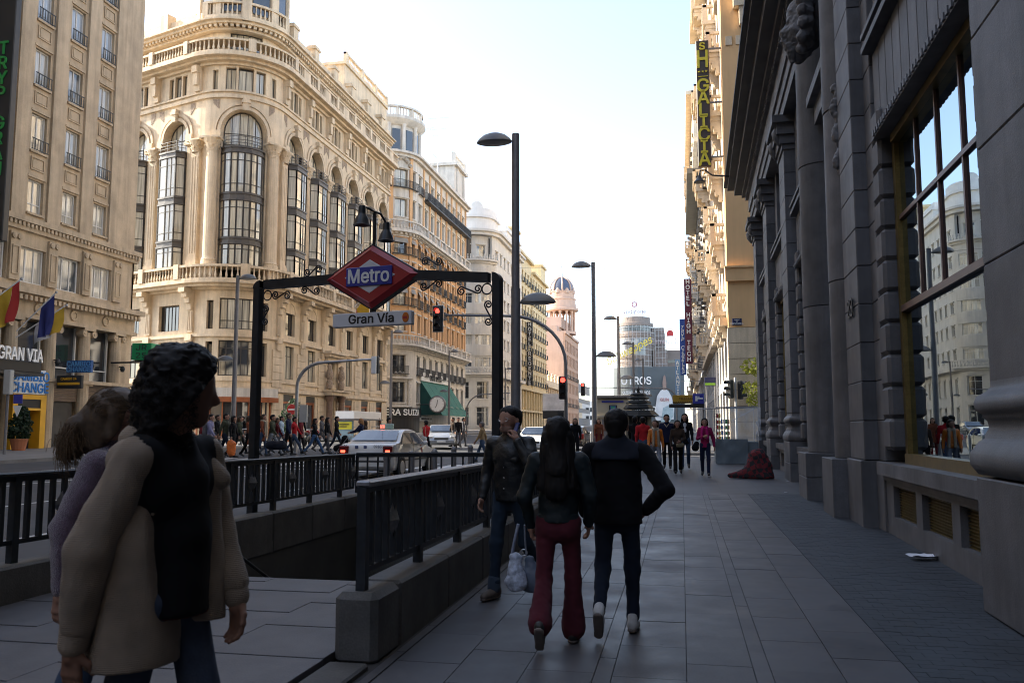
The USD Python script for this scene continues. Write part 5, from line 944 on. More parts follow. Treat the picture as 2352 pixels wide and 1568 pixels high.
rp = Path((2.9, 262.), -PI/2, -262.).line(240)                  # s = -y
def S(y): return -y
def rowb(t, y0, y1, front, zt, mat, cols, rows, iron=True, base=7.5, dark=None):
    floors(t, rp, S(y1), S(y0), base, zt, [(S(c), 1.4) for c in cols], rows, mat, DARKF, PANE_B, front=front, iron=iron, thick=-.5)
    floors(t, rp, S(y1), S(y0), .3, base, [(S(c), 2.4) for c in cols], [(.6, 3.2), (4.4, 2.4)], dark or STONE_WHITE, DARKF, PANE_B, front=front-.02, sill=False)
    W = MB(rp); W.box(S(y1), S(y0), -9, front-.5, .2, zt); obj('inner_block', W, mat, t); band(t, rp, [(S(y1), S(y0), front-.4, front+.9, zt, zt+.5), (S(y1), S(y0), front-.4, front+.4, base-.4, base)], mat)
def balcony(t, y, w, z, front, mat, dep=1.1):
    W = MB(rp); a, b = S(y)-w/2, S(y)+w/2; W.box(a, b, front, front+dep, z, z+.22); W.box(a+.1, b-.1, front, front+dep-.15, z-.25, z); W.box(a, b, front+dep-.22, front+dep, z+1.05, z+1.2)
    for e in (a, b-.22): W.box(e, e+.22, front, front+dep, z+1.05, z+1.2); W.box(e, e+.22, front+dep-.22, front+dep, z+.22, z+1.05)
    for q in (a+.3, b-.3):
        for k in range(3): W.box(q-.16, q+.16, front, front+dep*(.85-.27*k), z-.25-.32*(k+1), z-.25-.32*k)
    obj('stone_balcony', W, mat, t); W = MB(rp); balusters(W, a+.25, b-.25, z+.22, .83, front+dep-.11, .26, .07)
    for e in (a+.11, b-.11):
        for k in range(3): W.box(e-.05, e+.05, front+.2+k*.25, front+.3+k*.25, z+.22, z+1.05)
    obj('baluster', W, mat, t, kind='stuff')
RC2 = M('sunny_cream', (.6, .5, .38), .8, var=.1, scale=.6)
rowb(ow, 46.6, 64, .4, 34, RC2, [49, 52.6, 56.2, 59.8], [(8.9, 2.6), (12.7, 2.4), (16.4, 2.4), (20., 2.4), (23.6, 2.4), (27.2, 2.4)], False)
for z, y in ((7.7, 48.4), (11.6, 48.4), (15.3, 48.4), (18.9, 48.4), (22.6, 48.4), (7.7, 52.2), (11.6, 56), (15.3, 59), (22.6, 57), (26, 52)): balcony(ow, y, 2.6, z, .4, RC2, .75)
r2 = thing('cream_balcony_building', 'cream building bristling with stone balconies past the ochre wall', 'building', (2.3, 74, .5))
rowb(r2, 64.2, 84, .45, 40, STONE_CREAM, [66.5+3.4*k for k in range(5)], [(9+3.7*k, 2.5) for k in range(8)], (12.7, 20.1, 27.5), dark=M('grey_base_stone', (.3, .29, .28), .7))
for k in range(8): balcony(r2, 67.5 if k % 2 else 78, 3., 8.8+3.7*k, .45, STONE_CREAM, 1.)
r3 = thing('grey_eaves_building', 'grey building with deep dark eaves beyond the cream balconies', 'building', (2., 97, .7))
rowb(r3, 84.2, 112, .3, 30, STONE_WHITE, [87+3.8*k for k in range(7)], [(9+3.6*k, 2.4) for k in range(5)], True, dark=LOOK['grey_base_stone']); W = MB(rp); W.box(S(112), S(84.2), .2, 1.9, 26.8, 27.3); obj('eaves', W, M('eaves_dark', (.12, .12, .11), .7), r3)
for k in range(4): balcony(r3, 90+6*k, 3., 10+3.6*k, .3, STONE_WHITE, 1.2)
r4 = thing('tall_corniced_building', 'tall pale building with tiers of balconies farther down the right side', 'building', (2., 140, 1)); rowb(r4, 112.2, 175, .6, 46, STONE_CREAM, [115+4*k for k in range(14)], [(9+3.7*k, 2.5) for k in range(9)], True)
for k in range(9): balcony(r4, 116+5*(k % 3), 3.4, 9+3.7*k, .6, STONE_CREAM, 1.3)
r5 = thing('pale_end_building', 'pale building with a bay at the far right end of the avenue', 'building', (1.5, 200, 1.5)); rowb(r5, 176, 250, .2, 30, RC2, [180+5*k for k in range(13)], [(9+3.7*k, 2.5) for k in range(5)], True)
for k in range(3): balcony(r5, 190, 5, 9.4+3.7*k, .2, RC2, 1.4)
def vsign(name, label, y, x0, x1, z0, z1, s, h, step, top, board, letters, italic=0., extra=None, thick=.35):
    t = thing(name, label, 'sign', ((x0+x1)/2, y, z0), None); W = MB(); W.cham(x0, x1, y, y+thick, z0, z1, .03); obj('board', W, board, t); L = MB()
    for k, ch in enumerate(s):
        if ch != ' ': text(L, ch, h, ((x0+x1)/2, y-.01, top-step*k-h), (1, 0, 0), (0, 0, 1), .04, shear=italic)
    obj('lettering', L, letters, t); W = MB()
    for z in (z0+.5, (z0+z1)/2, z1-.5): W.box(x1, 3.0, y+.1, y+.2, z, z+.08)
    obj('bracket', W, GREYM, t)
    if extra: extra(t)
    return t
SY = M('sign_yellow', (.75, .6, .03), .45, var=.05)
def galx(t):
    L = MB(); text(L, 'H', .95, (1.52, 46.29, 21.4), (1, 0, 0), (0, 0, 1), .04, stretch=.72); text(L, 'S', .4, (1.52, 46.25, 22.4), (1, 0, 0), (0, 0, 1), .04)
    for k in (-1, 0, 1): L.prism([(1.52+.18*k+.075*(1 if i % 2 == 0 else .42)*math.sin(i*PI/5), 21.15+.075*(1 if i % 2 == 0 else .42)*math.cos(i*PI/5)) for i in range(10)], 46.25, 46.29, lambda p, h: np.column_stack([p[:, 0], np.full(len(p), h), p[:, 1]]))
    L.box(1.25, 1.8, 46.26, 46.29, 20.86, 20.89); obj('emblem', L, SY, t)
vsign('vertical_hostel_sign', 'tall brown sign with big yellow letters high on the right', 46.3, 1.17, 1.87, 15.8, 22.95, 'GALICIA', .7, .69, 20.72, M('sign_brown', (.06, .04, .03), .5), SY, extra=galx)
vsign('vertical_hotel_sign', 'long maroon sign with white letters reading downwards', 75., .44, 1.06, 7.15, 14.6, 'HOTEL HIGH TECH', .36, .485, 14.5, M('sign_maroon', (.1, .012, .03), .5), LW)
vsign('vertical_hotel_sign', 'blue sign with slanted white letters left of the maroon one', 82., -.02, .53, 6.6, 11.95, 'TRYP CIBELES', .33, .385, 11.3, M('sign_blue2', (.02, .07, .3), .5), LW, .2)
vsign('vertical_hotel_sign', 'pale blue sign with tall white letters below the slanted one', 96., -.6, -.05, 4.2, 9.2, 'ATLANTICO', .42, .53, 9., M('sign_paleblue', (.16, .28, .45), .5), LW)
np_ = thing('street_name_plate', 'small dark blue plate with white text on the ochre wall', 'sign', (3.5, 45.9, 6.9)); W = MB(); W.cham(2.72, 3.22, 45.92, 45.96, 7.0, 7.36, .01); obj('plate', W, M('plate_blue', (.015, .02, .07), .4), np_); L = MB()
for s, z, h in (('CALLE', 7.25, .06), ('DE', 7.165, .05), ('FUENCARRAL', 7.05, .075)): text(L, s, h, (2.97, 45.92, z), (1, 0, 0), (0, 0, 1), .01)
obj('lettering', L, LW, np_)
# ---------------------------------------------------------------- the metro entrance
def at(u, v, y):
    r = ray(u, v); return EYE+r*(y/r[1])
pf = thing('metro_entrance_floor', 'pale granite floor and stairs of the metro entrance', None, (-4, 8, 0), kind='structure')
for i, x0 in enumerate(np.arange(-5.74, -2.4, .845)):
    for j, y0 in enumerate(np.arange(3.2+(.4 if i % 2 else 0)-.6, 8.05, .82)):
        y1 = min(y0+.82, 8.12); a = MB(); a.cham(x0+.0015, x0+.8435, y0+.0015, y1-.0015, .0, gz(y0)+.06+rnd.uniform(-.001, .001), .0025); obj('floor_slab', a, SLABL, pf)
for k in range(14): W = MB(); W.cham(-5.75, -2.33, 8.12+.32*k, 8.12+.32*(k+1)+.02, -3.2, .11-.165*(k+1), .008); obj('stair_step', W, SLABL, pf)
W = MB(); W.box(-5.9, -5.76, 8., 14.75, -3.2, .02); W.box(-2.34, -2.2, 8., 14.75, -3.2, .02); W.box(-5.9, -2.2, 14.72, 14.9, -3.2, .0); W.box(-5.9, -2.2, 8, 14.9, -3.4, -3.2); obj('stairwell_lining', W, M('stairwell_panel', (.07, .068, .062), .6, var=.3, scale=1.2), pf)
W = MB(); W.tube([[-5.66, 8.2, .85], [-5.66, 9.2, .55], [-5.66, 13, -1.4]], .022, 8); obj('handrail', W, BLACKM, pf, True)
ed = MB(); ed.cham(-2.34, -2.06, -2, 5.5, -.1, .075, .015); obj('edge_stone', ed, GRANITE2, pf)
pw = thing('metro_parapet', 'low grey granite parapet of the metro stairs beside the pavement', 'wall', (-2.2, 10, 0)); 
y = 5.6
for k in range(8):
    L = .52 if k == 0 else 1.32; W = MB()
    W.cham(-2.36, -2.05, y+.003, y+L-.003, gz(y)-.03, .5, .045 if k == 0 else .022); obj('parapet_stone', W, GRANITE2, pw); y += L
    if y > 14.8: break
pl = thing('metro_parapet', 'low granite parapet on the road side of the metro stairs', 'wall', (-5.9, 9, 0)); y = 2.2
for k in range(10): W = MB(); W.cham(-6.05, -5.75, y+.003, y+1.31, -.15, .42, .022); obj('parapet_stone', W, GRANITE2, pl); y += 1.32
pe = thing('metro_parapet', 'low granite parapet closing the far end of the metro stairs', 'wall', (-4, 14.9, 0))
for k in range(3): W = MB(); W.cham(-5.74+1.13*k, -5.74+1.13*(k+1)-.006, 14.72, 15.0, -.1, .44, .02); obj('parapet_stone', W, GRANITE2, pe)
RAILT = M('worn_rail_top', (.22, .22, .23), .35, metal=.5, var=.3, scale=5.)
def railing(label, p0, p1, zt0, zt1, zb, wide, gap=.155, dia=6, bw=.022, x=None):
    t = thing('metro_railing', label, 'railing', ((p0[0]+p1[0])/2, (p0[1]+p1[1])/2, zb)); p0, p1 = np.array(p0, float), np.array(p1, float); L = np.linalg.norm(p1-p0); e = (p1-p0)/L; nrm = np.array([-e[1], e[0]])
    def loc(mb):
        v, f = mb.arrays(); q = np.empty_like(v); q[:, :2] = p0+v[:, :1]*e+v[:, 1:2]*nrm; q[:, 2] = v[:, 2]+(zt1-zt0)*v[:, 0]/L; return q, f
    W = MB(); W.cham(-.02, L+.02, -wide, wide, zt0-.045, zt0, .012); obj('top_rail', loc(W), RAILT if wide > .05 else BLACKM, t)
    W = MB(); W.box(0, L, -.018, .018, zt0-.64, zt0-.6); W.box(0, L, -.02, .02, zt0-.085, zt0-.046); obj('lower_rail', loc(W), BLACKM, t)
    n = int(L/gap); ev = max(4, n//dia if dia else 10**6)
    for k in range(n+1):
        s = k*L/n; W = MB(); big = (k % ev == 0); w = bw*(1.7 if big else 1.)
        W.box(s-w, s+w, -w*.9, w*.9, (zb-(zt1-zt0)*s/L) if big else zt0-.6, zt0-.046); obj('post' if big else 'bar', loc(W), BLACKM, t)
        if dia and k % ev == ev//2:
            W = MB(); c = (s, zt0-.33); r = .135
            for q, h in ((r, .05), ): W.add([[c[0]-q, 0, c[1]], [c[0], 0, c[1]-q*1.15], [c[0]+q, 0, c[1]], [c[0], 0, c[1]+q*1.15], [c[0], h, c[1]], [c[0], -h, c[1]], [c[0]-q, .03, c[1]]], [[0, 1, 4], [1, 2, 4], [2, 3, 4], [3, 0, 4], [1, 0, 5], [2, 1, 5], [3, 2, 5], [0, 3, 5]])
            obj('diamond_boss', loc(W), RAILT, t)
    return t
railing('near black railing with diamond bosses on the parapet beside the pavement', (-2.2, 5.72), (-2.2, 14.85), 1.25, 1.2, .5, .055, .16, 7)
railing('long black railing with diamond bosses on the road side of the stairs', (-5.9, 3.), (-5.9, 14.8), 1.25, 1.16, .42, .04, .155, 9)
railing('open railing of thin bars closing the far end of the metro stairs', (-5.85, 14.86), (-2.25, 14.86), 1.17, 1.2, .44, .03, .19, 0, .014)
fr = thing('metro_arch', 'black iron metro arch carrying a red diamond sign and two bell lamps', 'metro sign', (-4.1, 11, .4))
A0, A1 = np.array([-6.05, 11.36]), np.array([-2.32, 10.7]); AE = (A1-A0)/np.linalg.norm(A1-A0); AN = np.array([AE[1], -AE[0]]); AL = np.linalg.norm(A1-A0)   # AN points to the viewer's side
def fl(mb):
    v, f = mb.arrays(); q = np.empty_like(v); q[:, :2] = A0+v[:, :1]*AE+v[:, 1:2]*AN; q[:, 2] = v[:, 2]; return q, f
zl, zr = 3.76, 3.64
for nm, s, z0, zt, sg_ in (('left', 0, .38, zl, 1), ('right', AL, .45, zr, -1)):
    W = MB(); W.cham(s-.058, s+.058, -.06, .06, z0, zt-.1, .01)
    for a, b in zip(np.linspace(0, PI/2, 7), np.linspace(0, PI/2, 7)[1:]):
        ro, ri = .118, .002; cx, cz = s+sg_*.06, zt-.118; o = lambda r, t: (cx-sg_*r*math.cos(t), cz+r*math.sin(t)); P4 = [o(ri, a), o(ro, a), o(ro, b), o(ri, b)]
        W.add([[x, d, z] for d in (-.065, .065) for x, z in P4], [[0, 1, 2], [0, 2, 3], [4, 5, 6], [4, 6, 7], [1, 2, 6], [1, 6, 5], [0, 3, 7], [0, 7, 4]])
    obj('post', fl(W), BLACKM, fr)
DS = 1.93; DZ = 3.69
for a, b, za, zb in ((.12, DS-.6, zl, DZ+.08), (DS+.6, AL-.12, DZ+.06, zr)):
    W = MB(); h = .125; W.add([[s, d, z] for s, z in ((a, za), (b, zb), (b, zb-h), (a, za-h)) for d in (-.06, .06)], [[0, 2, 3], [0, 3, 1], [2, 4, 5], [2, 5, 3], [4, 6, 7], [4, 7, 5], [6, 0, 1], [6, 1, 7], [0, 6, 4], [0, 4, 2], [1, 3, 5], [1, 5, 7]]); obj('beam', fl(W), BLACKM, fr)
hw, hh = .765, .45
def rhomb(k, d, z=0): return [[DS-hw*k, d, DZ], [DS, d, DZ-hh*k], [DS+hw*k, d, DZ], [DS, d, DZ+hh*k]]
def pyr(k0, d0, k1, d1, cap=True):
    W = MB(); v = rhomb(k0, d0)+rhomb(k1, d1); f = [[i, (i+1) % 4, 4+(i+1) % 4] for i in range(4)]+[[i, 4+(i+1) % 4, 4+i] for i in range(4)]
    if cap: f += [[4, 5, 6], [4, 6, 7]]
    return W.add(v, f)
MR = M('sign_enamel_red', (.36, .02, .025), .35, coat=.4, var=.12); 
for sg_ in (1, -1):
    f = obj('diamond_face' , fl(pyr(1., .04*sg_, .82, .11*sg_, False)), MR, fr); obj('inner_face', fl(pyr(.82, .11*sg_, .80, .105*sg_)), MR, fr); obj('white_diamond', fl(pyr(.52, .108*sg_, .5, .112*sg_)), M('enamel_white', (.7, .7, .72), .4, var=.05), fr)
    W = MB(); W.cham(DS-.36, DS+.36, min(.11*sg_, .135*sg_), max(.11*sg_, .135*sg_), DZ-.13, DZ+.13, .006); obj('blue_bar', fl(W), M('enamel_blue', (.03, .04, .3), .35, coat=.4), fr)
    t = MB(); text(t, 'Metro', .185, (0, 0, 0), (1, 0, 0), (0, 1, 0), .008, stretch=.95); v, f = t.arrays(); obj('lettering', fl(MB().add(np.column_stack([DS+sg_*v[:, 0], sg_*(.135+v[:, 2]), DZ-.085+v[:, 1]]), f)), LW, fr)
W = MB(); W.add(rhomb(1.03, -.045)+rhomb(1.03, .045), [[i, (i+1) % 4, 4+(i+1) % 4] for i in range(4)]+[[i, 4+(i+1) % 4, 4+i] for i in range(4)]+[[0, 1, 2], [0, 2, 3], [4, 5, 6], [4, 6, 7]]); obj('diamond_rim', fl(W), BLACKM, fr)
W = MB(); W.box(DS-.03, DS+.03, -.03, .03, 3.2, DZ-hh); obj('hanger', fl(W), BLACKM, fr)
npl = obj('name_plate', fl(MB().cham(DS-.62, DS+.62, -.05, .05, 3.01, 3.2, .01)), M('enamel_white'), fr)
for sg_ in (1, -1):
    t = MB(); text(t, 'Gran Vía', .118, (0, 0, 0), (1, 0, 0), (0, 1, 0), .006, stretch=1.12); v, f = t.arrays(); obj('station_name', fl(MB().add(np.column_stack([DS+sg_*v[:, 0], sg_*(.05+v[:, 2]), 3.055+v[:, 1]]), f)), M('near_black'), fr)
    W = MB(); m = MB(); m.lathe([(0, .01), (.055, .01), (.062, 0)], sides=14); v, f = m.arrays(); W.add(np.column_stack([DS+sg_*(.535+v[:, 0]*.85), sg_*(.05+v[:, 2]), 3.105+v[:, 1]*1.15]), f); obj('round_mark', fl(W), M('mark_orange', (.65, .17, .01), .45), fr); W = MB(); W.box(DS+sg_*.535-.03, DS+sg_*.535+.03, min(.061*sg_, .064*sg_), max(.061*sg_, .064*sg_), 3.085, 3.12); obj('mark_bar', fl(W), M('sign_red'), fr)
def spiral(c, r, a0, turns, sgn=1, n=22): return [[c[0]+r*(1-.78*t)*math.cos(a0+sgn*2*PI*turns*t), 0, c[1]+r*(1-.78*t)*math.sin(a0+sgn*2*PI*turns*t)] for t in np.linspace(0, 1, n)]
def sscroll(c1, c2, r, hand=1):
    """An S of wrought iron: two spirals joined by a slanting stem."""
    a = math.atan2(c2[1]-c1[1], c2[0]-c1[0]); s1 = spiral(c1, r, a-hand*PI/2*.9, 1.5, -hand); s2 = spiral(c2, r, a+PI-hand*PI/2*.9, 1.5, -hand); W = MB(); W.tube(s1[::-1]+s2, .011, 6); obj('scroll', fl(W), BLACKM, fr, True)
zb = lambda s: (zl-.125+(DZ+.09-zl)*s/(DS-.55)) if s < DS else (zr-.125)
sscroll((.3, zl-.22), (.5, zl-.24), .06, 1); sscroll((.13, zl-.42), (.13, zl-.6), .055, -1); sscroll((.8, zb(.8)-.07), (1.0, zb(1.)-.09), .055, -1); sscroll((.84, zb(.8)+.19), (1.03, zb(1.)+.22), .055, 1)
sscroll((DS+.78, 3.52), (DS+1.0, 3.54), .055, 1); sscroll((DS+.8, 3.86), (DS+1.0, 3.85), .055, -1); sscroll((AL-.52, zr-.22), (AL-.28, zr-.2), .06, -1); sscroll((AL-.13, zr-.42), (AL-.13, zr-.64), .055, 1)
for s, z in ((.16, zl-.22), (AL-.15, zr-.21)): W = MB(); W.tube([[s+.07*math.cos(a), 0, z+.07*math.sin(a)] for a in np.linspace(0, 2*PI, 20)], .01, 6); obj('scroll_ring', fl(W), BLACKM, fr, True)
W = MB(); W.box(DS-.018, DS+.018, -.018, .018, DZ+hh, 4.6); obj('lamp_rod', fl(W), BLACKM, fr)
for s, d, lz in ((DS, .33, 4.4), (DS, -.33, 4.32)):
    W = MB(); W.tube([[DS, 0, 4.45], [DS, 0, 4.62], [(DS+s)/2, d*.5, 4.63], [s, d*.95, lz+.22], [s, d, lz+.1]], .018, 6); obj('lamp_arm', fl(W), BLACKM, fr, True)
    W = MB(); W.lathe([(0, .235), (.04, .225), (.05, .2), (.053, .12), (.058, .1), (.082, .06), (.1, .01), (.112, -.03), (.12, -.045), (.1, -.045), (0, .0)], (s, d, lz), 18); obj('lamp_shade', fl(W), M('lamp_shade_black', (.015, .018, .02), .35, var=.2), fr, True)

# ---------------------------------------------------------------- lamp posts, signals, bollards
def lamp_head(W, x, z, sgn, L=.95):
    n, m = 10, 14; v = []
    for i in range(n+1):
        for j in range(m+1):
            a = PI*i/n; b = 2*PI*j/m
    pr = [(0, .27), (.16, .26), (.32, .2), (.44, .1), (.5, .01), (.5, -.01), (.44, -.03), (0, -.05)]; W.lathe(pr, (x+sgn*.62, 0, z), 20, sx=1.02, sy=.62)
lpst = thing('street_lamp', 'nearest tall grey lamp post with two dome heads, behind the metro arch', 'lamp post', (-4.47, 23, gz(23)), 'lamp posts along both kerbs')
W = MB(); W.tube([[0, 0, 0], [0, 0, 5.3], [0, 0, 5.32], [0, 0, 9.75]], [.135, .13, .115, .105], 14); v, f = W.arrays(); obj('post', (v+OFF[lpst], f), GREYM, lpst, True)
for z, sg_ in ((9.55, -1), (4.9, 1)):
    W = MB(); W.tube([[0, 0, z], [sg_*.3, 0, z+.01]], .03, 6); v, f = W.arrays(); obj('arm', (v+OFF[lpst], f), GREYM, lpst); W = MB(); lamp_head(W, 0, z, sg_); v, f = W.arrays(); obj('lamp_head', (v+OFF[lpst], f), M('lamp_head_grey', (.15, .145, .14), .4, metal=.3), lpst, True)
W = MB(); W.lathe([(.2, 0), (.2, .03), (.15, .06), (.14, .9), (.12, .95)], sides=14); v, f = W.arrays(); obj('base', (v+OFF[lpst], f), GREYM, lpst)
for i, (x, y, lab, rz) in enumerate([(-4.3, 43, 'second tall lamp post on the right kerb, clear against the sky', 0), (-4.7, 66, 'third lamp post, dark before the scaffolded tower', 0), (-4.75, 88, 'fourth lamp post on the right kerb beside the tower banner', 0), (-4.8, 112, 'small fifth lamp post on the right kerb in the distance', 0), (-24.75, 44, 'slim lamp post left of the metro arch before the arcaded building', PI), (-26., 74, 'lamp post before the far end of the arcaded building', PI), (-26.6, 96, 'lamp post in front of the green awning', PI), (-26.9, 130, 'thin far lamp post before the white bow building', PI)]): dup(lpst, (x, y, gz(y, x)), lab, rz)
LENS = M('lens_dark', (.03, .02, .02), .3); REDL = M('red_lamp_lit', (.6, .02, .02), .4, emit=((1., .03, .02), 3.0))
def signal(t, c, ang, lit=True, h=1.0, border=False, n=3):
    c = np.array(c, float); ca, sa = math.cos(ang), math.sin(ang)              # ang: direction it faces (0 = towards -y)
    def w(mb): v, f = mb.arrays(); return np.column_stack([c[0]+v[:, 0]*ca-v[:, 1]*sa, c[1]+v[:, 0]*sa+v[:, 1]*ca, c[2]+v[:, 2]]), f
    W = MB(); W.cham(-.17, .17, -.1, .12, -h/2, h/2, .04); obj('signal_housing', w(W), BLACKM, t)
    if border: W = MB(); W.cham(-.25, .25, -.02, .0, -h/2-.09, h/2+.09, .008); W2 = MB(); W2.cham(-.235, .235, -.035, -.02, -h/2-.075, h/2+.075, .006); obj('backing_board', w(W), M('sign_white'), t); obj('board_face', w(W2), BLACKM, t)
    for k in range(n):
        z = h*(.33-.33*k) if n == 3 else h*(.22-.44*k); m = MB(); m.lathe([(0, .02), (.1, .012), (.11, 0)], sides=14); v, f = m.arrays(); obj('lens', w(MB().add(np.column_stack([v[:, 0], -.11-v[:, 2], z+v[:, 1]]), f)), REDL if (k == 0 and lit) else LENS, t)
        m = MB(); an = np.linspace(-.2, PI+.2, 9); m.add([[.13*math.cos(a), y_, z+.13*math.sin(a)] for y_ in (-.1, -.3) for a in an], [[i, i+1, 10+i] for i in range(8)]+[[i, 10+i, 9+i] for i in range(8)]); obj('visor', w(m), BLACKM, t)
def arcmast(name, label, base, top, reach, sgn, r=.075, mat=GREYM, bend=2.2):
    t = thing(name, label, 'traffic light', base); b = np.array(base, float); pts = [b, b+[0, 0, top-bend-b[2]]]
    for a in np.linspace(0, PI/2, 10)[1:]: pts.append(np.array([b[0]+sgn*bend*1.15*(1-math.cos(a)), b[1], top-bend+bend*math.sin(a)]))
    pts.append(np.array([b[0]+sgn*reach, b[1], top+.12])); W = MB(); W.tube(pts, [r*1.15]+[r]*9+[r*.8]*(len(pts)-11)+[r*.6], 12); obj('mast', W, mat, t, True); return t
sa_ = arcmast('traffic_light', 'curved grey mast with a red signal hung over the road', (-4.95, 37, gz(37)), 6.6, 5.5, -1); signal(sa_, (-10.78, 36.95, 6.55), 0, True, 1.05, True); signal(sa_, (-5.05, 36.7, 3.35), .15, True, 1.0)
W = MB(); W.box(-5.3, -5.05, 36.8, 36.95, 1.7, 2.3); obj('pedestrian_box', W, BLACKM, sa_)
sb = arcmast('traffic_light', 'farther signal arm with a red light beside the scaffolded tower', (-.4, 74, gz(74)), 5.0, 7.7, -1, .07, GREYM, 1.0); signal(sb, (-8.4, 74, 4.95), 0, True, 1.15)
sc_ = arcmast('traffic_light', 'bright curved mast with an arm before the arcaded building', (-18.8, 39.5, gz(39.5, -18.8)-.1), 4.85, 3.9, 1, .085, STEEL, 1.2); W = MB(); W.cham(-14.85, -14.6, 39.3, 39.4, 4.25, 5.1, .02); obj('signal_back', W, M('sign_white'), sc_); W = MB(); W.box(-18.6, -18.2, 39.4, 39.5, 1.9, 2.75); obj('control_box', W, M('box_grey', (.4, .4, .38), .5), sc_); signal(sc_, (-14.72, 39.6, 4.7), PI, False, .85)
sd = arcmast('traffic_light', 'thin curved mast near the white bow building', (-21.4, 84, gz(84, -21)-.1), 5.0, 4.5, 1, .07, GREYM, 1.6)
se = thing('pedestrian_light', 'twin pedestrian signals before the ochre wall', 'traffic light', (2.6, 44.2, .3)); W = MB(); W.tube([[2.75, 45.2, .3], [2.75, 45.2, 4.2]], .06, 8); obj('pole', W, M('pole_white'), se); signal(se, (2.5, 45.1, 3.6), -1.2, False, .95); signal(se, (3.0, 45.1, 3.55), 1.2, False, .95)
bo = thing('bollard', 'nearest dark grey bollard at the kerb, left of the taxi wheel', 'bollard', (-6.25, 17.6, gz(17.6)), 'bollards along the kerb'); W = MB(); W.lathe([(.09, 0), (.08, .05), (.075, .8), (.085, .82), (.085, .86), (.05, .92), (0, .93)], sides=12); v, f = W.arrays(); obj('shaft', (v+OFF[bo], f), GREYM, bo)
for k, y in enumerate((19.3, 21.2, 23.1, 25.)): dup(bo, (-6.25, y, gz(y)), ['second dark grey bollard from the left at the kerb', 'third dark grey bollard from the left at the kerb', 'fourth dark grey bollard from the left at the kerb', 'rightmost dark grey bollard at the kerb before the crosswalk'][k])
bs = thing('bright_bollard', 'bright steel bollard in the middle of three at the crossing kerb', 'bollard', (-5.1, 41, gz(39)), 'steel bollards near the kiosk'); W = MB(); W.lathe([(.07, 0), (.07, 1.), (.05, 1.06), (0, 1.07)], sides=12); v, f = W.arrays(); obj('shaft', (v+OFF[bs]-np.array([0, 0, 0]), f), STEEL, bs)
for x, y, lb3 in ((-5.0, 38.6, 'bright steel bollard just before the side street kerb'), (-4.9, 47, 'bright steel bollard at the left front corner of the cream kiosk')): dup(bs, (x, y, gz(y)), lb3)
gr = thing('guard_rail', 'two-bar steel guard rail on the left pavement edge by the hotel', 'railing', (-26., 36, gz(36, -26))); W = MB()
def gv(mb): v, f = mb.arrays(); return v+OFF[gr], f
for z in (.55, 1.): W.tube([[0, 0, z], [0, 3.0, z]], .03, 8)
obj('rail', gv(W), STEEL, gr, True, kind='stuff')
for y in (.3, 2.7): W = MB(); W.tube([[0, y, 0], [0, y, 1.]], .035, 8); obj('leg', gv(W), GREYM, gr)
for y, lab in ((43.0, 'two-bar steel guard rail behind the left crowd'), (47., 'two-bar steel guard rail behind the coat wearers'), (64.5, 'two-bar steel guard rail near the bus shelter'), (69, 'two-bar steel guard rail by the watch shop')): dup(gr, (-26., y, gz(y, -26)), lab)

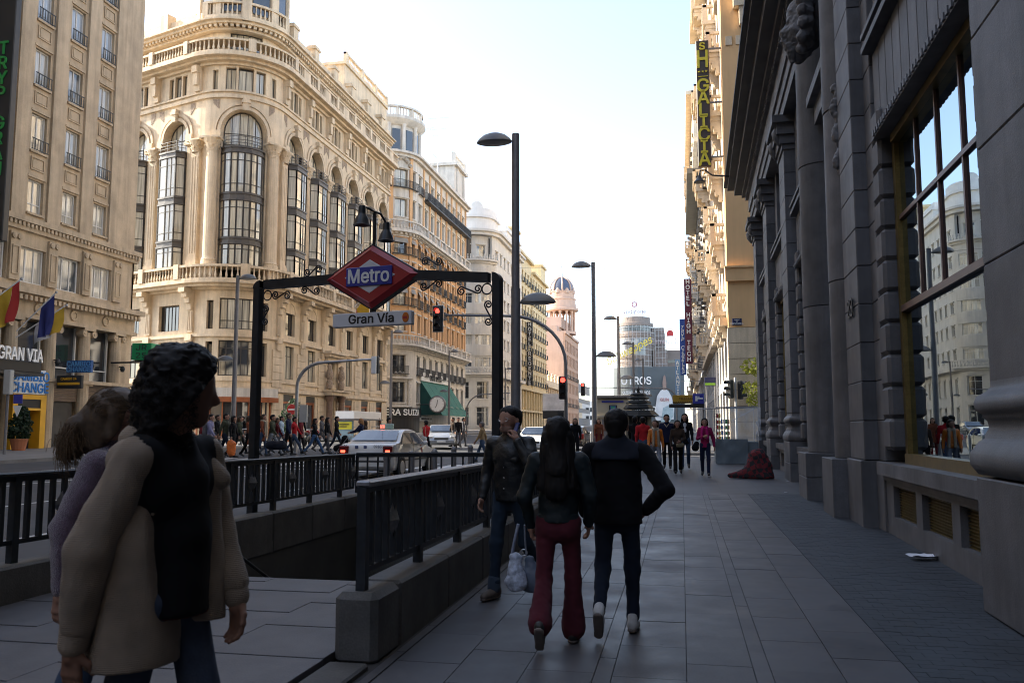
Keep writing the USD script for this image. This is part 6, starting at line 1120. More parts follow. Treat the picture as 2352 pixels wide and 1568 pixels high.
# ---------------------------------------------------------------- vehicles
CARP = {'sedan': [(.0, .34), (.01, .62), (.05, .9), (.1, 1.02), (.2, 1.06), (.62, 1.09), (1.28, 1.43), (1.5, 1.48), (2.1, 1.5), (2.55, 1.45), (3.35, 1.0), (3.5, .96), (4.15, .84), (4.4, .7), (4.48, .5), (4.46, .3), (4.3, .24), (.15, .24)],
        'hatch': [(.0, .34), (.02, .7), (.08, .95), (.3, 1.05), (.55, 1.36), (.75, 1.42), (1.6, 1.46), (2.2, 1.4), (2.95, .98), (3.1, .93), (3.7, .8), (3.9, .66), (3.96, .46), (3.94, .3), (3.8, .24), (.15, .24)]}
TYRE = M('tyre', (.02, .02, .02), .8); HUB = M('hub_silver', (.4, .4, .4), .35, metal=.6); CGL = PANE('car_glass', (.012, .016, .022), (.05, .065, .09), .3, .03)
def car(label, kind, pos, heading, paint, group=None, brake=False, cat='car', name='parked_car'):
    """heading: angle of the car's forward direction (0 = +x)."""
    t = thing(name, label, cat, (*pos, gz(pos[1], pos[0])-.13), group); P = CARP[kind]; L = max(p[0] for p in P); base = OFF[t]; hwid = .87; belt = 1.0; ca, sa = math.cos(heading), math.sin(heading)
    def w(v): v = np.asarray(v, float); return np.column_stack([base[0]+(v[:, 0]-L/2)*ca-v[:, 1]*sa, base[1]+(v[:, 0]-L/2)*sa+v[:, 1]*ca, base[2]+v[:, 2]])
    def wd(z): return hwid*(1-.42*max(0, z-belt)) if z > belt-.02 else hwid*(1-.06*((z-.65)/.4)**2)
    pts = []                                                     # rounded, resampled side profile
    for i in range(len(P)):
        a, b, c = np.array(P[i-1]), np.array(P[i]), np.array(P[(i+1) % len(P)]); k = min(.1, .35*min(np.linalg.norm(b-a), np.linalg.norm(c-b)))
        pts += [b+(a-b)/np.linalg.norm(a-b)*k, b*.5+(b+(a-b)/np.linalg.norm(a-b)*k)*.25+(b+(c-b)/np.linalg.norm(c-b)*k)*.25, b+(c-b)/np.linalg.norm(c-b)*k]
    pts = np.array(pts); cen = np.array([L/2, .7]); n = len(pts); V = []; F = []; lev = [(-1., .94), (-.97, .975), (-.88, .995), (-.6, 1.), (0, 1.003), (.6, 1.), (.88, .995), (.97, .975), (1., .94)]
    for s, sc in lev:
        for x, z in pts: q = cen+(np.array([x, z])-cen)*np.array([sc if abs(s) > .5 else sc, 1-(1-sc)*.5]); V.append([q[0]+(.05*(1-s*s) if x > L/2 else -.05*(1-s*s)), s*wd(q[1]), q[1]])
    for i in range(len(lev)-1):
        for j in range(n): a, b = i*n+j, i*n+(j+1) % n; F += [[a, b, b+n], [a, b+n, a+n]]
    from shapely.geometry import Polygon
    capm = trimesh.creation.triangulate_polygon(Polygon(pts), engine='earcut'); cv, cf = capm
    for s, sc, off in ((-1, .94, 0), (1, .94, (len(lev)-1)*n)):
        q = cen+(np.array(cv)-cen)*np.array([sc, 1-(1-sc)*.5]); k = len(V); V += [[x, s*wd(z), z] for x, z in q]; F += (np.array(cf)+k).tolist()
    obj('body', (w(V), np.array(F)), paint, t, True)
    rb, rt, wt, wb2 = (P[5], P[6], P[9], P[10]) if kind == 'sedan' else (P[3], P[4], P[7], P[8])
    def win4(name, pp, mat, d): W = MB(); W.quad(*pp); obj(name, (w(W.arrays()[0]), W.arrays()[1]), mat, t)
    def lerp(a, b, k): return (a[0]+(b[0]-a[0])*k, a[1]+(b[1]-a[1])*k)
    for nm, lo, hi, dx in (('rear_window', rb, rt, -.045), ('windscreen', wb2, wt, .045)):
        a, b = lerp(lo, hi, .1), lerp(lo, hi, .95); ya, yb = wd(a[1])*.9, wd(b[1])*.88; mid = [(-1, 0), (-.5, .03), (0, .045), (.5, .03), (1, 0)]; W = MB(); v = [[a[0]+dx+(-.6 if dx < 0 else .6)*0+math.copysign(e, dx), q*ya, a[1]+.035] for q, e in mid]+[[b[0]+dx+math.copysign(e, dx), q*yb, b[1]+.035] for q, e in mid]
        W.add(v, [[i, i+1, 6+i] for i in range(4)]+[[i, 6+i, 5+i] for i in range(4)]); obj(nm, (w(W.arrays()[0]), W.arrays()[1]), CGL, t)
    zb_, zt_ = 1.03, 1.38
    def xr(z, lo, hi): return lo[0]+(hi[0]-lo[0])*(z-lo[1])/(hi[1]-lo[1])
    xs0, xs1, xe0, xe1 = xr(zb_, rb, rt)+.32, xr(zt_, rb, rt)+.16, xr(zb_, wb2, wt)-.22, xr(zt_, wb2, wt)-.12; xm = (xs1+xe1)/2
    for sd_ in (-1, 1):
        for (a0_, a1_, b0_, b1_) in ((xs0, xs1, xm-.04, xm-.04), (xm+.04, xm+.04, xe0, xe1)):
            y0, y1 = sd_*(wd(zb_)*1.0+.006), sd_*(wd(zt_)*1.0+.006); W = MB(); W.quad([a0_, y0, zb_], [b0_, y0, zb_], [b1_, y1, zt_], [a1_, y1, zt_]); obj('side_window', (w(W.arrays()[0]), W.arrays()[1]), CGL, t)
        for x in (.82, L-.8):
            m = MB(); m.lathe([(0, .1), (.2, .1), (.21, .09)], sides=18); m2 = MB(); m2.lathe([(.21, .09), (.3, .1), (.315, .07), (.315, -.1), (.2, -.1)], sides=20); m3 = MB(); m3.lathe([(0, 0), (.37, 0)], sides=18)
            for q, mt, nm, pr_, y_ in ((m3, M('near_black'), 'wheel_arch', None, hwid+.004), (m2, TYRE, 'wheel', None, hwid-.07)):
                v, f = q.arrays(); wp_ = obj(nm, (w(np.column_stack([x+v[:, 0], sd_*(y_+v[:, 2]), .315+v[:, 1]+(.03 if nm == 'wheel_arch' else 0)])), f), mt, t, nm == 'wheel')
            v, f = m.arrays(); obj('rim', (w(np.column_stack([x+v[:, 0], sd_*(hwid-.065+v[:, 2]), .315+v[:, 1]])), f), HUB, wp_)
    def sbox(nm, x0, x1, y0, y1, z0, z1, mat, c=.015): W = MB(); W.cham(x0, x1, y0, y1, z0, z1, c); v, f = W.arrays(); return obj(nm, (w(v), f), mat, t)
    for sd_ in (-1, 1):
        y0, y1 = (sd_*.5, sd_*.8) if sd_ > 0 else (sd_*.8, sd_*.5)
        sbox('tail_light', -.055, .14, (.56 if sd_ > 0 else -.855), (.855 if sd_ > 0 else -.56), .68, 1.0, M('tail_red', (.12, .006, .006), .25), .03)
        if brake: sbox('brake_lamp', -.07, 0, (.64 if sd_ > 0 else -.8), (.8 if sd_ > 0 else -.64), .78, .87, M('brake_lit', (.6, .02, .02), .4, emit=((1., .06, .03), 2.)), .02)
        sbox('headlight', L-.28, L-.02, y0, y1, .62, .78, M('headlamp', (.6, .6, .6), .15), .04)
        sbox('mirror', L*.66, L*.66+.12, min(sd_*.86, sd_*1.0), max(sd_*.86, sd_*1.0), .98, 1.1, paint, .03)
        W = MB(); y_ = sd_*(hwid+.008); 
        for xa in (xm, ): W.box(xa-.006, xa+.006, min(y_-.01, y_), max(y_-.01, y_), .35, 1.0)
        W.box(1.1, L-1.1, min(y_-.01, y_), max(y_-.01, y_)+.004, .5, .56); v, f = W.arrays(); obj('door_trim', (w(v), f), M('trim_dark', (.05, .05, .05), .5), t)
    sbox('rear_bumper', -.09, .15, -.8, .8, .34, .56, paint, .04); sbox('bumper_strip', -.1, .0, -.78, .78, .5, .56, M('trim_dark'), .01); sbox('front_bumper', L-.12, L+.06, -.8, .8, .32, .54, paint, .04); sbox('grille', L-.1, L+.05, -.42, .42, .57, .68, M('trim_dark'), .02)
    sbox('number_plate', -.085, -.0, -.27, .27, .68, .79, M('sign_white'), .006); sbox('front_plate', L+.0, L+.08, -.26, .26, .4, .51, M('sign_white'), .006)
    return t, w
TAXIW = M('taxi_white', (.7, .69, .67), .3, coat=.6, var=.05)
tx, tw = car('white taxi with lit brake lights stopped behind the metro railing', 'sedan', (-9.42, 26.9), PI/2-.01, TAXIW, brake=True, cat='taxi', name='taxi')
def tput(nm, mb, mat): v, f = mb.arrays(); obj(nm, (tw(v), f), mat, tx)
W = MB(); W.cham(1.75, 1.9, -.22, .22, 1.5, 1.66, .02); tput('roof_sign', W, M('roof_sign_green', (.35, .5, .42), .3)); W = MB(); W.cham(1.74, 1.76, .05, .2, 1.53, 1.63, .005); tput('roof_light', W, M('taxi_lamp', (.7, .1, .08), .4, emit=((1, .15, .1), .8)))
for s, h, y_, z in (('09831', .075, -.42, .965), ('X', .1, .66, .95)):
    L_ = MB(); text(L_, s, h, (0, 0, 0), (1, 0, 0), (0, 1, 0), .006); v, f = L_.arrays(); tput('lettering', MB().add(np.column_stack([.03-v[:, 2]*1.-.035+.01*0, y_-v[:, 0], z-.03+v[:, 1]]), f), M('letter_dark', (.06, .06, .08), .5))
L_ = MB(); text(L_, 'M 9057 XP', .075, (0, 0, 0), (1, 0, 0), (0, 1, 0), .006); v, f = L_.arrays(); tput('plate_lettering', MB().add(np.column_stack([-.087-v[:, 2], -v[:, 0], .697+v[:, 1]]), f), M('letter_dark'))
for y_ in (.3, .02):
    W = MB(); W.cham(-.012, .02, y_-.05, y_+.05, .91, 1.0, .01); tput('emblem', W, M('emblem_blue', (.08, .1, .2), .5))
W = MB(); W.add([[3.0, -.853, .45], [3.16, -.853, .45], [2.86, -.853, .98], [2.7, -.853, .98]], [[0, 1, 2], [0, 2, 3]]); tput('door_stripe', W, M('stripe_red', (.35, .03, .03), .5)); W = MB(); W.tube([[1.5, 0, 1.48], [1.1, 0, 1.85]], .006, 4); tput('aerial', W, BLACKM)
car('silver hatchback facing the viewer beyond the crosswalk', 'hatch', (-14.4, 50.5), -PI/2+.25, M('car_silver', (.35, .36, .37), .3, metal=.5, coat=.5), name='silver_car')
car('white car waiting beyond the man on the phone', 'hatch', (-7.9, 47), -PI/2, TAXIW, name='white_car'); car('dark car parked by the kerb near the kiosk', 'hatch', (-6.6, 53), PI/2, M('car_black', (.02, .02, .025), .3, coat=.5), name='dark_car')
car('blue-grey car far along the avenue', 'sedan', (-10., 78), PI/2, M('car_grey', (.12, .14, .17), .3, coat=.5), name='grey_car'); car('pale car far down the left lane', 'sedan', (-19, 92), -PI/2, LOOK['car_silver'], name='pale_car')
mc = thing('motorcycle', 'nearest parked motorcycle behind the curved mast', 'motorcycle', (-23.5, 50, gz(50, -23)-.13), 'parked motorcycles'); mo = OFF[mc]
def mv(mb): v, f = mb.arrays(); return v+mo, f
for y_ in (-.65, .65):
    m = MB(); m.lathe([(.22, -.05), (.29, -.06), (.3, 0), (.29, .06), (.22, .05)], sides=18); v, f = m.arrays(); obj('wheel', (np.column_stack([v[:, 2], v[:, 0]+y_, .3+v[:, 1]])+mo, f), TYRE, mc, True)
W = MB(); W.tube([[0, -.6, .35], [0, -.2, .55], [0, .3, .6], [0, .55, .8]], [.08, .16, .16, .06], 8); obj('engine_frame', mv(W), BLACKM, mc, True); W = MB(); W.tube([[0, -.55, .78], [0, -.1, .78]], .1, 8); obj('seat', mv(W), TYRE, mc, True); W = MB(); W.tube([[0, 0, .85], [0, .35, .88]], [.14, .1], 10); obj('tank', mv(W), M('tank_red', (.3, .02, .02), .3), mc, True); W = MB(); W.tube([[0, .65, .3], [0, .5, 1.05]], .03, 6); W.tube([[-.35, .42, 1.05], [0, .5, 1.05], [.35, .42, 1.05]], .02, 6); obj('fork', mv(W), STEEL, mc, True)
for y, lb3 in ((51.3, 'middle one of the parked motorcycles'), (52.7, 'farthest of the parked motorcycles, by the no entry sign')): dup(mc, (-23.6, y, gz(y, -23)-.13), lb3, .2)

# ---------------------------------------------------------------- kiosks, stall, signs, plants, litter
CRM = M('kiosk_cream', (.5, .44, .33), .6, var=.08); kk = thing('cream_kiosk', 'cream kiosk with a blue strip and crest under its flat roof', 'kiosk', (-3.7, 48, .35)); W = MB(); W.cham(-4.65, -2.8, 47, 49.2, .3, 3.2, .03); obj('body', W, CRM, kk); W = MB(); W.cham(-4.85, -2.6, 46.8, 49.4, 3.25, 3.4, .03); obj('roof', W, M('kiosk_roof', (.2, .19, .18), .6), kk); W = MB(); W.box(-4.3, -3.1, 46.95, 47, 3.0, 3.1); obj('blue_strip', W, M('enamel_blue'), kk); W = MB(); W.box(-4.3, -3.05, 46.94, 47, .9, 2.1); obj('shutter', W, GREYM, kk); W = MB(); W.box(-4.7, -2.75, 46.9, 47., 2.2, 2.28); obj('ledge', W, CRM, kk)
def crest(poly, d, mat, nm): W = MB(); W.prism(poly, 46.95-d, 46.99-d, lambda p, h: np.column_stack([p[:, 0]-3.68, np.full(len(p), h), p[:, 1]])); obj(nm, W, mat, kk)
crest([(-.22, 2.42), (.22, 2.42), (.22, 2.86), (-.22, 2.86)], 0, M('near_black'), 'crest_panel'); crest([(-.16, 2.86-.04), (.16, 2.82), (.16, 2.5), (0, 2.3), (-.16, 2.5)], .045, M('crest_blue', (.05, .07, .35), .5), 'crest_shield'); crest([(-.12, 2.8), (.12, 2.8), (.1, 2.6), (-.1, 2.6)], .09, M('crest_green', (.05, .3, .2), .5), 'crest_field'); crest([(-.08, 2.6), (.08, 2.6), (0, 2.46)], .09, M('sign_red'), 'crest_charge')
DKM = M('kiosk_dark', (.012, .014, .015), .6, spec=.2, var=.3); pg = thing('tiered_kiosk', 'dark news kiosk with a tiered pagoda roof and finial', 'kiosk', (-2.05, 42, .3)); W = MB(); W.lathe([(.62, .3), (.62, 2.2), (.0, 2.2)], (-2.05, 42, 0), 8); obj('body', W, DKM, pg)
for k, (r0, r1, z0, z1) in enumerate(((.98, .72, 2.15, 2.48), (.72, .6, 2.52, 2.74), (.6, .46, 2.78, 2.96), (.5, .36, 3., 3.14), (.38, .2, 3.17, 3.32))): W = MB(); W.lathe([(0, z0), (r0, z0), (r0+.02, z0+.05), (r0*.86+.14*r1, z0+.1), (r1, z1), (0, z1)], (-2.05, 42, 0), 8); obj('roof_tier', W, DKM, pg)
W = MB(); W.lathe([(.1, 3.3), (.06, 3.42), (.1, 3.5), (.03, 3.56), (0, 3.75)], (-2.05, 42, 0), 8); obj('finial', W, DKM, pg)
aw2 = thing('kiosk_awning', 'small pale blue awning beside the tiered kiosk', 'awning', (-1.2, 41.8, 2)); W = MB(); W.add([[-1.3, 41.2, 2.25], [-1.3, 42.6, 2.25], [-.55, 42.6, 2.05], [-.55, 41.2, 2.05], [-1.3, 41.2, 2.22], [-1.3, 42.6, 2.22], [-.55, 42.6, 2.02], [-.55, 41.2, 2.02]], [[0, 1, 2], [0, 2, 3], [4, 5, 6], [4, 6, 7], [0, 3, 7], [0, 7, 4]]); obj('canvas', W, M('canvas_blue', (.4, .55, .65), .7), aw2); W = MB(); W.tube([[-.6, 41.3, .3], [-.6, 41.3, 2.05]], .025, 6); obj('pole', W, STEEL, aw2)
ps = thing('parking_sign', 'yellow and blue hanging sign boards over the pavement', 'sign', (.3, 38, 2.6)); W = MB(); W.cham(-.37, .49, 38, 38.15, 2.68, 3.05, .01); obj('yellow_board', W, M('sign_amber', (.45, .26, .02), .5), ps); W = MB()
for k in range(22):
    for j in range(2):
        if (k+j) % 2: W.box(-.37+k*.039, -.37+(k+1)*.039, 37.99, 38, 2.69+j*.035, 2.725+j*.035)
obj('check_border', W, M('near_black'), ps, kind='stuff'); W = MB(); W.cham(.5, .98, 37.95, 38.2, 2.66, 3.1, .01); obj('blue_board', W, M('enamel_blue'), ps); W = MB(); W.cham(-.53, .98, 37.97, 38.2, 2.5, 2.66, .01); obj('lower_board', W, M('near_black'), ps); L = MB(); text(L, 'TELETAXI', .09, (.2, 37.98, 2.85), (1, 0, 0), (0, 0, 1), .01); obj('lettering', L, M('letter_brown', (.12, .06, .01), .5), ps); W = MB(); W.box(.6, .7, 37.93, 37.95, 2.78, 3.0); W.box(.7, .93, 37.93, 37.95, 2.86, 2.93); W.box(.74, .78, 37.93, 37.95, 2.93, 2.99); obj('symbol', W, LW, ps); W = MB(); W.tube([[.96, 38.3, .28], [.96, 38.3, 3.15]], .05, 8); obj('pole', W, GREYM, ps)
bg = thing('bus_stop_flag', 'small blue and green sign on a pole by the cream balconies', 'sign', (1.7, 52, 4)); W = MB(); W.cham(1.38, 2.06, 52, 52.1, 4.1, 4.62, .01); obj('board', W, M('plate_blue'), bg); W = MB(); W.box(1.42, 2.02, 51.97, 52, 4.15, 4.28); obj('green_strip', W, M('strip_green', (.2, .4, .03), .5), bg); W = MB(); W.tube([[2.0, 52.2, .35], [2., 52.2, 4.6]], .04, 8); obj('pole', W, GREYM, bg)
CLEAR = look('clear_plastic', {'t': ('transparent_bsdf', {'color': (.9, .92, .95)}), 'd': ('principled_bsdf', {'base_color': (.55, .6, .66), 'roughness': .3}), 'g': ('geometry', {}), 'n': ('noise_texture', {'scale': 3., 'detail': 4.}), 'm': ('map_range', {'from_min': .4, 'from_max': .75, 'to_min': .12, 'to_max': .5, 'clamp': True}), 'x': ('mix_closure', {})}, [('g.position', 'n.vector'), ('n.fac', 'm.value'), ('m.result', 'x.fac'), ('t.BSDF', 'x.closure1'), ('d.BSDF', 'x.closure2')], 'x.closure')
st = thing('market_stall', 'street stall wrapped in clear plastic with a grey tarpaulin skirt', 'stall', (2.0, 35, .26)); W = MB()
for x, y in ((1.3, 33.6), (2.85, 33.6), (1.3, 35.6), (2.85, 35.6)): W.tube([[x, y, .25], [x, y, 2.4]], .02, 6)
W.tube([[1.3, 33.6, 2.4], [2.85, 33.6, 2.42]], .02, 6); W.tube([[1.3, 35.6, 2.4], [2.85, 35.6, 2.42]], .02, 6); W.tube([[1.3, 33.6, 2.4], [1.3, 35.6, 2.4]], .02, 6); W.tube([[.2, 33.6, 2.32], [2.85, 33.6, 2.4]], .02, 6); W.tube([[2.85, 33.6, 2.4], [1.9, 33.6, 1.9]], .015, 6); obj('stall_frame', W, STEEL, st, kind='stuff')
def drape(x0, x1, y, z0, z1, amp, seed, n=18, m=10, th=.004):
    g = [[x0+(x1-x0)*i/n, y, z0+(z1-z0)*j/m] for i in range(n+1) for j in range(m+1)]; g = np.array(g); g[:, 1] += (meshkit.fbm(g*[2.2, 1, 1.6]+seed, 3)-.5)*2*amp; f = [[i*(m+1)+j, (i+1)*(m+1)+j, (i+1)*(m+1)+j+1] for i in range(n) for j in range(m)]+[[i*(m+1)+j, (i+1)*(m+1)+j+1, i*(m+1)+j+1] for i in range(n) for j in range(m)]; return g, np.array(f)
obj('plastic_sheet', drape(1.75, 2.95, 33.55, 1.15, 2.4, .06, 3), CLEAR, st, True); obj('tarpaulin', drape(1.25, 2.45, 33.5, .26, 1.2, .09, 9), M('tarp_grey', (.13, .16, .175), .55, var=.2), st, True); W = MB(); W.cham(1.27, 2.85, 33.62, 35.5, .27, 1.1, .02); obj('counter', W, M('tarp_grey'), st)
cols_ = [(.5, .06, .05), (.6, .45, .1), (.1, .2, .5), (.7, .7, .68), (.1, .35, .15), (.45, .2, .1)]
for k in range(26): W = MB(); a = 1.32+(k % 6)*.085; z = 1.12+(k//6)*.22; W.cham(a, a+.075, 33.9+.03*(k % 3), 34.0+.03*(k % 3), z, z+.12+.05*rnd.random(), .005); obj('souvenir_box', W, M('ware_%d' % (k % 6), cols_[k % 6], .5), st)
PLAID = look('plaid_cloth', {'g': ('geometry', {}), 'm': ('mapping', {'scale': (7.5, 7.5, 7.5), 'rotation': (.4, .3, .6)}), 'nz': ('noise_texture', {'scale': 3., 'detail': 3.}), 'ad': ('vector_math', {'math_type': 'multiply_add', 'vector2': (1.6, 1.6, 1.6)}), 'c': ('checker_texture', {'scale': 1., 'color1': (.13, .01, .014), 'color2': (.014, .012, .014)}), 'p': ('principled_bsdf', {'roughness': .9})}, [('g.position', 'm.vector'), ('g.position', 'nz.vector'), ('nz.color', 'ad.vector1'), ('m.vector', 'ad.vector3'), ('ad.vector', 'c.vector'), ('c.color', 'p.base_color')], 'p.BSDF')
bd = thing('plaid_blanket_heap', 'huddled heap under a red and black plaid blanket against the pillar', 'blanket', (2.1, 25.3, .19)); v, f = blob([((.0, 0, .1), (.05, 0, .55), .38, .27), ((.02, -.05, .6), (.0, -.05, .68), .15, .1), ((-.1, -.1, .1), (-.75, -.2, .06), .2, .07), ((.2, 0, .1), (.25, 0, .3), .3, .2), ((.05, .12, .2), (.1, .1, .5), .3, .2)], .025, .1, ((.2, .2, .3), .06), [((0, 0, .0), (0, 0, -1))]); obj('blanket', (v+[2.05, 25.3, .2], f), PLAID, bd, True)
def litter(label, p, w, l, rz, seed, printed=False, dz=.03):
    t = thing('paper_scrap', label, 'paper', p); n, m = 10, 5; g = np.array([[(i/n-.5)*w, (j/m-.5)*l, 0] for i in range(n+1) for j in range(m+1)]); g[:, 2] = .006+dz*(meshkit.fbm(g*9+seed, 3))+.03*np.abs(g[:, 1]/l)*dz/.03; f = np.array([[i*(m+1)+j, (i+1)*(m+1)+j, (i+1)*(m+1)+j+1] for i in range(n) for j in range(m)]+[[i*(m+1)+j, (i+1)*(m+1)+j+1, i*(m+1)+j+1] for i in range(n) for j in range(m)]); T = lambda v: rotz(v, rz)+np.array(p); obj('sheet', (T(g), f), M('paper_white', (.8, .8, .84), .8, var=.06), t, True)
    if printed:
        W = MB()
        for i in (1, 3, 5, 7, 8): 
            q = [g[i*(m+1)+1]+[0, 0, .006], g[(i+1)*(m+1)+1]+[-.012, 0, .006], g[(i+1)*(m+1)+3]+[-.012, 0, .006], g[i*(m+1)+3]+[0, 0, .006]]; W.quad(*q)
        v, f = W.arrays(); obj('print', (T(v), f), M('print_ink', (.06, .06, .1), .8), t)
p = ground(2134, 1284); litter('white printed newspaper strip lying on the dark pavers near the bank wall', p, .46, .22, .25, 1, True, .045)
p = ground(1745, 1092); litter('small white paper by the plaid blanket', p, .3, .16, .1, 4, False); p = ground(1810, 1107); litter('tiny white scrap near the door pier', p, .06, .05, .3, 5, False, .02); p = ground(1806, 1132); litter('tiny white scrap on the dark pavers before the gate', p, .07, .05, .3, 6, False, .02)
LEAF = {}
def leafmat(nm, c): return look(nm, {'d': ('principled_bsdf', {'roughness': .6}), 't': ('translucent_bsdf', {'color': tuple(1.3*x for x in c)}), 'x': ('mix_closure', {'fac': .35}), 'g': ('geometry', {}), 'n': ('noise_texture', {'scale': 4., 'detail': 2.}), 'r': ('rgb_ramp', {'ramp': [(.3, tuple(.55*x for x in c)), (.7, tuple(1.3*x for x in c))]})}, [('g.position', 'n.vector'), ('n.fac', 'r.fac'), ('r.color', 'd.base_color'), ('d.BSDF', 'x.closure1'), ('t.BSDF', 'x.closure2')], 'x.closure')
def leaves(lobes, n, size, seed):
    r = np.random.default_rng(seed); V = []; 
    for (c, rad, k) in lobes:
        d = r.normal(size=(int(n*k), 3)); d /= np.linalg.norm(d, axis=1, keepdims=True); V.append(np.array(c)+d*np.array(rad)*(.45+.55*r.random((len(d), 1))**.5))
    C = np.vstack(V); m = len(C); a = r.normal(size=(m, 3)); a /= np.linalg.norm(a, axis=1, keepdims=True); b = np.cross(a, r.normal(size=(m, 3))); b /= np.linalg.norm(b, axis=1, keepdims=True); s = size*(.6+.8*r.random((m, 1)))
    v = np.stack([C-a*s, C+b*s*.5, C+a*s, C-b*s*.5], 1).reshape(-1, 3); i = np.arange(m)[:, None]*4; return v, np.vstack([i+[0, 1, 2], i+[0, 2, 3]])
tr = thing('street_tree', 'small tree with yellow-green leaves in the side street by the ochre wall', 'tree', (4.2, 43, .3)); W = MB(); W.tube([[4.3, 43, .2], [4.3, 43, 2.], [4.15, 43, 3.2]], [.09, .07, .05], 8); 
for a in range(6): W.tube([[4.2, 43, 2.4+.2*a], [4.2+.8*math.cos(a*1.9), 43+.7*math.sin(a*1.9), 3.1+.3*a]], [.035, .012], 5)
obj('trunk', W, M('bark', (.12, .09, .06), .9), tr, True); obj('crown', leaves([((3.6, 43, 4.6), (.75, .8, .45), 1), ((3.5, 43, 3.5), (.65, .7, .4), .8), ((4.4, 43.1, 4.2), (.9, .9, .9), 1.6), ((3.45, 42.8, 2.9), (.35, .5, .35), .4)], 260, .09, 3), leafmat('leaf_yellow', (.26, .28, .03)), tr)
def shrub(label, p, h, r, col, seed, pot=True):
    t = thing('potted_tree', label, 'plant', p); W = MB(); W.tube([[p[0], p[1], p[2]+.3], [p[0], p[1], p[2]+h*.6]], .05, 6); obj('trunk', W, M('bark'), t); obj('crown', leaves([((p[0], p[1], p[2]+h*.5), (r, r, h*.32), 1), ((p[0]+.1*r, p[1], p[2]+h*.75), (r*.62, r*.62, h*.24), .6), ((p[0]-.2*r, p[1], p[2]+h*.36), (r*.9, r*.9, h*.18), .5)], 700, .09, seed), leafmat('leaf_dark', col), t)
    if pot: W = MB(); W.lathe([(.3, 0), (.4, .5), (.43, .52), (.43, .6), (.36, .6)], p, 14); obj('pot', W, M('terracotta', (.35, .12, .05), .7), t)
p = at(668, 1022, 57); shrub('dark leafy tree in a pot before the arcaded building door', (p[0], p[1], gz(57, -27)), 3.1, .95, (.025, .05, .025), 5); p = at(42, 1040, 37.5); shrub('dark potted tree beside the yellow doorway', (p[0], p[1], gz(37, -30)), 2.3, .6, (.022, .045, .02), 6)
ne = thing('no_entry_sign', 'round red no entry sign on a pole before the arcaded building', 'sign', at(670, 940, 52)); c = at(670, 940, 52); m = MB(); m.lathe([(0, .02), (.33, .02), (.34, 0), (0, 0)], sides=24); v, f = m.arrays(); obj('disc', (np.column_stack([v[:, 0], -v[:, 2], v[:, 1]])+c, f), M('sign_red'), ne); W = MB(); W.box(c[0]-.23, c[0]+.23, c[1]-.035, c[1]-.021, c[2]-.05, c[2]+.05); obj('bar', W, LW, ne); W = MB(); W.tube([[c[0], c[1]+.05, gz(52, -24)-.13], [c[0], c[1]+.05, c[2]+.3]], .035, 8); obj('pole', W, GREYM, ne)
sh = thing('bus_shelter', 'bus shelter with a white fascia and a yellow poster', 'bus shelter', (-25.6, 63, .45)); W = MB(); W.cham(-27.2, -25.6, 64.2, 70.4, 2.35, 2.95, .02); obj('fascia', W, M('sign_white'), sh); W = MB(); W.box(-27.3, -25.5, 64., 70.6, 2.25, 2.34); obj('roof', W, GREYM, sh)
for y in (64.3, 67.2, 70.3): W = MB(); W.box(-27.1, -27., y, y+.08, .45, 2.25); obj('post', W, GREYM, sh)
W = MB(); W.cham(-27.1, -25.7, 64.25, 64.4, .7, 2.2, .02); obj('poster_case', W, M('case_teal', (.2, .3, .36), .4), sh); W = MB(); W.box(-27.0, -25.8, 64.2, 64.24, 1.5, 2.1); obj('poster', W, M('poster_yellow', (.6, .55, .04), .5), sh); L = MB(); text(L, 'Bono', .22, (-26.4, 60.52, 2.1), (1, 0, 0), (0, 0, 1), .005) if False else L.box(-26.85, -26.0, 64.16, 64.19, 1.85, 1.93); L.box(-26.85, -26.2, 64.16, 64.19, 1.68, 1.75); obj('poster_lines', L, M('near_black'), sh, kind='stuff')
jr = thing('cube_sign', 'green cube sign with dark letters and number on a bracket', 'sign', at(325, 815, 47)); c = at(322, 807, 46.5); W = MB(); W.cham(c[0]-.62, c[0]+.62, c[1], c[1]+1.3, c[2]-.52, c[2]+.52, .03); ang = -.2; GS = M('cube_green', (.01, .26, .09), .45, var=.08); cc_ = np.array([c[0], c[1]+.65, c[2]])
def jt(mb): v, f = mb.arrays(); return rotz(v-cc_, ang+.32)+cc_, f
obj('cube', jt(W), GS, jr); L = MB(); text(L, 'JR', .34, (c[0], c[1]-.01, c[2]+.08), (1, 0, 0), (0, 0, 1), .015, False, stretch=1.3); text(L, '25', .34, (c[0], c[1]-.01, c[2]-.4), (1, 0, 0), (0, 0, 1), .015, False, stretch=1.3); text(L, 'JR', .34, (c[0]+.63, c[1]+.65, c[2]+.08), (0, 1, 0), (0, 0, 1), .015, False, stretch=1.3); text(L, '25', .34, (c[0]+.63, c[1]+.65, c[2]-.4), (0, 1, 0), (0, 0, 1), .015, False, stretch=1.3); obj('lettering', jt(L), M('near_black'), jr); W = MB(); W.box(-35, c[0]-.4, c[1]+.6, c[1]+.7, c[2]-.66, c[2]-.56); W.box(c[0]-.7, c[0]+.7, c[1]+.2, c[1]+1.1, c[2]-.62, c[2]-.54); obj('bracket', W, BLACKM, jr)
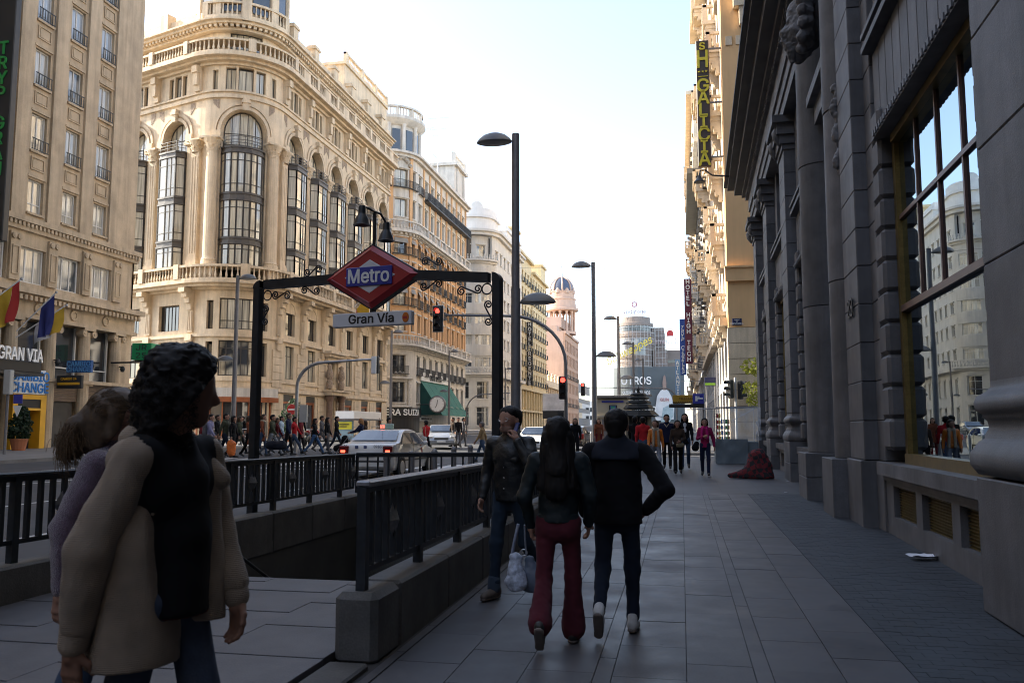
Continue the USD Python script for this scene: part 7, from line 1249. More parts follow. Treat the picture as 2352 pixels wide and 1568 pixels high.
pn = thing('signal_pole', 'grey post with small traffic plates at the far left kerb', 'sign post', at(8, 1036, 33)); c = at(10, 1040, 33); W = MB(); W.tube([[c[0], c[1], gz(33, -26)], [c[0], c[1], 4.2]], .07, 8); obj('pole', W, GREYM, pn); W = MB(); W.cham(c[0]-.16, c[0]+.2, c[1]-.15, c[1]+.1, 3.1, 4.2, .03); obj('housing', W, M('box_grey'), pn); W = MB(); W.box(c[0]+.3, c[0]+.75, c[1], c[1]+.03, 2.7, 3.1); obj('blue_plate', W, M('enamel_blue'), pn); W = MB(); W.prism([(c[0]+.3, 2.6), (c[0]+.75, 2.6), (c[0]+.52, 2.1)], c[1], c[1]+.03, lambda q, h: np.column_stack([q[:, 0], np.full(len(q), h), q[:, 1]])); obj('yield_plate', W, M('sign_white'), pn)
bb = thing('advert_panel', 'lit advertising panel on a post down the left side', 'billboard', at(1272, 945, 150)); c = at(1272, 935, 150); W = MB(); W.cham(c[0]-2, c[0]+2, 150, 150.4, c[2]-2, c[2]+2.4, .03); obj('panel', W, M('panel_white', (.55, .54, .55), .5, var=.3, scale=.6), bb); W = MB(); W.box(c[0]-2, c[0]+2, 149.95, 150, c[2]-2, c[2]-.6); obj('lower_panel', W, M('near_black'), bb); W = MB(); W.tube([[c[0], 150.2, 1], [c[0], 150.2, c[2]-2]], .15, 8); obj('pole', W, GREYM, bb)
fg_ = thing('flag', 'red and yellow flag draped on the arcaded front under the diamond sign', 'flag', at(845, 700, 82)); c = at(838, 700, 84); W = MB(); W.tube([[-35, 84, c[2]-1.2], [c[0]+.6, 84, c[2]+1.3]], .05, 6); obj('flagpole', W, M('pole_white'), fg_); W = MB(); W.add([[c[0]-.9, 84, c[2]-.4], [c[0]+.5, 84, c[2]+1.2], [c[0]+.4, 84.2, c[2]-.9], [c[0]-.7, 84.1, c[2]-1.5]], [[0, 1, 2], [0, 2, 3]]); obj('cloth_yellow', W, FY, fg_); W = MB(); W.add([[c[0]-.95, 84.02, c[2]-.5], [c[0]-.1, 84.02, c[2]+.5], [c[0]-.5, 84.2, c[2]-1.5], [c[0]-1., 84.1, c[2]-1.6]], [[0, 1, 2], [0, 2, 3]]); obj('cloth_red', W, FR, fg_)
cbm = thing('street_cable', 'thin cable strung across the avenue at lamp height', 'cable', at(1367, 607, 60)); W = MB()
q0, q1, q2 = at(1175, 614, 60), at(1367, 606, 60), at(1600, 706, 60); W.tube([q0+(q1-q0)*t+np.array([0, 0, -.12*math.sin(PI*t)]) for t in np.linspace(0, 1, 8)]+[q1+(q2-q1)*t+np.array([0, 0, -.25*math.sin(PI*t)]) for t in np.linspace(.1, 1, 8)], .012, 4); obj('wire', W, GREYM, cbm)
# ---------------------------------------------------------------- people
SKIN = M('skin', (.33, .18, .125), .6, spec=.3, var=.08, scale=9.); SKIND = M('skin_tan', (.2, .105, .07), .6, spec=.25, var=.08, scale=9.)
def CL(name, c, rough=.9, sheen=.06, **k): return M('cloth_'+name, c, rough, sheen=sheen, spec=k.pop('spec', .1), var=k.pop('var', .22), scale=k.pop('scale', 7.), bump=k.pop('bump', .25), bscale=k.pop('bscale', 160.), **k)
HAIRD, HAIRB, HAIRL, HAIRG = M('hair_dark', (.007, .0055, .005), .6, spec=.2, var=.3, scale=30.), M('hair_brown', (.04, .023, .012), .55, spec=.3, var=.3, scale=30.), M('hair_fair', (.08, .048, .025), .6, var=.35, scale=30.), M('hair_ginger', (.3, .13, .04), .55, var=.3, scale=30.)
JEAN = CL('jeans', (.045, .07, .12)); JEAND = CL('dark_jeans', (.014, .02, .034)); BLK = CL('black', (.008, .008, .0095)); GRY = CL('grey', (.1, .1, .11)); SHOE = M('shoe_dark', (.02, .018, .016), .5); SHOEW = M('shoe_white', (.55, .54, .52), .6)
V3 = lambda *a: np.array(a, float)
def dirv(f, ab, side): return V3(side*math.sin(ab), math.sin(f)*math.cos(ab), -math.cos(f)*math.cos(ab))
def hand(w, d, n, curl, thumb=1., s=1.):
    """A hand from wrist w along d with palm facing n: palm, four unequal bent fingers and a thumb."""
    d = d/np.linalg.norm(d); n = n-d*(n@d); n /= np.linalg.norm(n); l = np.cross(d, n)*thumb; P = [(w, w+d*.03*s, .026*s, .03*s)]; 
    for q in (-.026, -.009, .009, .026): P.append((w+d*.03*s+l*q*.7*s, w+d*.085*s+l*q*s, .017*s, .0125*s))
    for q, L in ((.028, .064), (.0095, .074), (-.0095, .069), (-.028, .053)):
        a = w+d*.086*s+l*q*s; e1 = d*math.cos(curl*.6)+n*math.sin(curl*.6); e2 = d*math.cos(curl*1.5)+n*math.sin(curl*1.5); e3 = d*math.cos(curl*2.1)+n*math.sin(curl*2.1)
        b = a+e1*L*.45*s; c = b+e2*L*.32*s; e = c+e3*L*.25*s; P += [(a, b, .0098*s, .009*s), (b, c, .009*s, .0085*s), (c, e, .0085*s, .0075*s)]
    a = w+d*.028*s+l*.026*s; b = a+(d*.62+l*.62+n*.35)*.042*s; c = b+(d*.85+l*.2+n*.4)*.034*s; P += [(a, b, .014*s, .011*s), (b, c, .011*s, .0095*s)]
    return P
def merge(ms):
    ms = [m for m in ms if len(m[1])]; off = np.cumsum([0]+[len(m[0]) for m in ms]); return np.vstack([m[0] for m in ms]), np.vstack([m[1]+o for m, o in zip(ms, off)])
STRIDE = {'a': ((.42, .12), (-.33, .28)), 'b': ((-.36, .25), (.4, .1)), 'c': ((.2, .05), (-.18, .35)), 'd': ((-.2, .45), (.16, .05)), 's': ((.03, .03), (-.03, .03)), 'w': ((.55, .15), (-.45, .3)), 'v': ((-.45, .3), (.55, .15))}
def person(label, p, ang, h, legs='s', arms=None, top=None, hem=.88, pants=None, shoe=None, hair='short', hmat=None, skin=None, res=.026, head=(0., 0.), lean=.0, fat=1., flare=0., collar=True, fem=False, extra=None, noise=None, group=None, cuff=None, loose=0., z0=None, handres=None, carve=None, vest=None, hips=1., off=None):
    """p: the ground point between the feet; ang: heading (0 = +x). Builds ONE figure: body > clothes, hair, shoes."""
    t = thing('person', label, 'person', (p[0], p[1], gz(p[1], p[0]) if z0 is None else z0), group); k = h/1.75; base = OFF[t]; lg = STRIDE[legs] if isinstance(legs, str) else legs
    if arms is None: arms = ((-lg[0][0]*.9, .12, .25), (-lg[1][0]*.9, .12, .25))
    sw = (.165 if fem else .185)*fat; J = {}; lowest = 9
    for i, sd in ((0, -1), (1, 1)):
        hp_ = V3(sd*.09*fat, 0, .93); th, kn = lg[i][:2]; q = hp_+.45*V3(sd*.02, math.sin(th), -math.cos(th)); a = q+.42*V3(0, math.sin(th-kn), -math.cos(th-kn)); toe = lg[i][2] if len(lg[i]) > 2 else (th-kn)*.75
        J[i] = [hp_, q, a, toe]; td = V3(sd*.06, math.cos(toe), math.sin(toe)); J[i].append(td); up = V3(0, -math.sin(toe), math.cos(toe)); heel = a-up*.065-td*.05; tip = a-up*.065+td*.16; J[i] += [heel, tip]; lowest = min(lowest, heel[2]-.03, tip[2]-.025)
    SH = V3(0, 0, -lowest)
    for i in (0, 1): J[i] = [J[i][0]+SH, J[i][1]+SH, J[i][2]+SH, J[i][3], J[i][4], J[i][5]+SH, J[i][6]+SH]
    def tors(v): return V3(v[0], v[1]+(v[2]-.93)*lean, v[2])+SH
    A = {}
    for i, sd in ((0, -1), (1, 1)):
        s = tors(V3(sd*sw, -.01, 1.42)); a_ = arms[i]
        if isinstance(a_, dict): e, w = V3(*a_['e'])+SH, V3(*a_['w'])+SH
        else: e = s+.285*dirv(a_[0], a_[1], sd); w = e+.25*dirv(a_[0]+a_[2], a_[1]*.4, sd)
        A[i] = [s, e, w]
    def W(v): v = rotz(np.asarray(v, float)*k, ang-PI/2); return v+base
    hy, hpt = head; ch, shh = math.cos(hy), math.sin(hy); HC = tors(V3(0, .02, 1.63))
    def hd(x, y, z): y2, z2 = y*math.cos(hpt)-z*math.sin(hpt), y*math.sin(hpt)+z*math.cos(hpt); return HC+V3(x*ch-y2*shh, x*shh+y2*ch, z2)
    fine = res < .016; B = [(hd(0, -.02, .035), hd(0, .015, .04), .093, .09), (hd(0, .03, -.01), hd(0, .05, -.075), .074, .045), (hd(0, .09, .015), hd(0, .113, -.022), .014, .017), (hd(-.09, -.01, .01), hd(-.092, -.015, -.03), .017, .013), (hd(.09, -.01, .01), hd(.092, -.015, -.03), .017, .013), (tors(V3(0, -.015, 1.4)), hd(0, -.02, -.06), .058, .053)]
    hb = blob(B, min(res, .016), .02); B = [(tors(V3(0, -.01, 1.0)), tors(V3(0, 0, 1.36)), .095, .1, .75)]
    for i in (0, 1):
        s, e, w = A[i]; B += [(s, e, .042, .034), (e, w, .034, .024), (J[i][0], J[i][1], .07, .05), (J[i][1], J[i][2], .048, .034)]
    bm = [hb, blob(B, max(res, .02), .03)]
    for i, sd in ((0, -1), (1, 1)):
        s, e, w = A[i]; d = (w-e)/np.linalg.norm(w-e); a_ = arms[i]; hn = V3(*a_['n']) if isinstance(a_, dict) and 'n' in a_ else V3(-sd, .2, 0); cu = a_.get('curl', .45) if isinstance(a_, dict) else .45; dd = V3(*a_['d']) if isinstance(a_, dict) and 'd' in a_ else d
        if isinstance(a_, dict) and a_.get('hide'): continue
        r_ = handres or (.0045 if fine else .0); P = hand(w+d*.01, dd, hn, cu, -sd*1. if False else (1. if np.cross(dd, hn)@V3(0, 1, 0) > 0 else -1.))
        if r_: bm.append(blob(P, r_, .008))
        else: bm.append(blob([(q[0], q[1], max(q[2], .013), max(q[3], .012)) for q in P], .011 if res < .03 else .014, .012))
    bp = obj('body', (lambda m: (W(m[0]), m[1]))(merge(bm)), skin or SKIN, t, True)
    W_ = lambda m: (W(m[0]), m[1])
    if fine or res < .024:                                        # eyes, brows, mouth
        for nm, q, mt in (('eye', ((-.033, .083, .018), (.033, .083, .018)), M('eye_white', (.5, .48, .45), .3)), ('iris', ((-.033, .0925, .018), (.033, .0925, .018)), M('near_black'))):
            for x in q: m = trimesh.creation.icosphere(1, .012 if nm == 'eye' else .0055); obj(nm, W_((np.array(m.vertices)+hd(*x), np.array(m.faces))), mt, t, True)
        obj('mouth', W_(blob([(hd(-.02, .089, -.048), hd(.02, .089, -.048), .006, .006)], .004, .003)), M('lip', (.25, .08, .06), .5), t, True)
        for x in (-1, 1): obj('eyebrow', W_(blob([(hd(x*.018, .094, .042), hd(x*.048, .083, .042), .006, .004)], .004, .003)), hmat or HAIRD, t, True)
    # trousers
    pr = [(V3(-.045*fat, -.01, .95)+SH, V3(.045*fat, -.01, .95)+SH, .105*hips, .105*hips, .9), (V3(-.06*fat, -.03, .87)+SH, V3(.06*fat, -.03, .87)+SH, .1*hips, .1*hips, .9)]
    for i in (0, 1): pr += [(J[i][0], J[i][1], .086*hips, .064), (J[i][1], J[i][2]+(J[i][1]-J[i][2])*.04, .063, .052+flare)]
    obj('trousers', W_(blob(pr, res, .03, noise)), pants or JEAN, t, True)
    if cuff: obj('turned_cuff', W_(merge([blob([(J[i][2]+(J[i][1]-J[i][2])*.02, J[i][2]+(J[i][1]-J[i][2])*.2, .062, .06)], res, .02) for i in (0, 1)])), cuff, t, True)
    for i in (0, 1):
        u = V3(0, -math.sin(J[i][3]), math.cos(J[i][3])); hl, tp = J[i][5], J[i][6]; obj('shoe', W_(blob([(hl+u*.025, tp+u*.01, .042, .034), (hl+u*.05, hl+u*.1-J[i][4]*-.02, .042, .04), (hl+u*.03+J[i][4]*.08, tp+u*.02-J[i][4]*.03, .045, .036)], min(res, .018), .02, None, [(hl-u*.02, -u)])), shoe or SHOE, t, True)
        if fine: obj('sole', W_(blob([(hl-u*.012, tp-u*.014, .04, .036)], .012, .01, None, [(hl-u*.025, -u), (hl-u*.0, u)])), M('sole', (.16, .13, .11), .7), t, True)
    # top
    lo_ = .0+loose; wst, chs, rh = (.128, .128, .145) if fem else (.14, .142, .15); wst, chs, rh = wst*fat+lo_, chs*fat+lo_, rh*fat+lo_
    pr = [(tors(V3(0, -.005, hem-.05)), tors(V3(0, 0, 1.1)), rh+.3*max(0, .8-hem)*.12, wst, .72), (tors(V3(0, 0, 1.1)), tors(V3(0, .005, 1.3)), wst, chs, .72), (tors(V3(-sw*.8, -.01, 1.4)), tors(V3(sw*.8, -.01, 1.4)), .066+lo_*.5, .066+lo_*.5), (tors(V3(0, -.02, 1.475)), tors(V3(-sw*.75, -.01, 1.405)), .058, .066+lo_*.5), (tors(V3(0, -.02, 1.475)), tors(V3(sw*.75, -.01, 1.405)), .058, .066+lo_*.5), (tors(V3(-.06, .0, 1.32)), tors(V3(.06, .0, 1.32)), .12, .12, .9)]
    if collar: pr += [(tors(V3(0, -.02, 1.44)), tors(V3(0, -.01, 1.5)), .08, .072)]
    for i in (0, 1): s, e, w = A[i]; pr += [(s, s+(e-s)*.5, .066+lo_*.4, .058+lo_*.5)]
    hz = tors(V3(0, 0, hem)); tm = blob(pr, res, .035, noise, [(hz, (0, -lean, -1.))])
    if carve is not None:
        pass
    sl = []
    for i in (0, 1):
        s, e, w = A[i]
        if isinstance(arms[i], dict) and arms[i].get('hide'): continue
        sl.append(blob([(s, e, .064+lo_*.5, .055+lo_*.5), (e, w, .054+lo_*.5, .042+lo_*.3)], res, .03, noise))
    obj('jacket' if hem < 1 else 'top', W_(merge([tm]+sl)), top or BLK, t, True)
    # hair
    hm = hmat or HAIRD; P = [(hd(0, -.028, .05), hd(0, .0, .065), .1, .092), (hd(0, -.05, .0), hd(0, -.045, .05), .085, .09), (hd(-.055, .03, .09), hd(.055, .03, .09), .035, .035)]
    if hair in ('long', 'pony', 'bun') or hair == 'bob': P += [(hd(-.075, -.02, .03), hd(-.08, -.03, -.07), .035, .035), (hd(.075, -.02, .03), hd(.08, -.03, -.07), .035, .035), (hd(0, -.07, .0), hd(0, -.075, -.1), .085, .075)]
    if hair == 'long': P += [(hd(0, -.075, -.05), tors(V3(0, -.12, 1.33)), .09, .1, .6), (hd(-.08, -.03, -.06), tors(V3(-.08, -.06, 1.36)), .045, .05), (hd(.08, -.03, -.06), tors(V3(.08, -.06, 1.36)), .045, .05)]
    if hair == 'pony': P += [(hd(0, -.12, .03), hd(0, -.17, -.03), .035, .045), (hd(0, -.17, -.03), hd(0, -.16, -.16), .045, .02)]
    if hair == 'curly': P = [(hd(0, -.03, .06), hd(0, .01, .07), .115, .105), (hd(0, -.05, -.02), hd(0, -.055, -.17), .115, .1), (hd(-.075, .01, .0), hd(-.08, .0, -.16), .055, .05), (hd(.075, .01, .0), hd(.08, .0, -.16), .055, .05)]
    if hair == 'none': P = []
    if P:
        hn_ = {'curly': [(.026, .016), (.01, .009)]}.get(hair, [((.012, .012, .08), .006)] if fine else None)
        obj('hair', W_(blob(P, .0065 if fine else min(res, .017), .025, hn_, [(hd(0, .062, .03), (hd(0, 1, 0)-hd(0, 0, 0))*1.+(hd(0, 0, -1)-hd(0, 0, 0))*.75)] if hair != 'none' else None)), hm, t, True)
    if extra: extra(t, W_, hd, tors, A, J, SH)
    return t
def belt(col, a, b, r=.012, nm='strap'): return lambda t, W_, hd, tors, A, J, SH: obj(nm, W_(blob([(tors(V3(*a)), tors(V3(*b)), r, r)], .01, .01)), col, t, True)
def both(*fs):
    def g(*a):
        for f in fs: f(*a)
    return g
def scarf(col, hang=.35):
    def g(t, W_, hd, tors, A, J, SH): obj('scarf', W_(merge([blob([(tors(V3(-.06, .03, 1.47)), tors(V3(.06, .03, 1.47)), .065, .065), (tors(V3(-.05, -.04, 1.49)), tors(V3(.05, -.04, 1.49)), .06, .06)], .018, .03), blob([(tors(V3(.07, .13, 1.44)), tors(V3(.09, .14, 1.44-hang)), .04, .045)], .018, .02), blob([(tors(V3(-.07, .13, 1.44)), tors(V3(-.09, .14, 1.44-hang)), .04, .045)], .018, .02)])), col, t, True)
    return g
# people on the far crossing, left to right
def G0(u, v): p = ground(u, v); return (p[0], p[1])
def onroad(u, v):                                                # feet on the roadway, 0.13 m below the pavements
    r = ray(u, v); q = EYE+r*30
    for _ in range(30): q = EYE+r*((gz(q[1], q[0])-.13-EYE[2])/r[2])*.5+.5*(q-EYE)
    return (q[0], q[1])
LAV = CL('lavender', (.2, .19, .3)); MAR = CL('maroon', (.12, .015, .02)); OLIVE = CL('olive', (.05, .055, .035)); RUST = CL('rust', (.16, .05, .025)); REDC = CL('red', (.42, .02, .025)); NAVY = CL('navy', (.014, .018, .045)); TANC = CL('tan', (.3, .2, .1)); BRN2 = CL('brown', (.045, .03, .022)); BEI = CL('beige', (.36, .3, .22)); SKYB = CL('pale_blue', (.35, .45, .55))
def crowd(label, u, v, hh, ang, **k):
    q = onroad(u, v-4); hh *= 1.06; return person(label, q, ang, hh, z0=gz(q[1], q[0])-.13, group='people on the crosswalk', **k)
def pack(col):
    def g(t, W_, hd, tors, A, J, SH): obj('backpack', W_(blob([(tors(V3(0, -.2, 1.08)), tors(V3(0, -.2, 1.32)), .15, .13, .75)], .02, .03)), col, t, True)
    return g
RT = 0.15; LF = PI-.1
crowd('person in a maroon top at the left end of the crossing', 461, 1056, 1.7, RT, legs='a', top=MAR, pants=GRY, fem=True, hair='long')
crowd('striding person in lavender jacket and grey jeans with a grey backpack', 481, 1058, 1.8, RT, legs='w', top=LAV, pants=GRY, hem=.9, extra=pack(GRY))
crowd('person in dark olive jacket beside the backpacker', 516, 1055, 1.8, RT, legs='b', top=OLIVE, pants=JEAND, fat=1.1)
crowd('dark-haired person in a long black coat carrying an orange bag', 534, 1055, 1.66, RT, legs='d', top=BLK, hem=.6, pants=BLK, fem=True, hair='bob')
crowd('person in a long rust coat half behind the left metro post', 570, 1052, 1.68, RT, legs='c', top=RUST, hem=.5, pants=BLK, fem=True, hair='long', hmat=HAIRB)
crowd('person in brown coat with pale scarf right of the metro post', 602, 1052, 1.74, RT, legs='c', top=RUST, hem=.62, pants=JEAN, fem=True, hair='bob', hmat=HAIRB, extra=scarf(BEI, .6))
crowd('person in dark jacket and pale grey jeans hauling a duffel bag', 624, 1051, 1.8, RT, legs='w', top=OLIVE, pants=CL('pale_jeans', (.2, .21, .23)), hem=.85)
crowd('person in red and black jacket walking among the duffel carriers', 634, 1050, 1.62, RT, legs='b', top=MAR, pants=GRY, fem=True, hair='bob', hmat=HAIRB)
crowd('person in pale blue shirt seen between darker coats', 645, 1044, 1.72, RT, legs='a', top=SKYB, pants=JEAN)
crowd('person in navy jacket with green shirt holding the duffel strap', 661, 1050, 1.8, RT, legs='c', top=NAVY, pants=BLK, hem=.8, hmat=HAIRB)
crowd('person in bright red jacket and blue jeans on the crossing', 675, 1047, 1.72, RT, legs='v', top=REDC, pants=JEAN, hem=.84)
crowd('person in black jacket and blue jeans striding left of the black coat', 722, 1048, 1.66, RT, legs='w', top=BLK, pants=CL('bright_jeans', (.05, .1, .2)), hem=.8, fem=True, hair='long')
crowd('person in grey jacket walking behind the two dark coats', 738, 1040, 1.74, RT, legs='a', top=GRY, pants=GRY)
crowd('person in a long black coat looking right near the taxi', 751, 1046, 1.64, RT, legs='d', top=BLK, hem=.55, pants=GRY, fem=True, hair='long')
for lab, u, v_, hh, a_, kw in (('person in charcoal coat behind the backpacker', 497, 1046, 1.74, RT, dict(top=BLK, hem=.7, pants=GRY, legs='c')), ('person in dark green coat just left of the metro post', 549, 1047, 1.7, RT, dict(top=OLIVE, hem=.62, pants=BLK, legs='a', fem=True, hair='bob', hmat=HAIRB)), ('person in a dark parka walking left behind the brown coat', 588, 1043, 1.76, PI-.2, dict(top=NAVY, hem=.72, pants=JEAND, legs='b')), ('person in maroon coat behind the red jacket', 690, 1042, 1.68, RT, dict(top=MAR, hem=.7, pants=BLK, legs='c', fem=True, hair='long')), ('person in dark jacket far right of the crossing crowd', 772, 1041, 1.72, RT, dict(top=BLK, pants=JEAND, legs='a'))): crowd(lab, u, v_, hh, a_, **kw)
def hold(name, label, cat, p, v, f, mat, parts=()):
    t = thing(name, label, cat, p); obj('bag_body', (v+np.array(p), f), mat, t, True)
    for nm, a, r, mt in parts: W = MB(); W.tube([np.array(p)+q for q in a], r, 6); obj(nm, W, mt, t, True)
    return t
q = onroad(532, 1054); hold('shopping_bag', 'bright orange shopping bag carried at knee height on the crossing', 'bag', (q[0]+.12, q[1]-.28, gz(q[1], q[0])+.06), *blob([((0, 0, .14), (0, 0, .42), .19, .21, .5)], .02, .03, (.12, .03)), M('bag_orange', (.6, .14, .02), .5, var=.2, scale=5.), [('handle', [(-.1, 0, .5), (-.03, 0, .75), (.03, 0, .75), (.1, 0, .5)], .01, BLACKM)])
q = onroad(643, 1050); hold('duffel_bag', 'big dark duffel bag carried low by people on the crossing', 'bag', (q[0]-.05, q[1]-.3, gz(q[1], q[0])+.3), *blob([((-.32, 0, .1), (.32, 0, .1), .18, .18), ((-.3, 0, .16), (.3, 0, .16), .15, .15), ], .025, .03, (.15, .03)), CL('duffel', (.016, .018, .025)), [('handle', [(-.2, 0, .28), (-.1, 0, .48), (.1, 0, .48), (.2, 0, .28)], .015, BLACKM)])
q = onroad(828, 1049); person('fair-haired person in navy coat pushing a stroller behind the taxi', q, PI+.05, 1.76, legs='a', top=NAVY, hem=.8, pants=GRY, fem=True, hair='bob', hmat=HAIRG, arms=((.75, .1, .5), (.75, .1, .5)), z0=gz(q[1], q[0])-.13)
sr = thing('stroller', 'dark folding baby stroller pushed in front of the taxi', 'stroller', (q[0]-1.0, q[1], gz(q[1], q[0])-.13)); so = OFF[sr]; W = MB(); W.tube([so+[.55, 0, .95], so+[0, 0, .25], so+[-.3, 0, .12]], .018, 6); W.tube([so+[.55, -.4, .95], so+[0, -.4, .25], so+[-.3, -.4, .12]], .018, 6); W.tube([so+[.55, 0, .95], so+[.55, -.4, .95]], .018, 6); obj('stroller_frame', W, STEEL, sr, kind='stuff'); v, f = blob([((.2, -.2, .45), (-.1, -.2, .4), .18, .16), ((.25, -.2, .5), (.3, -.2, .85), .17, .16)], .025, .05); obj('seat', (v+so, f), BLK, sr, True)
for x, y_ in ((.1, 0), (.1, -.4), (-.3, 0), (-.3, -.4)): m = MB(); m.lathe([(0, -.02), (.1, -.02), (.11, 0), (.1, .02), (0, .02)], sides=14); v, f = m.arrays(); obj('wheel', (np.column_stack([v[:, 0], v[:, 2]+y_, v[:, 1]+.11])+so+[x, 0, 0], f), TYRE, sr, True)
for lab, u, v_, hh, a, kw in (('person in grey-brown jacket seen past the taxi roof', 892, 1046, 1.78, .3, dict(top=CL('khaki', (.12, .1, .075)), pants=BLK, fat=1.12, legs='c')), ('person in a dark coat walking behind the stroller pusher', 838, 1040, 1.62, PI, dict(top=BRN2, fem=True, hair='bob', legs='c', hmat=HAIRB)), ('person in a red coat with a white shoulder bag beyond the taxi', 978, 1050, 1.72, PI-.6, dict(top=REDC, hem=.7, pants=BLK, fem=True, legs='a')), ('person in tan jacket and blue jeans crossing to the left', 1107, 1062, 1.72, PI, dict(top=TANC, pants=JEAN, legs='b', hair='short', hmat=M('hair_grey', (.12, .1, .09), .6)))):
    q = onroad(u, v_); person(lab, q, a, hh, z0=gz(q[1], q[0])-.13, **kw)
q = onroad(978, 1050); hold('tote_bag', 'white cloth tote hanging from the red coat wearer', 'bag', (q[0]-.02, q[1]-.27, gz(q[1], q[0])+.45), *blob([((0, 0, .0), (0, 0, .3), .17, .14, .4)], .02, .03, (.1, .03)), CL('tote', (.5, .47, .42)), [('handle', [(-.1, 0, .42), (-.05, .05, .86), (.05, .05, .86), (.1, 0, .42)], .012, BEI)])
for lab, u, v_, tp_ in (('small distant person in dark jacket near the watch shop', 1052, 1031, BLK), ('small distant person in grey by the pale bow building', 1064, 1029, GRY), ('small distant person left of the thin curved mast', 1040, 1030, BRN2), ('dark figure sitting near the motorcycles', 690, 1034, BLK), ('small figure by the cafe window behind the crowd', 556, 1030, BLK)):
    q = ground(u, v_); person(lab, (q[0], q[1]), rnd.uniform(0, 6), 1.72, legs='c', top=tp_, pants=GRY, res=.035)
# people coming along the right pavement
DN = -PI/2
def strap_bag(c1, c2): return both(belt(c1, (-.12, .1, 1.42), (.16, .1, 1.0)), scarf(c2, .5))
def quilt(t, W_, hd, tors, A, J, SH):
    for z in (1.0, 1.09, 1.18, 1.27): obj('quilted_band', W_(blob([(tors(V3(-.05, .05, z)), tors(V3(.05, .05, z)), .095, .095, .8)], .016, .02)), M('cloth_puffer', (.55, .15, .012), .45), t, True)
person('person in rust coat with long dark hair before the cream kiosk', G0(1376, 1042), DN+.1, 1.7, legs='s', top=RUST, hem=.6, pants=MAR, fem=True, hair='long', hmat=HAIRB)
person('person in a red jacket walking away, half hidden by the couple', G0(1478, 1078), PI/2, 1.72, legs='c', top=REDC, pants=JEAN, hair='short')
person('person in black jacket turned away left of the red jacket', G0(1460, 1076), PI/2-.3, 1.74, legs='d', top=BLK, pants=JEAND)
person('person in an orange quilted jacket with beige scarf and slung bag', G0(1507, 1089), DN+.15, 1.64, legs='a', top=M('cloth_puffer', (.55, .15, .012), .45), hem=.9, pants=CL('grey_jeans', (.2, .22, .26)), fem=True, hair='pony', hmat=HAIRB, extra=both(quilt, strap_bag(BRN2, BEI)), arms=((-.1, .2, .4), (.1, .2, .3)), res=.02, head=(-.5, 0))
person('tall person in dark sweater with a pale necklace', G0(1533, 1077), DN, 1.8, legs='c', top=NAVY, pants=BLK, hem=.85, hair='short', extra=lambda t, W_, hd, tors, A, J, SH: obj('necklace', W_((lambda m: m)(blob([(tors(V3(-.07, .1, 1.46)), tors(V3(0, .16, 1.36)), .012, .012), (tors(V3(.07, .1, 1.46)), tors(V3(0, .16, 1.36)), .012, .012)], .01, .01))), BEI, t, True), res=.02)
person('person in brown jacket with hands clasped over a small tan bag', G0(1558, 1088), DN+.05, 1.64, legs='b', top=BRN2, pants=BLK, hem=.86, fem=True, hair='long', arms=({'e': (-.22, .02, 1.16), 'w': (-.08, .2, 1.08), 'n': (1, 0, 0)}, {'e': (.22, -.02, 1.15), 'w': (.2, .06, .92)}), flare=.02, res=.02, extra=lambda t, W_, hd, tors, A, J, SH: obj('slung_bag', W_(blob([(tors(V3(-.14, .2, .96)), tors(V3(0, .22, .95)), .07, .07, .6)], .015, .03)), M('leather_tan', (.22, .17, .09), .6), t, True))
person('long-haired person in dark jacket, white shirt and blue jeans', G0(1575, 1078), DN, 1.82, legs='d', top=BLK, pants=JEAN, hem=.8, hair='long', res=.02, extra=lambda t, W_, hd, tors, A, J, SH: obj('shirt_front', W_(blob([(tors(V3(0, .1, 1.2)), tors(V3(0, .085, 1.42)), .045, .055, .5)], .012, .02)), CL('white', (.5, .5, .52)), t, True))
person('person in magenta jacket with a dark handbag on the right pavement', G0(1621, 1093), DN-.05, 1.66, legs='c', top=CL('magenta', (.3, .02, .09)), pants=NAVY, hem=.86, fem=True, hair='bob', arms=((-.25, .3, .3), {'e': (.22, -.02, 1.14), 'w': (.04, .2, 1.2), 'n': (-1, 0, 0)}), res=.02, extra=both(lambda t, W_, hd, tors, A, J, SH: obj('handbag', W_(blob([(V3(.26, -.02, .98)+SH, V3(.3, -.02, .86)+SH, .08, .12, .5)], .015, .03)), BLK, t, True), scarf(CL('pink', (.45, .02, .16)), .3)))
person('fair-haired person in black behind the dark-haired walker', G0(1322, 1060), DN, 1.7, legs='c', top=BLK, pants=BLK, fem=True, hair='long', hmat=HAIRL); person('person with a grey hood in front of the white car', G0(1264, 1072), PI/2, 1.7, legs='c', top=CL('slate', (.07, .085, .11)), pants=JEAND, hair='none', fat=1.1, extra=lambda t, W_, hd, tors, A, J, SH: obj('hood', W_(blob([(hd(0, -.04, .03), hd(0, -.05, -.06), .13, .12)], .016, .03)), CL('slate', (.07, .085, .11)), t, True))

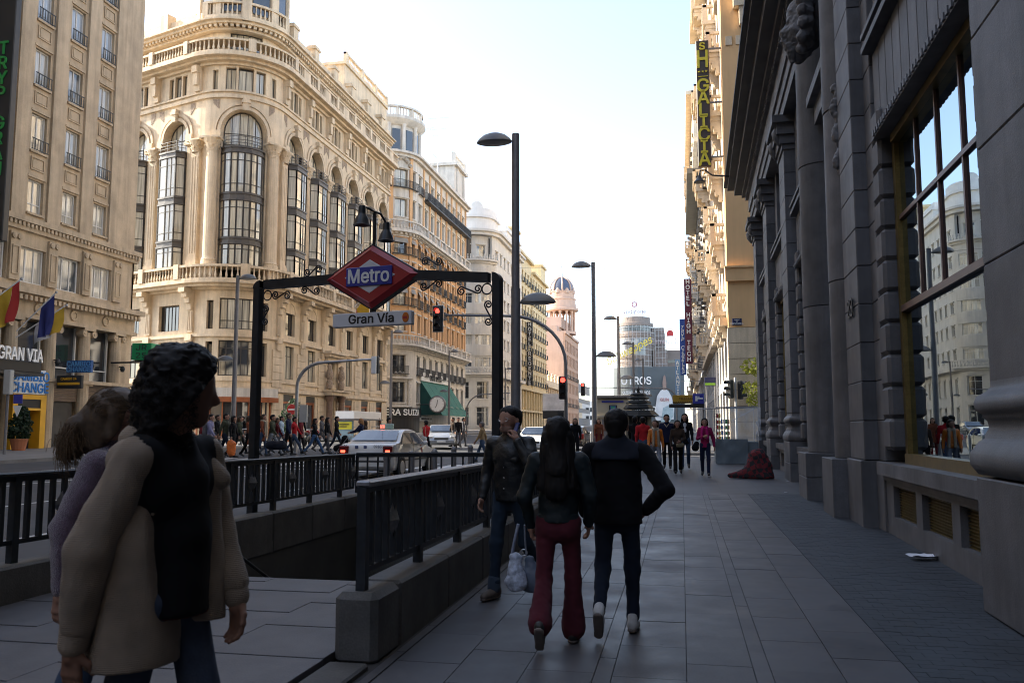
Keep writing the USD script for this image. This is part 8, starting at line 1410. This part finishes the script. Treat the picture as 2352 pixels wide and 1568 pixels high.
# ---------------------------------------------------------------- the walking couple, seen from behind
WR = [((.13, .13, .16), .014), ((.05, .05, .04), .007)]
pw_ = ground(1284, 1478); LEATH = M('leather_teal', (.008, .014, .016), .5, spec=.3, var=.3, scale=10., bump=.3, bscale=60.)
person('long-haired person in dark jacket and burgundy flared trousers walking away', (pw_[0], pw_[1]), PI/2+.04, 1.60, legs=((-.14, .62, -.8), (.12, .06, .0)), top=LEATH, hem=.93, pants=CL('burgundy', (.085, .018, .026)), hair='long', fem=True, res=.012, fat=1.12, flare=.045, hips=1.02, noise=WR, loose=.012, arms=({'e': (-.27, -.04, 1.13), 'w': (-.235, .06, .9), 'd': (.05, .15, -1), 'n': (1, .1, 0), 'curl': .95}, {'e': (.26, -.02, 1.14), 'w': (.24, .1, .92), 'n': (-1, 0, 0)}), shoe=SHOE, head=(.0, .02), extra=lambda t, W_, hd, tors, A, J, SH: (obj('hair_fall', W_(blob([(hd(0, -.07, -.03), tors(V3(0, -.13, 1.2)), .105, .1, .5), (hd(-.08, -.04, -.03), tors(V3(-.13, -.09, 1.22)), .06, .04), (hd(.08, -.04, -.03), tors(V3(.13, -.09, 1.22)), .06, .04)], .009, .04, [((.02, .02, .2), .016)])), HAIRD, t, True), obj('waistband', W_(blob([(tors(V3(-.06, -.01, .95)), tors(V3(.06, -.01, .95)), .115, .115, .85)], .012, .02, None, [(tors(V3(0, 0, .93)), (0, 0, -1)), (tors(V3(0, 0, 1.0)), (0, 0, 1))])), LEATH, t, True)))
pm_ = ground(1421, 1452)
person('person in black jacket, dark jeans and white sneakers walking away', (pm_[0], pm_[1]), PI/2-.02, 1.66, legs=((-.18, .62, -.9), (.1, .05, 0.)), top=BLK, hem=.84, pants=JEAND, hair='short', res=.012, fat=1.16, noise=WR, loose=.035, shoe=SHOEW, arms=({'e': (-.3, -.03, 1.13), 'w': (-.27, .05, .92), 'n': (1, 0, 0)}, {'e': (.4, -.14, 1.13), 'w': (.235, .08, .95), 'n': (-1, 0, 0), 'curl': .8}), extra=lambda t, W_, hd, tors, A, J, SH: (obj('nape_hair', W_(blob([(hd(0, -.06, .02), hd(0, -.07, -.05), .088, .07)], .009, .03, [((.012, .012, .05), .006)])), HAIRD, t, True), obj('shoulder_yoke', W_(blob([(tors(V3(0, -.025, 1.5)), tors(V3(-.15, -.015, 1.415)), .07, .09), (tors(V3(0, -.025, 1.5)), tors(V3(.15, -.015, 1.415)), .07, .09), (tors(V3(0, -.02, 1.47)), tors(V3(0, -.015, 1.535)), .085, .078), (tors(V3(-.1, -.05, 1.36)), tors(V3(.1, -.05, 1.36)), .1, .1)], .014, .04, None, [(tors(V3(0, 0, 1.36)), (0, 0, -1))])), CL('slate_dark', (.018, .021, .03)), t, True)))
hbp = pw_+np.array([-.3, .06, 0]); BAGW = M('bag_floral', (.45, .5, .6), .5, var=.55, scale=26., bump=.2, bscale=30.)
hold('handbag', 'small pale floral handbag swinging from the left hand of the long-haired walker', 'bag', (hbp[0]-.03, hbp[1]-.02, .44), *blob([((0, 0, .05), (0, 0, .2), .085, .05, .5)], .008, .03, (.08, .015)), BAGW, [('strap', [(-.03, 0, .22), (-.01, 0, .33), (.02, .0, .46)], .012, CL('strap_blue', (.25, .28, .36)))])
hold('handbag', 'grey-blue leather handbag hanging beside the pale floral one', 'bag', (hbp[0]+.09, hbp[1]+.04, .42), *blob([((-.04, 0, .06), (.05, 0, .05), .085, .085, .55), ((0, 0, .1), (-.02, 0, .2), .08, .04, .5)], .008, .03, (.08, .012)), M('bag_greyblue', (.1, .125, .17), .45, var=.2, scale=9.), [('strap', [(-.05, 0, .24), (-.06, 0, .36), (-.06, -.02, .47)], .007, M('leather_grey', (.2, .23, .28), .5)), ('ring', [(-.07+.025*math.cos(a), 0, .26+.025*math.sin(a)) for a in np.linspace(0, 2*PI, 14)], .005, STEEL)])
# the man on the phone
pp = ground(1172, 1372); LBK = M('leather_black', (.012, .013, .014), .42, spec=.4, var=.3, scale=10., bump=.4, bscale=50.)
def phone_extra(t, W_, hd, tors, A, J, SH):
    W = MB()
    for s in (-1, 1): W.tube([hd(s*.035+.024*math.cos(a), .1-.008*abs(math.cos(a)), .016+.018*math.sin(a)) for a in np.linspace(0, 2*PI, 18)], .0025, 5); W.tube([hd(s*.058, .096, .02), hd(s*.088, .02, .025)], .0025, 5)
    W.tube([hd(-.011, .104, .02), hd(.011, .104, .02)], .0025, 5); v, f = W.arrays(); obj('glasses', W_((v, f)), STEEL, t, True)
    for s in (-1, 1): m = MB(); m.add([hd(s*.035+.023*math.cos(a), .1-.008*abs(math.cos(a)), .016+.017*math.sin(a)) for a in np.linspace(0, 2*PI, 13)[:-1]], [[0, i, i+1] for i in range(1, 11)]); obj('lens', W_(m.arrays()), look('spectacle_lens', {'t': ('transparent_bsdf', {}), 'g': ('glossy_bsdf', {'roughness': .02}), 'x': ('mix_closure', {'fac': .25})}, [('t.BSDF', 'x.closure1'), ('g.BSDF', 'x.closure2')], 'x.closure') if 'spectacle_lens' not in LOOK else LOOK['spectacle_lens'], t)
    obj('stubble_jaw', W_(blob([(hd(-.035, .045, -.07), hd(.035, .045, -.07), .038, .038), (hd(0, .06, -.08), hd(0, .065, -.06), .036, .034)], .008, .02)), M('skin_stubble', (.2, .115, .085), .7), t, True)  # darker even skin tone over the stubbled jaw
    obj('waistband', W_(blob([(tors(V3(-.06, 0, .9)), tors(V3(.06, 0, .9)), .118, .118, .85)], .012, .02, None, [(tors(V3(0, 0, .88)), (0, 0, -1)), (tors(V3(0, 0, .95)), (0, 0, 1))])), LBK, t, True)
    for s in (-1, 1): obj('chest_pocket', W_(blob([(tors(V3(s*.07, .1, 1.27)), tors(V3(s*.11, .095, 1.27)), .03, .03, .6)], .01, .01)), LBK, t, True)
    for z in (1.0, 1.1, 1.2, 1.3): m = trimesh.creation.icosphere(1, .009); obj('button', W_((np.array(m.vertices)+tors(V3(.0, .118, z)), np.array(m.faces))), STEEL, t, True)
pa = -PI/2-.35
person('person in black leather jacket and cuffed jeans talking on a phone', (pp[0], pp[1]), pa, 1.71, legs=((-.22, .6, -.7), (.18, .08, .0)), top=LBK, hem=.88, pants=CL('indigo_jeans', (.022, .034, .052)), hair='short', res=.012, fat=1.08, noise=WR, loose=.012, cuff=CL('jean_cuff', (.06, .08, .11)), shoe=M('shoe_brown', (.12, .09, .07), .6), head=(-.18, .04), lean=-.01,
    arms=({'e': (-.33, .12, 1.18), 'w': (-.165, .14, 1.44), 'd': (.35, -.12, .75), 'n': (.75, -.1, -.3), 'curl': .85}, {'e': (.28, -.03, 1.14), 'w': (.27, .08, .91), 'n': (-1, 0, 0), 'curl': .5}), extra=phone_extra, skin=SKIN)
mpk = 1.71/1.75
ph = thing('mobile_phone', 'dark blue mobile phone held to the ear of the leather jacket wearer', 'phone', (pp[0], pp[1], 1.6)); W = MB(); W.cham(-.022, .022, -.009, .009, -.055, .055, .006); v, f = W.arrays(); a_ = .55; v = np.column_stack([v[:, 0], v[:, 1]*math.cos(a_)-v[:, 2]*math.sin(a_), v[:, 1]*math.sin(a_)+v[:, 2]*math.cos(a_)]); v = rotz(v+np.array([-.108, .065, 1.6]), pa-PI/2)*mpk+np.array([pp[0], pp[1], gz(pp[1])]); obj('handset', (v, f), M('phone_blue', (.02, .03, .14), .35), ph)

# ---------------------------------------------------------------- the two passers-by close on the left
KNIT = look('knit_beige', {'g': ('geometry', {}), 'w': ('wave_texture', {'bands_direction': 'z', 'scale': 48., 'distortion': 1.6, 'detail': 2.}), 'n': ('noise_texture', {'scale': 240., 'detail': 2.}), 'n2': ('noise_texture', {'scale': 7., 'detail': 4.}), 'm': ('map_range', {'from_min': .3, 'from_max': .7, 'to_min': .75, 'to_max': 1.2}), 'a': ('math', {'math_type': 'add'}), 'v': ('vector_math', {'math_type': 'scale', 'vector1': (.27, .21, .155)}), 'b': ('bump', {'strength': .55, 'distance': .004}), 'p': ('principled_bsdf', {'roughness': .95, 'sheen_weight': .1})},
    [('g.position', 'w.vector'), ('g.position', 'n.vector'), ('g.position', 'n2.vector'), ('n2.fac', 'm.value'), ('m.result', 'v.scale'), ('v.vector', 'p.base_color'), ('w.fac', 'a.value1'), ('n.fac', 'a.value2'), ('a.value', 'b.height'), ('b.normal', 'p.normal')], 'p.BSDF')
FUZZ = M('fuzzy_purple', (.1, .05, .09), 1., sheen=.8, var=.35, scale=40., bump=.8, bscale=220.)
def combed(t, W_, hd, tors, A, J, SH):
    r = np.random.default_rng(9); pts, cnt = [], []; kn = np.array([0, -.13, .02])
    for _ in range(1000):
        d = r.normal(size=3); d /= np.linalg.norm(d)
        if d[2] < -.45 or (d[1] > .6 and d[2] < .25): continue
        a = d*np.array([.106, .118, .118])+np.array([0, -.02, .035]); a *= 1+.05*r.random(); q = []
        for u in np.linspace(0, 1, 9):
            p = a*(1-u)+kn*u; c = p-np.array([0, -.02, .035]); L = np.linalg.norm(c/np.array([.11, .12, .12])); p = np.array([0, -.02, .035])+c/max(L, .6)*(1.+.03*math.sin(6*u+d[0]*9)) if u < .85 else p; q.append(hd(*p))
        e = r.normal(size=3)*.03
        for u in np.linspace(.1, 1, 8): q.append(hd(e[0]*u*2, -.14-.06*math.sin(u*2.2)+e[1]*u, .02-.2*u*(.6+.5*r.random())+e[2]*u))
        pts += q; cnt.append(len(q))
    P_ = W_((np.array(pts), None))[0]-OFF[t]; c_ = UsdGeom.BasisCurves.Define(stage, t+'/hair_strands'); c_.CreatePointsAttr(Vt.Vec3fArray.FromNumpy(P_.astype(np.float32))); c_.CreateCurveVertexCountsAttr(Vt.IntArray(cnt)); c_.CreateTypeAttr('linear'); c_.CreateWidthsAttr(Vt.FloatArray([.0016])); c_.SetWidthsInterpolation('constant'); UsdShade.MaterialBindingAPI.Apply(c_.GetPrim()).Bind(M('hair_fair_light', (.11, .066, .032), .6, spec=.3, var=.5, scale=60.)); c_.GetPrim().SetCustomDataByKey('kind', 'stuff')
pB = at(240, 1400, 3.5); 
person('fair-haired person with a ponytail in a fuzzy purple sweater at the left edge', (pB[0], pB[1]), .35, 1.72, legs='c', top=FUZZ, hem=.86, pants=JEAN, hair='pony', hmat=HAIRL, fem=True, res=.012, loose=.02, noise=[((.12, .12, .12), .012)], arms=((-.3, .2, .3), (-.35, .2, .35)), head=(.35, -.02), collar=True, extra=combed)
pA = at(380, 1430, 2.8)
def cardigan(t, W_, hd, tors, A, J, SH):
    F_ = [((.12, .12, .34), .02), ((.05, .05, .12), .006)]
    near = blob([(tors(V3(.06, -.07, .7)), tors(V3(.06, -.06, 1.15)), .165, .14, .9), (tors(V3(.06, -.06, 1.15)), tors(V3(.05, -.04, 1.34)), .14, .12, .9), (tors(V3(-.12, -.03, 1.4)), tors(V3(.15, -.03, 1.4)), .068, .072), (tors(V3(0, -.04, 1.47)), tors(V3(.14, -.03, 1.41)), .06, .07), (tors(V3(-.08, -.08, .82)), tors(V3(-.06, -.06, 1.3)), .14, .12, .8)], .012, .05, F_, [(tors(V3(0, 0, .735)), (0, 0, -1)), (tors(V3(.1, .03, 1.2)), (-.1, .98, .08))])
    far = blob([(tors(V3(-.12, .06, .85)), tors(V3(-.11, .05, 1.32)), .075, .05), (tors(V3(-.12, .0, .85)), tors(V3(-.12, .0, 1.35)), .1, .08)], .012, .04, F_, [(tors(V3(0, 0, .85)), (0, 0, -1))])
    obj('cardigan', W_(merge([near, far])), KNIT, t, True)
    obj('shawl_collar', W_(merge([blob([(tors(V3(.11, -.07, 1.465)), tors(V3(-.1, -.07, 1.465)), .055, .05), (tors(V3(.1, -.06, 1.475)), tors(V3(.13, .02, 1.4)), .045, .04), (tors(V3(.13, .0, 1.41)), tors(V3(.12, .03, 1.24)), .04, .022), (tors(V3(-.1, -.06, 1.47)), tors(V3(-.13, .09, 1.33)), .045, .04)], .009, .03, [((.5, .5, .022), .004)]), blob([(tors(V3(-.03, -.03, 1.43)), tors(V3(.06, -.04, 1.43)), .08, .08)], .014, .02)])), KNIT, t, True)
    obj('black_front', W_(blob([(tors(V3(.01, .02, .84)), tors(V3(.01, .02, 1.02)), .108, .1, .95), (tors(V3(-.02, .02, .86)), tors(V3(-.01, .03, 1.15)), .115, .105, .95), (tors(V3(-.01, .03, 1.15)), tors(V3(0, .03, 1.32)), .105, .1, .9), (tors(V3(0, .03, 1.36)), tors(V3(0, .01, 1.45)), .08, .062)], .012, .04, [(.09, .008)], [(tors(V3(0, .0, .885)), (0, 0, -1))])), BLK, t, True)
    for i in (0, 1):
        s, e, w = A[i]; obj('sleeve', W_(merge([blob([(s+V3(0, 0, -.01), e, .075, .068), (e, w+(e-w)*.2, .068, .058)], .01, .03, [((.1, .1, .28), .016), ((.05, .05, .08), .005)]), blob([(w+(e-w)*.24, w+(e-w)*.0, .05, .046)], .008, .01, [((.4, .4, .02), .002)])])), KNIT, t, True)
    obj('red_hem', W_(blob([(tors(V3(-.03, .02, .88)), tors(V3(-.01, .02, .88)), .116, .116, .92)], .012, .02, None, [(tors(V3(0, 0, .88)), (0, 0, -1)), (tors(V3(0, 0, .905)), (0, 0, 1))])), CL('hem_red', (.1, .012, .015)), t, True)
    r = np.random.default_rng(4); pts, cnt, wid = [], [], []
    for _ in range(1500):                                          # loose curls round the head
        d = r.normal(size=3); d /= np.linalg.norm(d)
        if d[1] > .55 and d[2] < .5: continue
        c = hd(*(d*np.array([.115, .12, .16])+np.array([0, -.03, -.03]))); n_ = 10; ax = np.cross(d, r.normal(size=3)); ax /= np.linalg.norm(ax); bx = np.cross(d, ax); L = .018+.03*r.random(); q = [c+d*L*(j/n_)*.8+ (ax*math.cos(j*.9)+bx*math.sin(j*.9))*.009*(j/n_+.3)+V3(0, 0, -.02*(j/n_)**2) for j in range(n_)]
        pts += q; cnt.append(n_)
    P_ = W_((np.array(pts), None))[0]-OFF[t]; c_ = UsdGeom.BasisCurves.Define(stage, t+'/curls'); c_.CreatePointsAttr(Vt.Vec3fArray.FromNumpy(P_.astype(np.float32))); c_.CreateCurveVertexCountsAttr(Vt.IntArray(cnt)); c_.CreateTypeAttr('linear'); c_.CreateWidthsAttr(Vt.FloatArray([.0016])); c_.SetWidthsInterpolation('constant'); UsdShade.MaterialBindingAPI.Apply(c_.GetPrim()).Bind(HAIRD); c_.GetPrim().SetCustomDataByKey('kind', 'stuff')
person('person with dark curly hair in a chunky beige cardigan over black, close on the left', (pA[0], pA[1]), -.12, 1.83, legs=((.24, .1, .0), (-.26, .45, -.5)), top=BLK, hem=.9, pants=CL('washed_jeans', (.05, .065, .1)), hair='curly', fem=True, res=.011, fat=.98, hips=.85, head=(.85, -.05), lean=.02, noise=[((.1, .1, .2), .008)], collar=False, extra=cardigan,
    arms=({'e': (-.2, .04, 1.14), 'w': (-.18, .15, .92), 'd': (.05, .1, -1), 'n': (1, -.3, 0), 'curl': .55}, {'e': (.24, -.11, 1.12), 'w': (.24, -.15, .83), 'd': (0, -.02, -1), 'n': (-1, 0, 0)}), skin=SKIND)
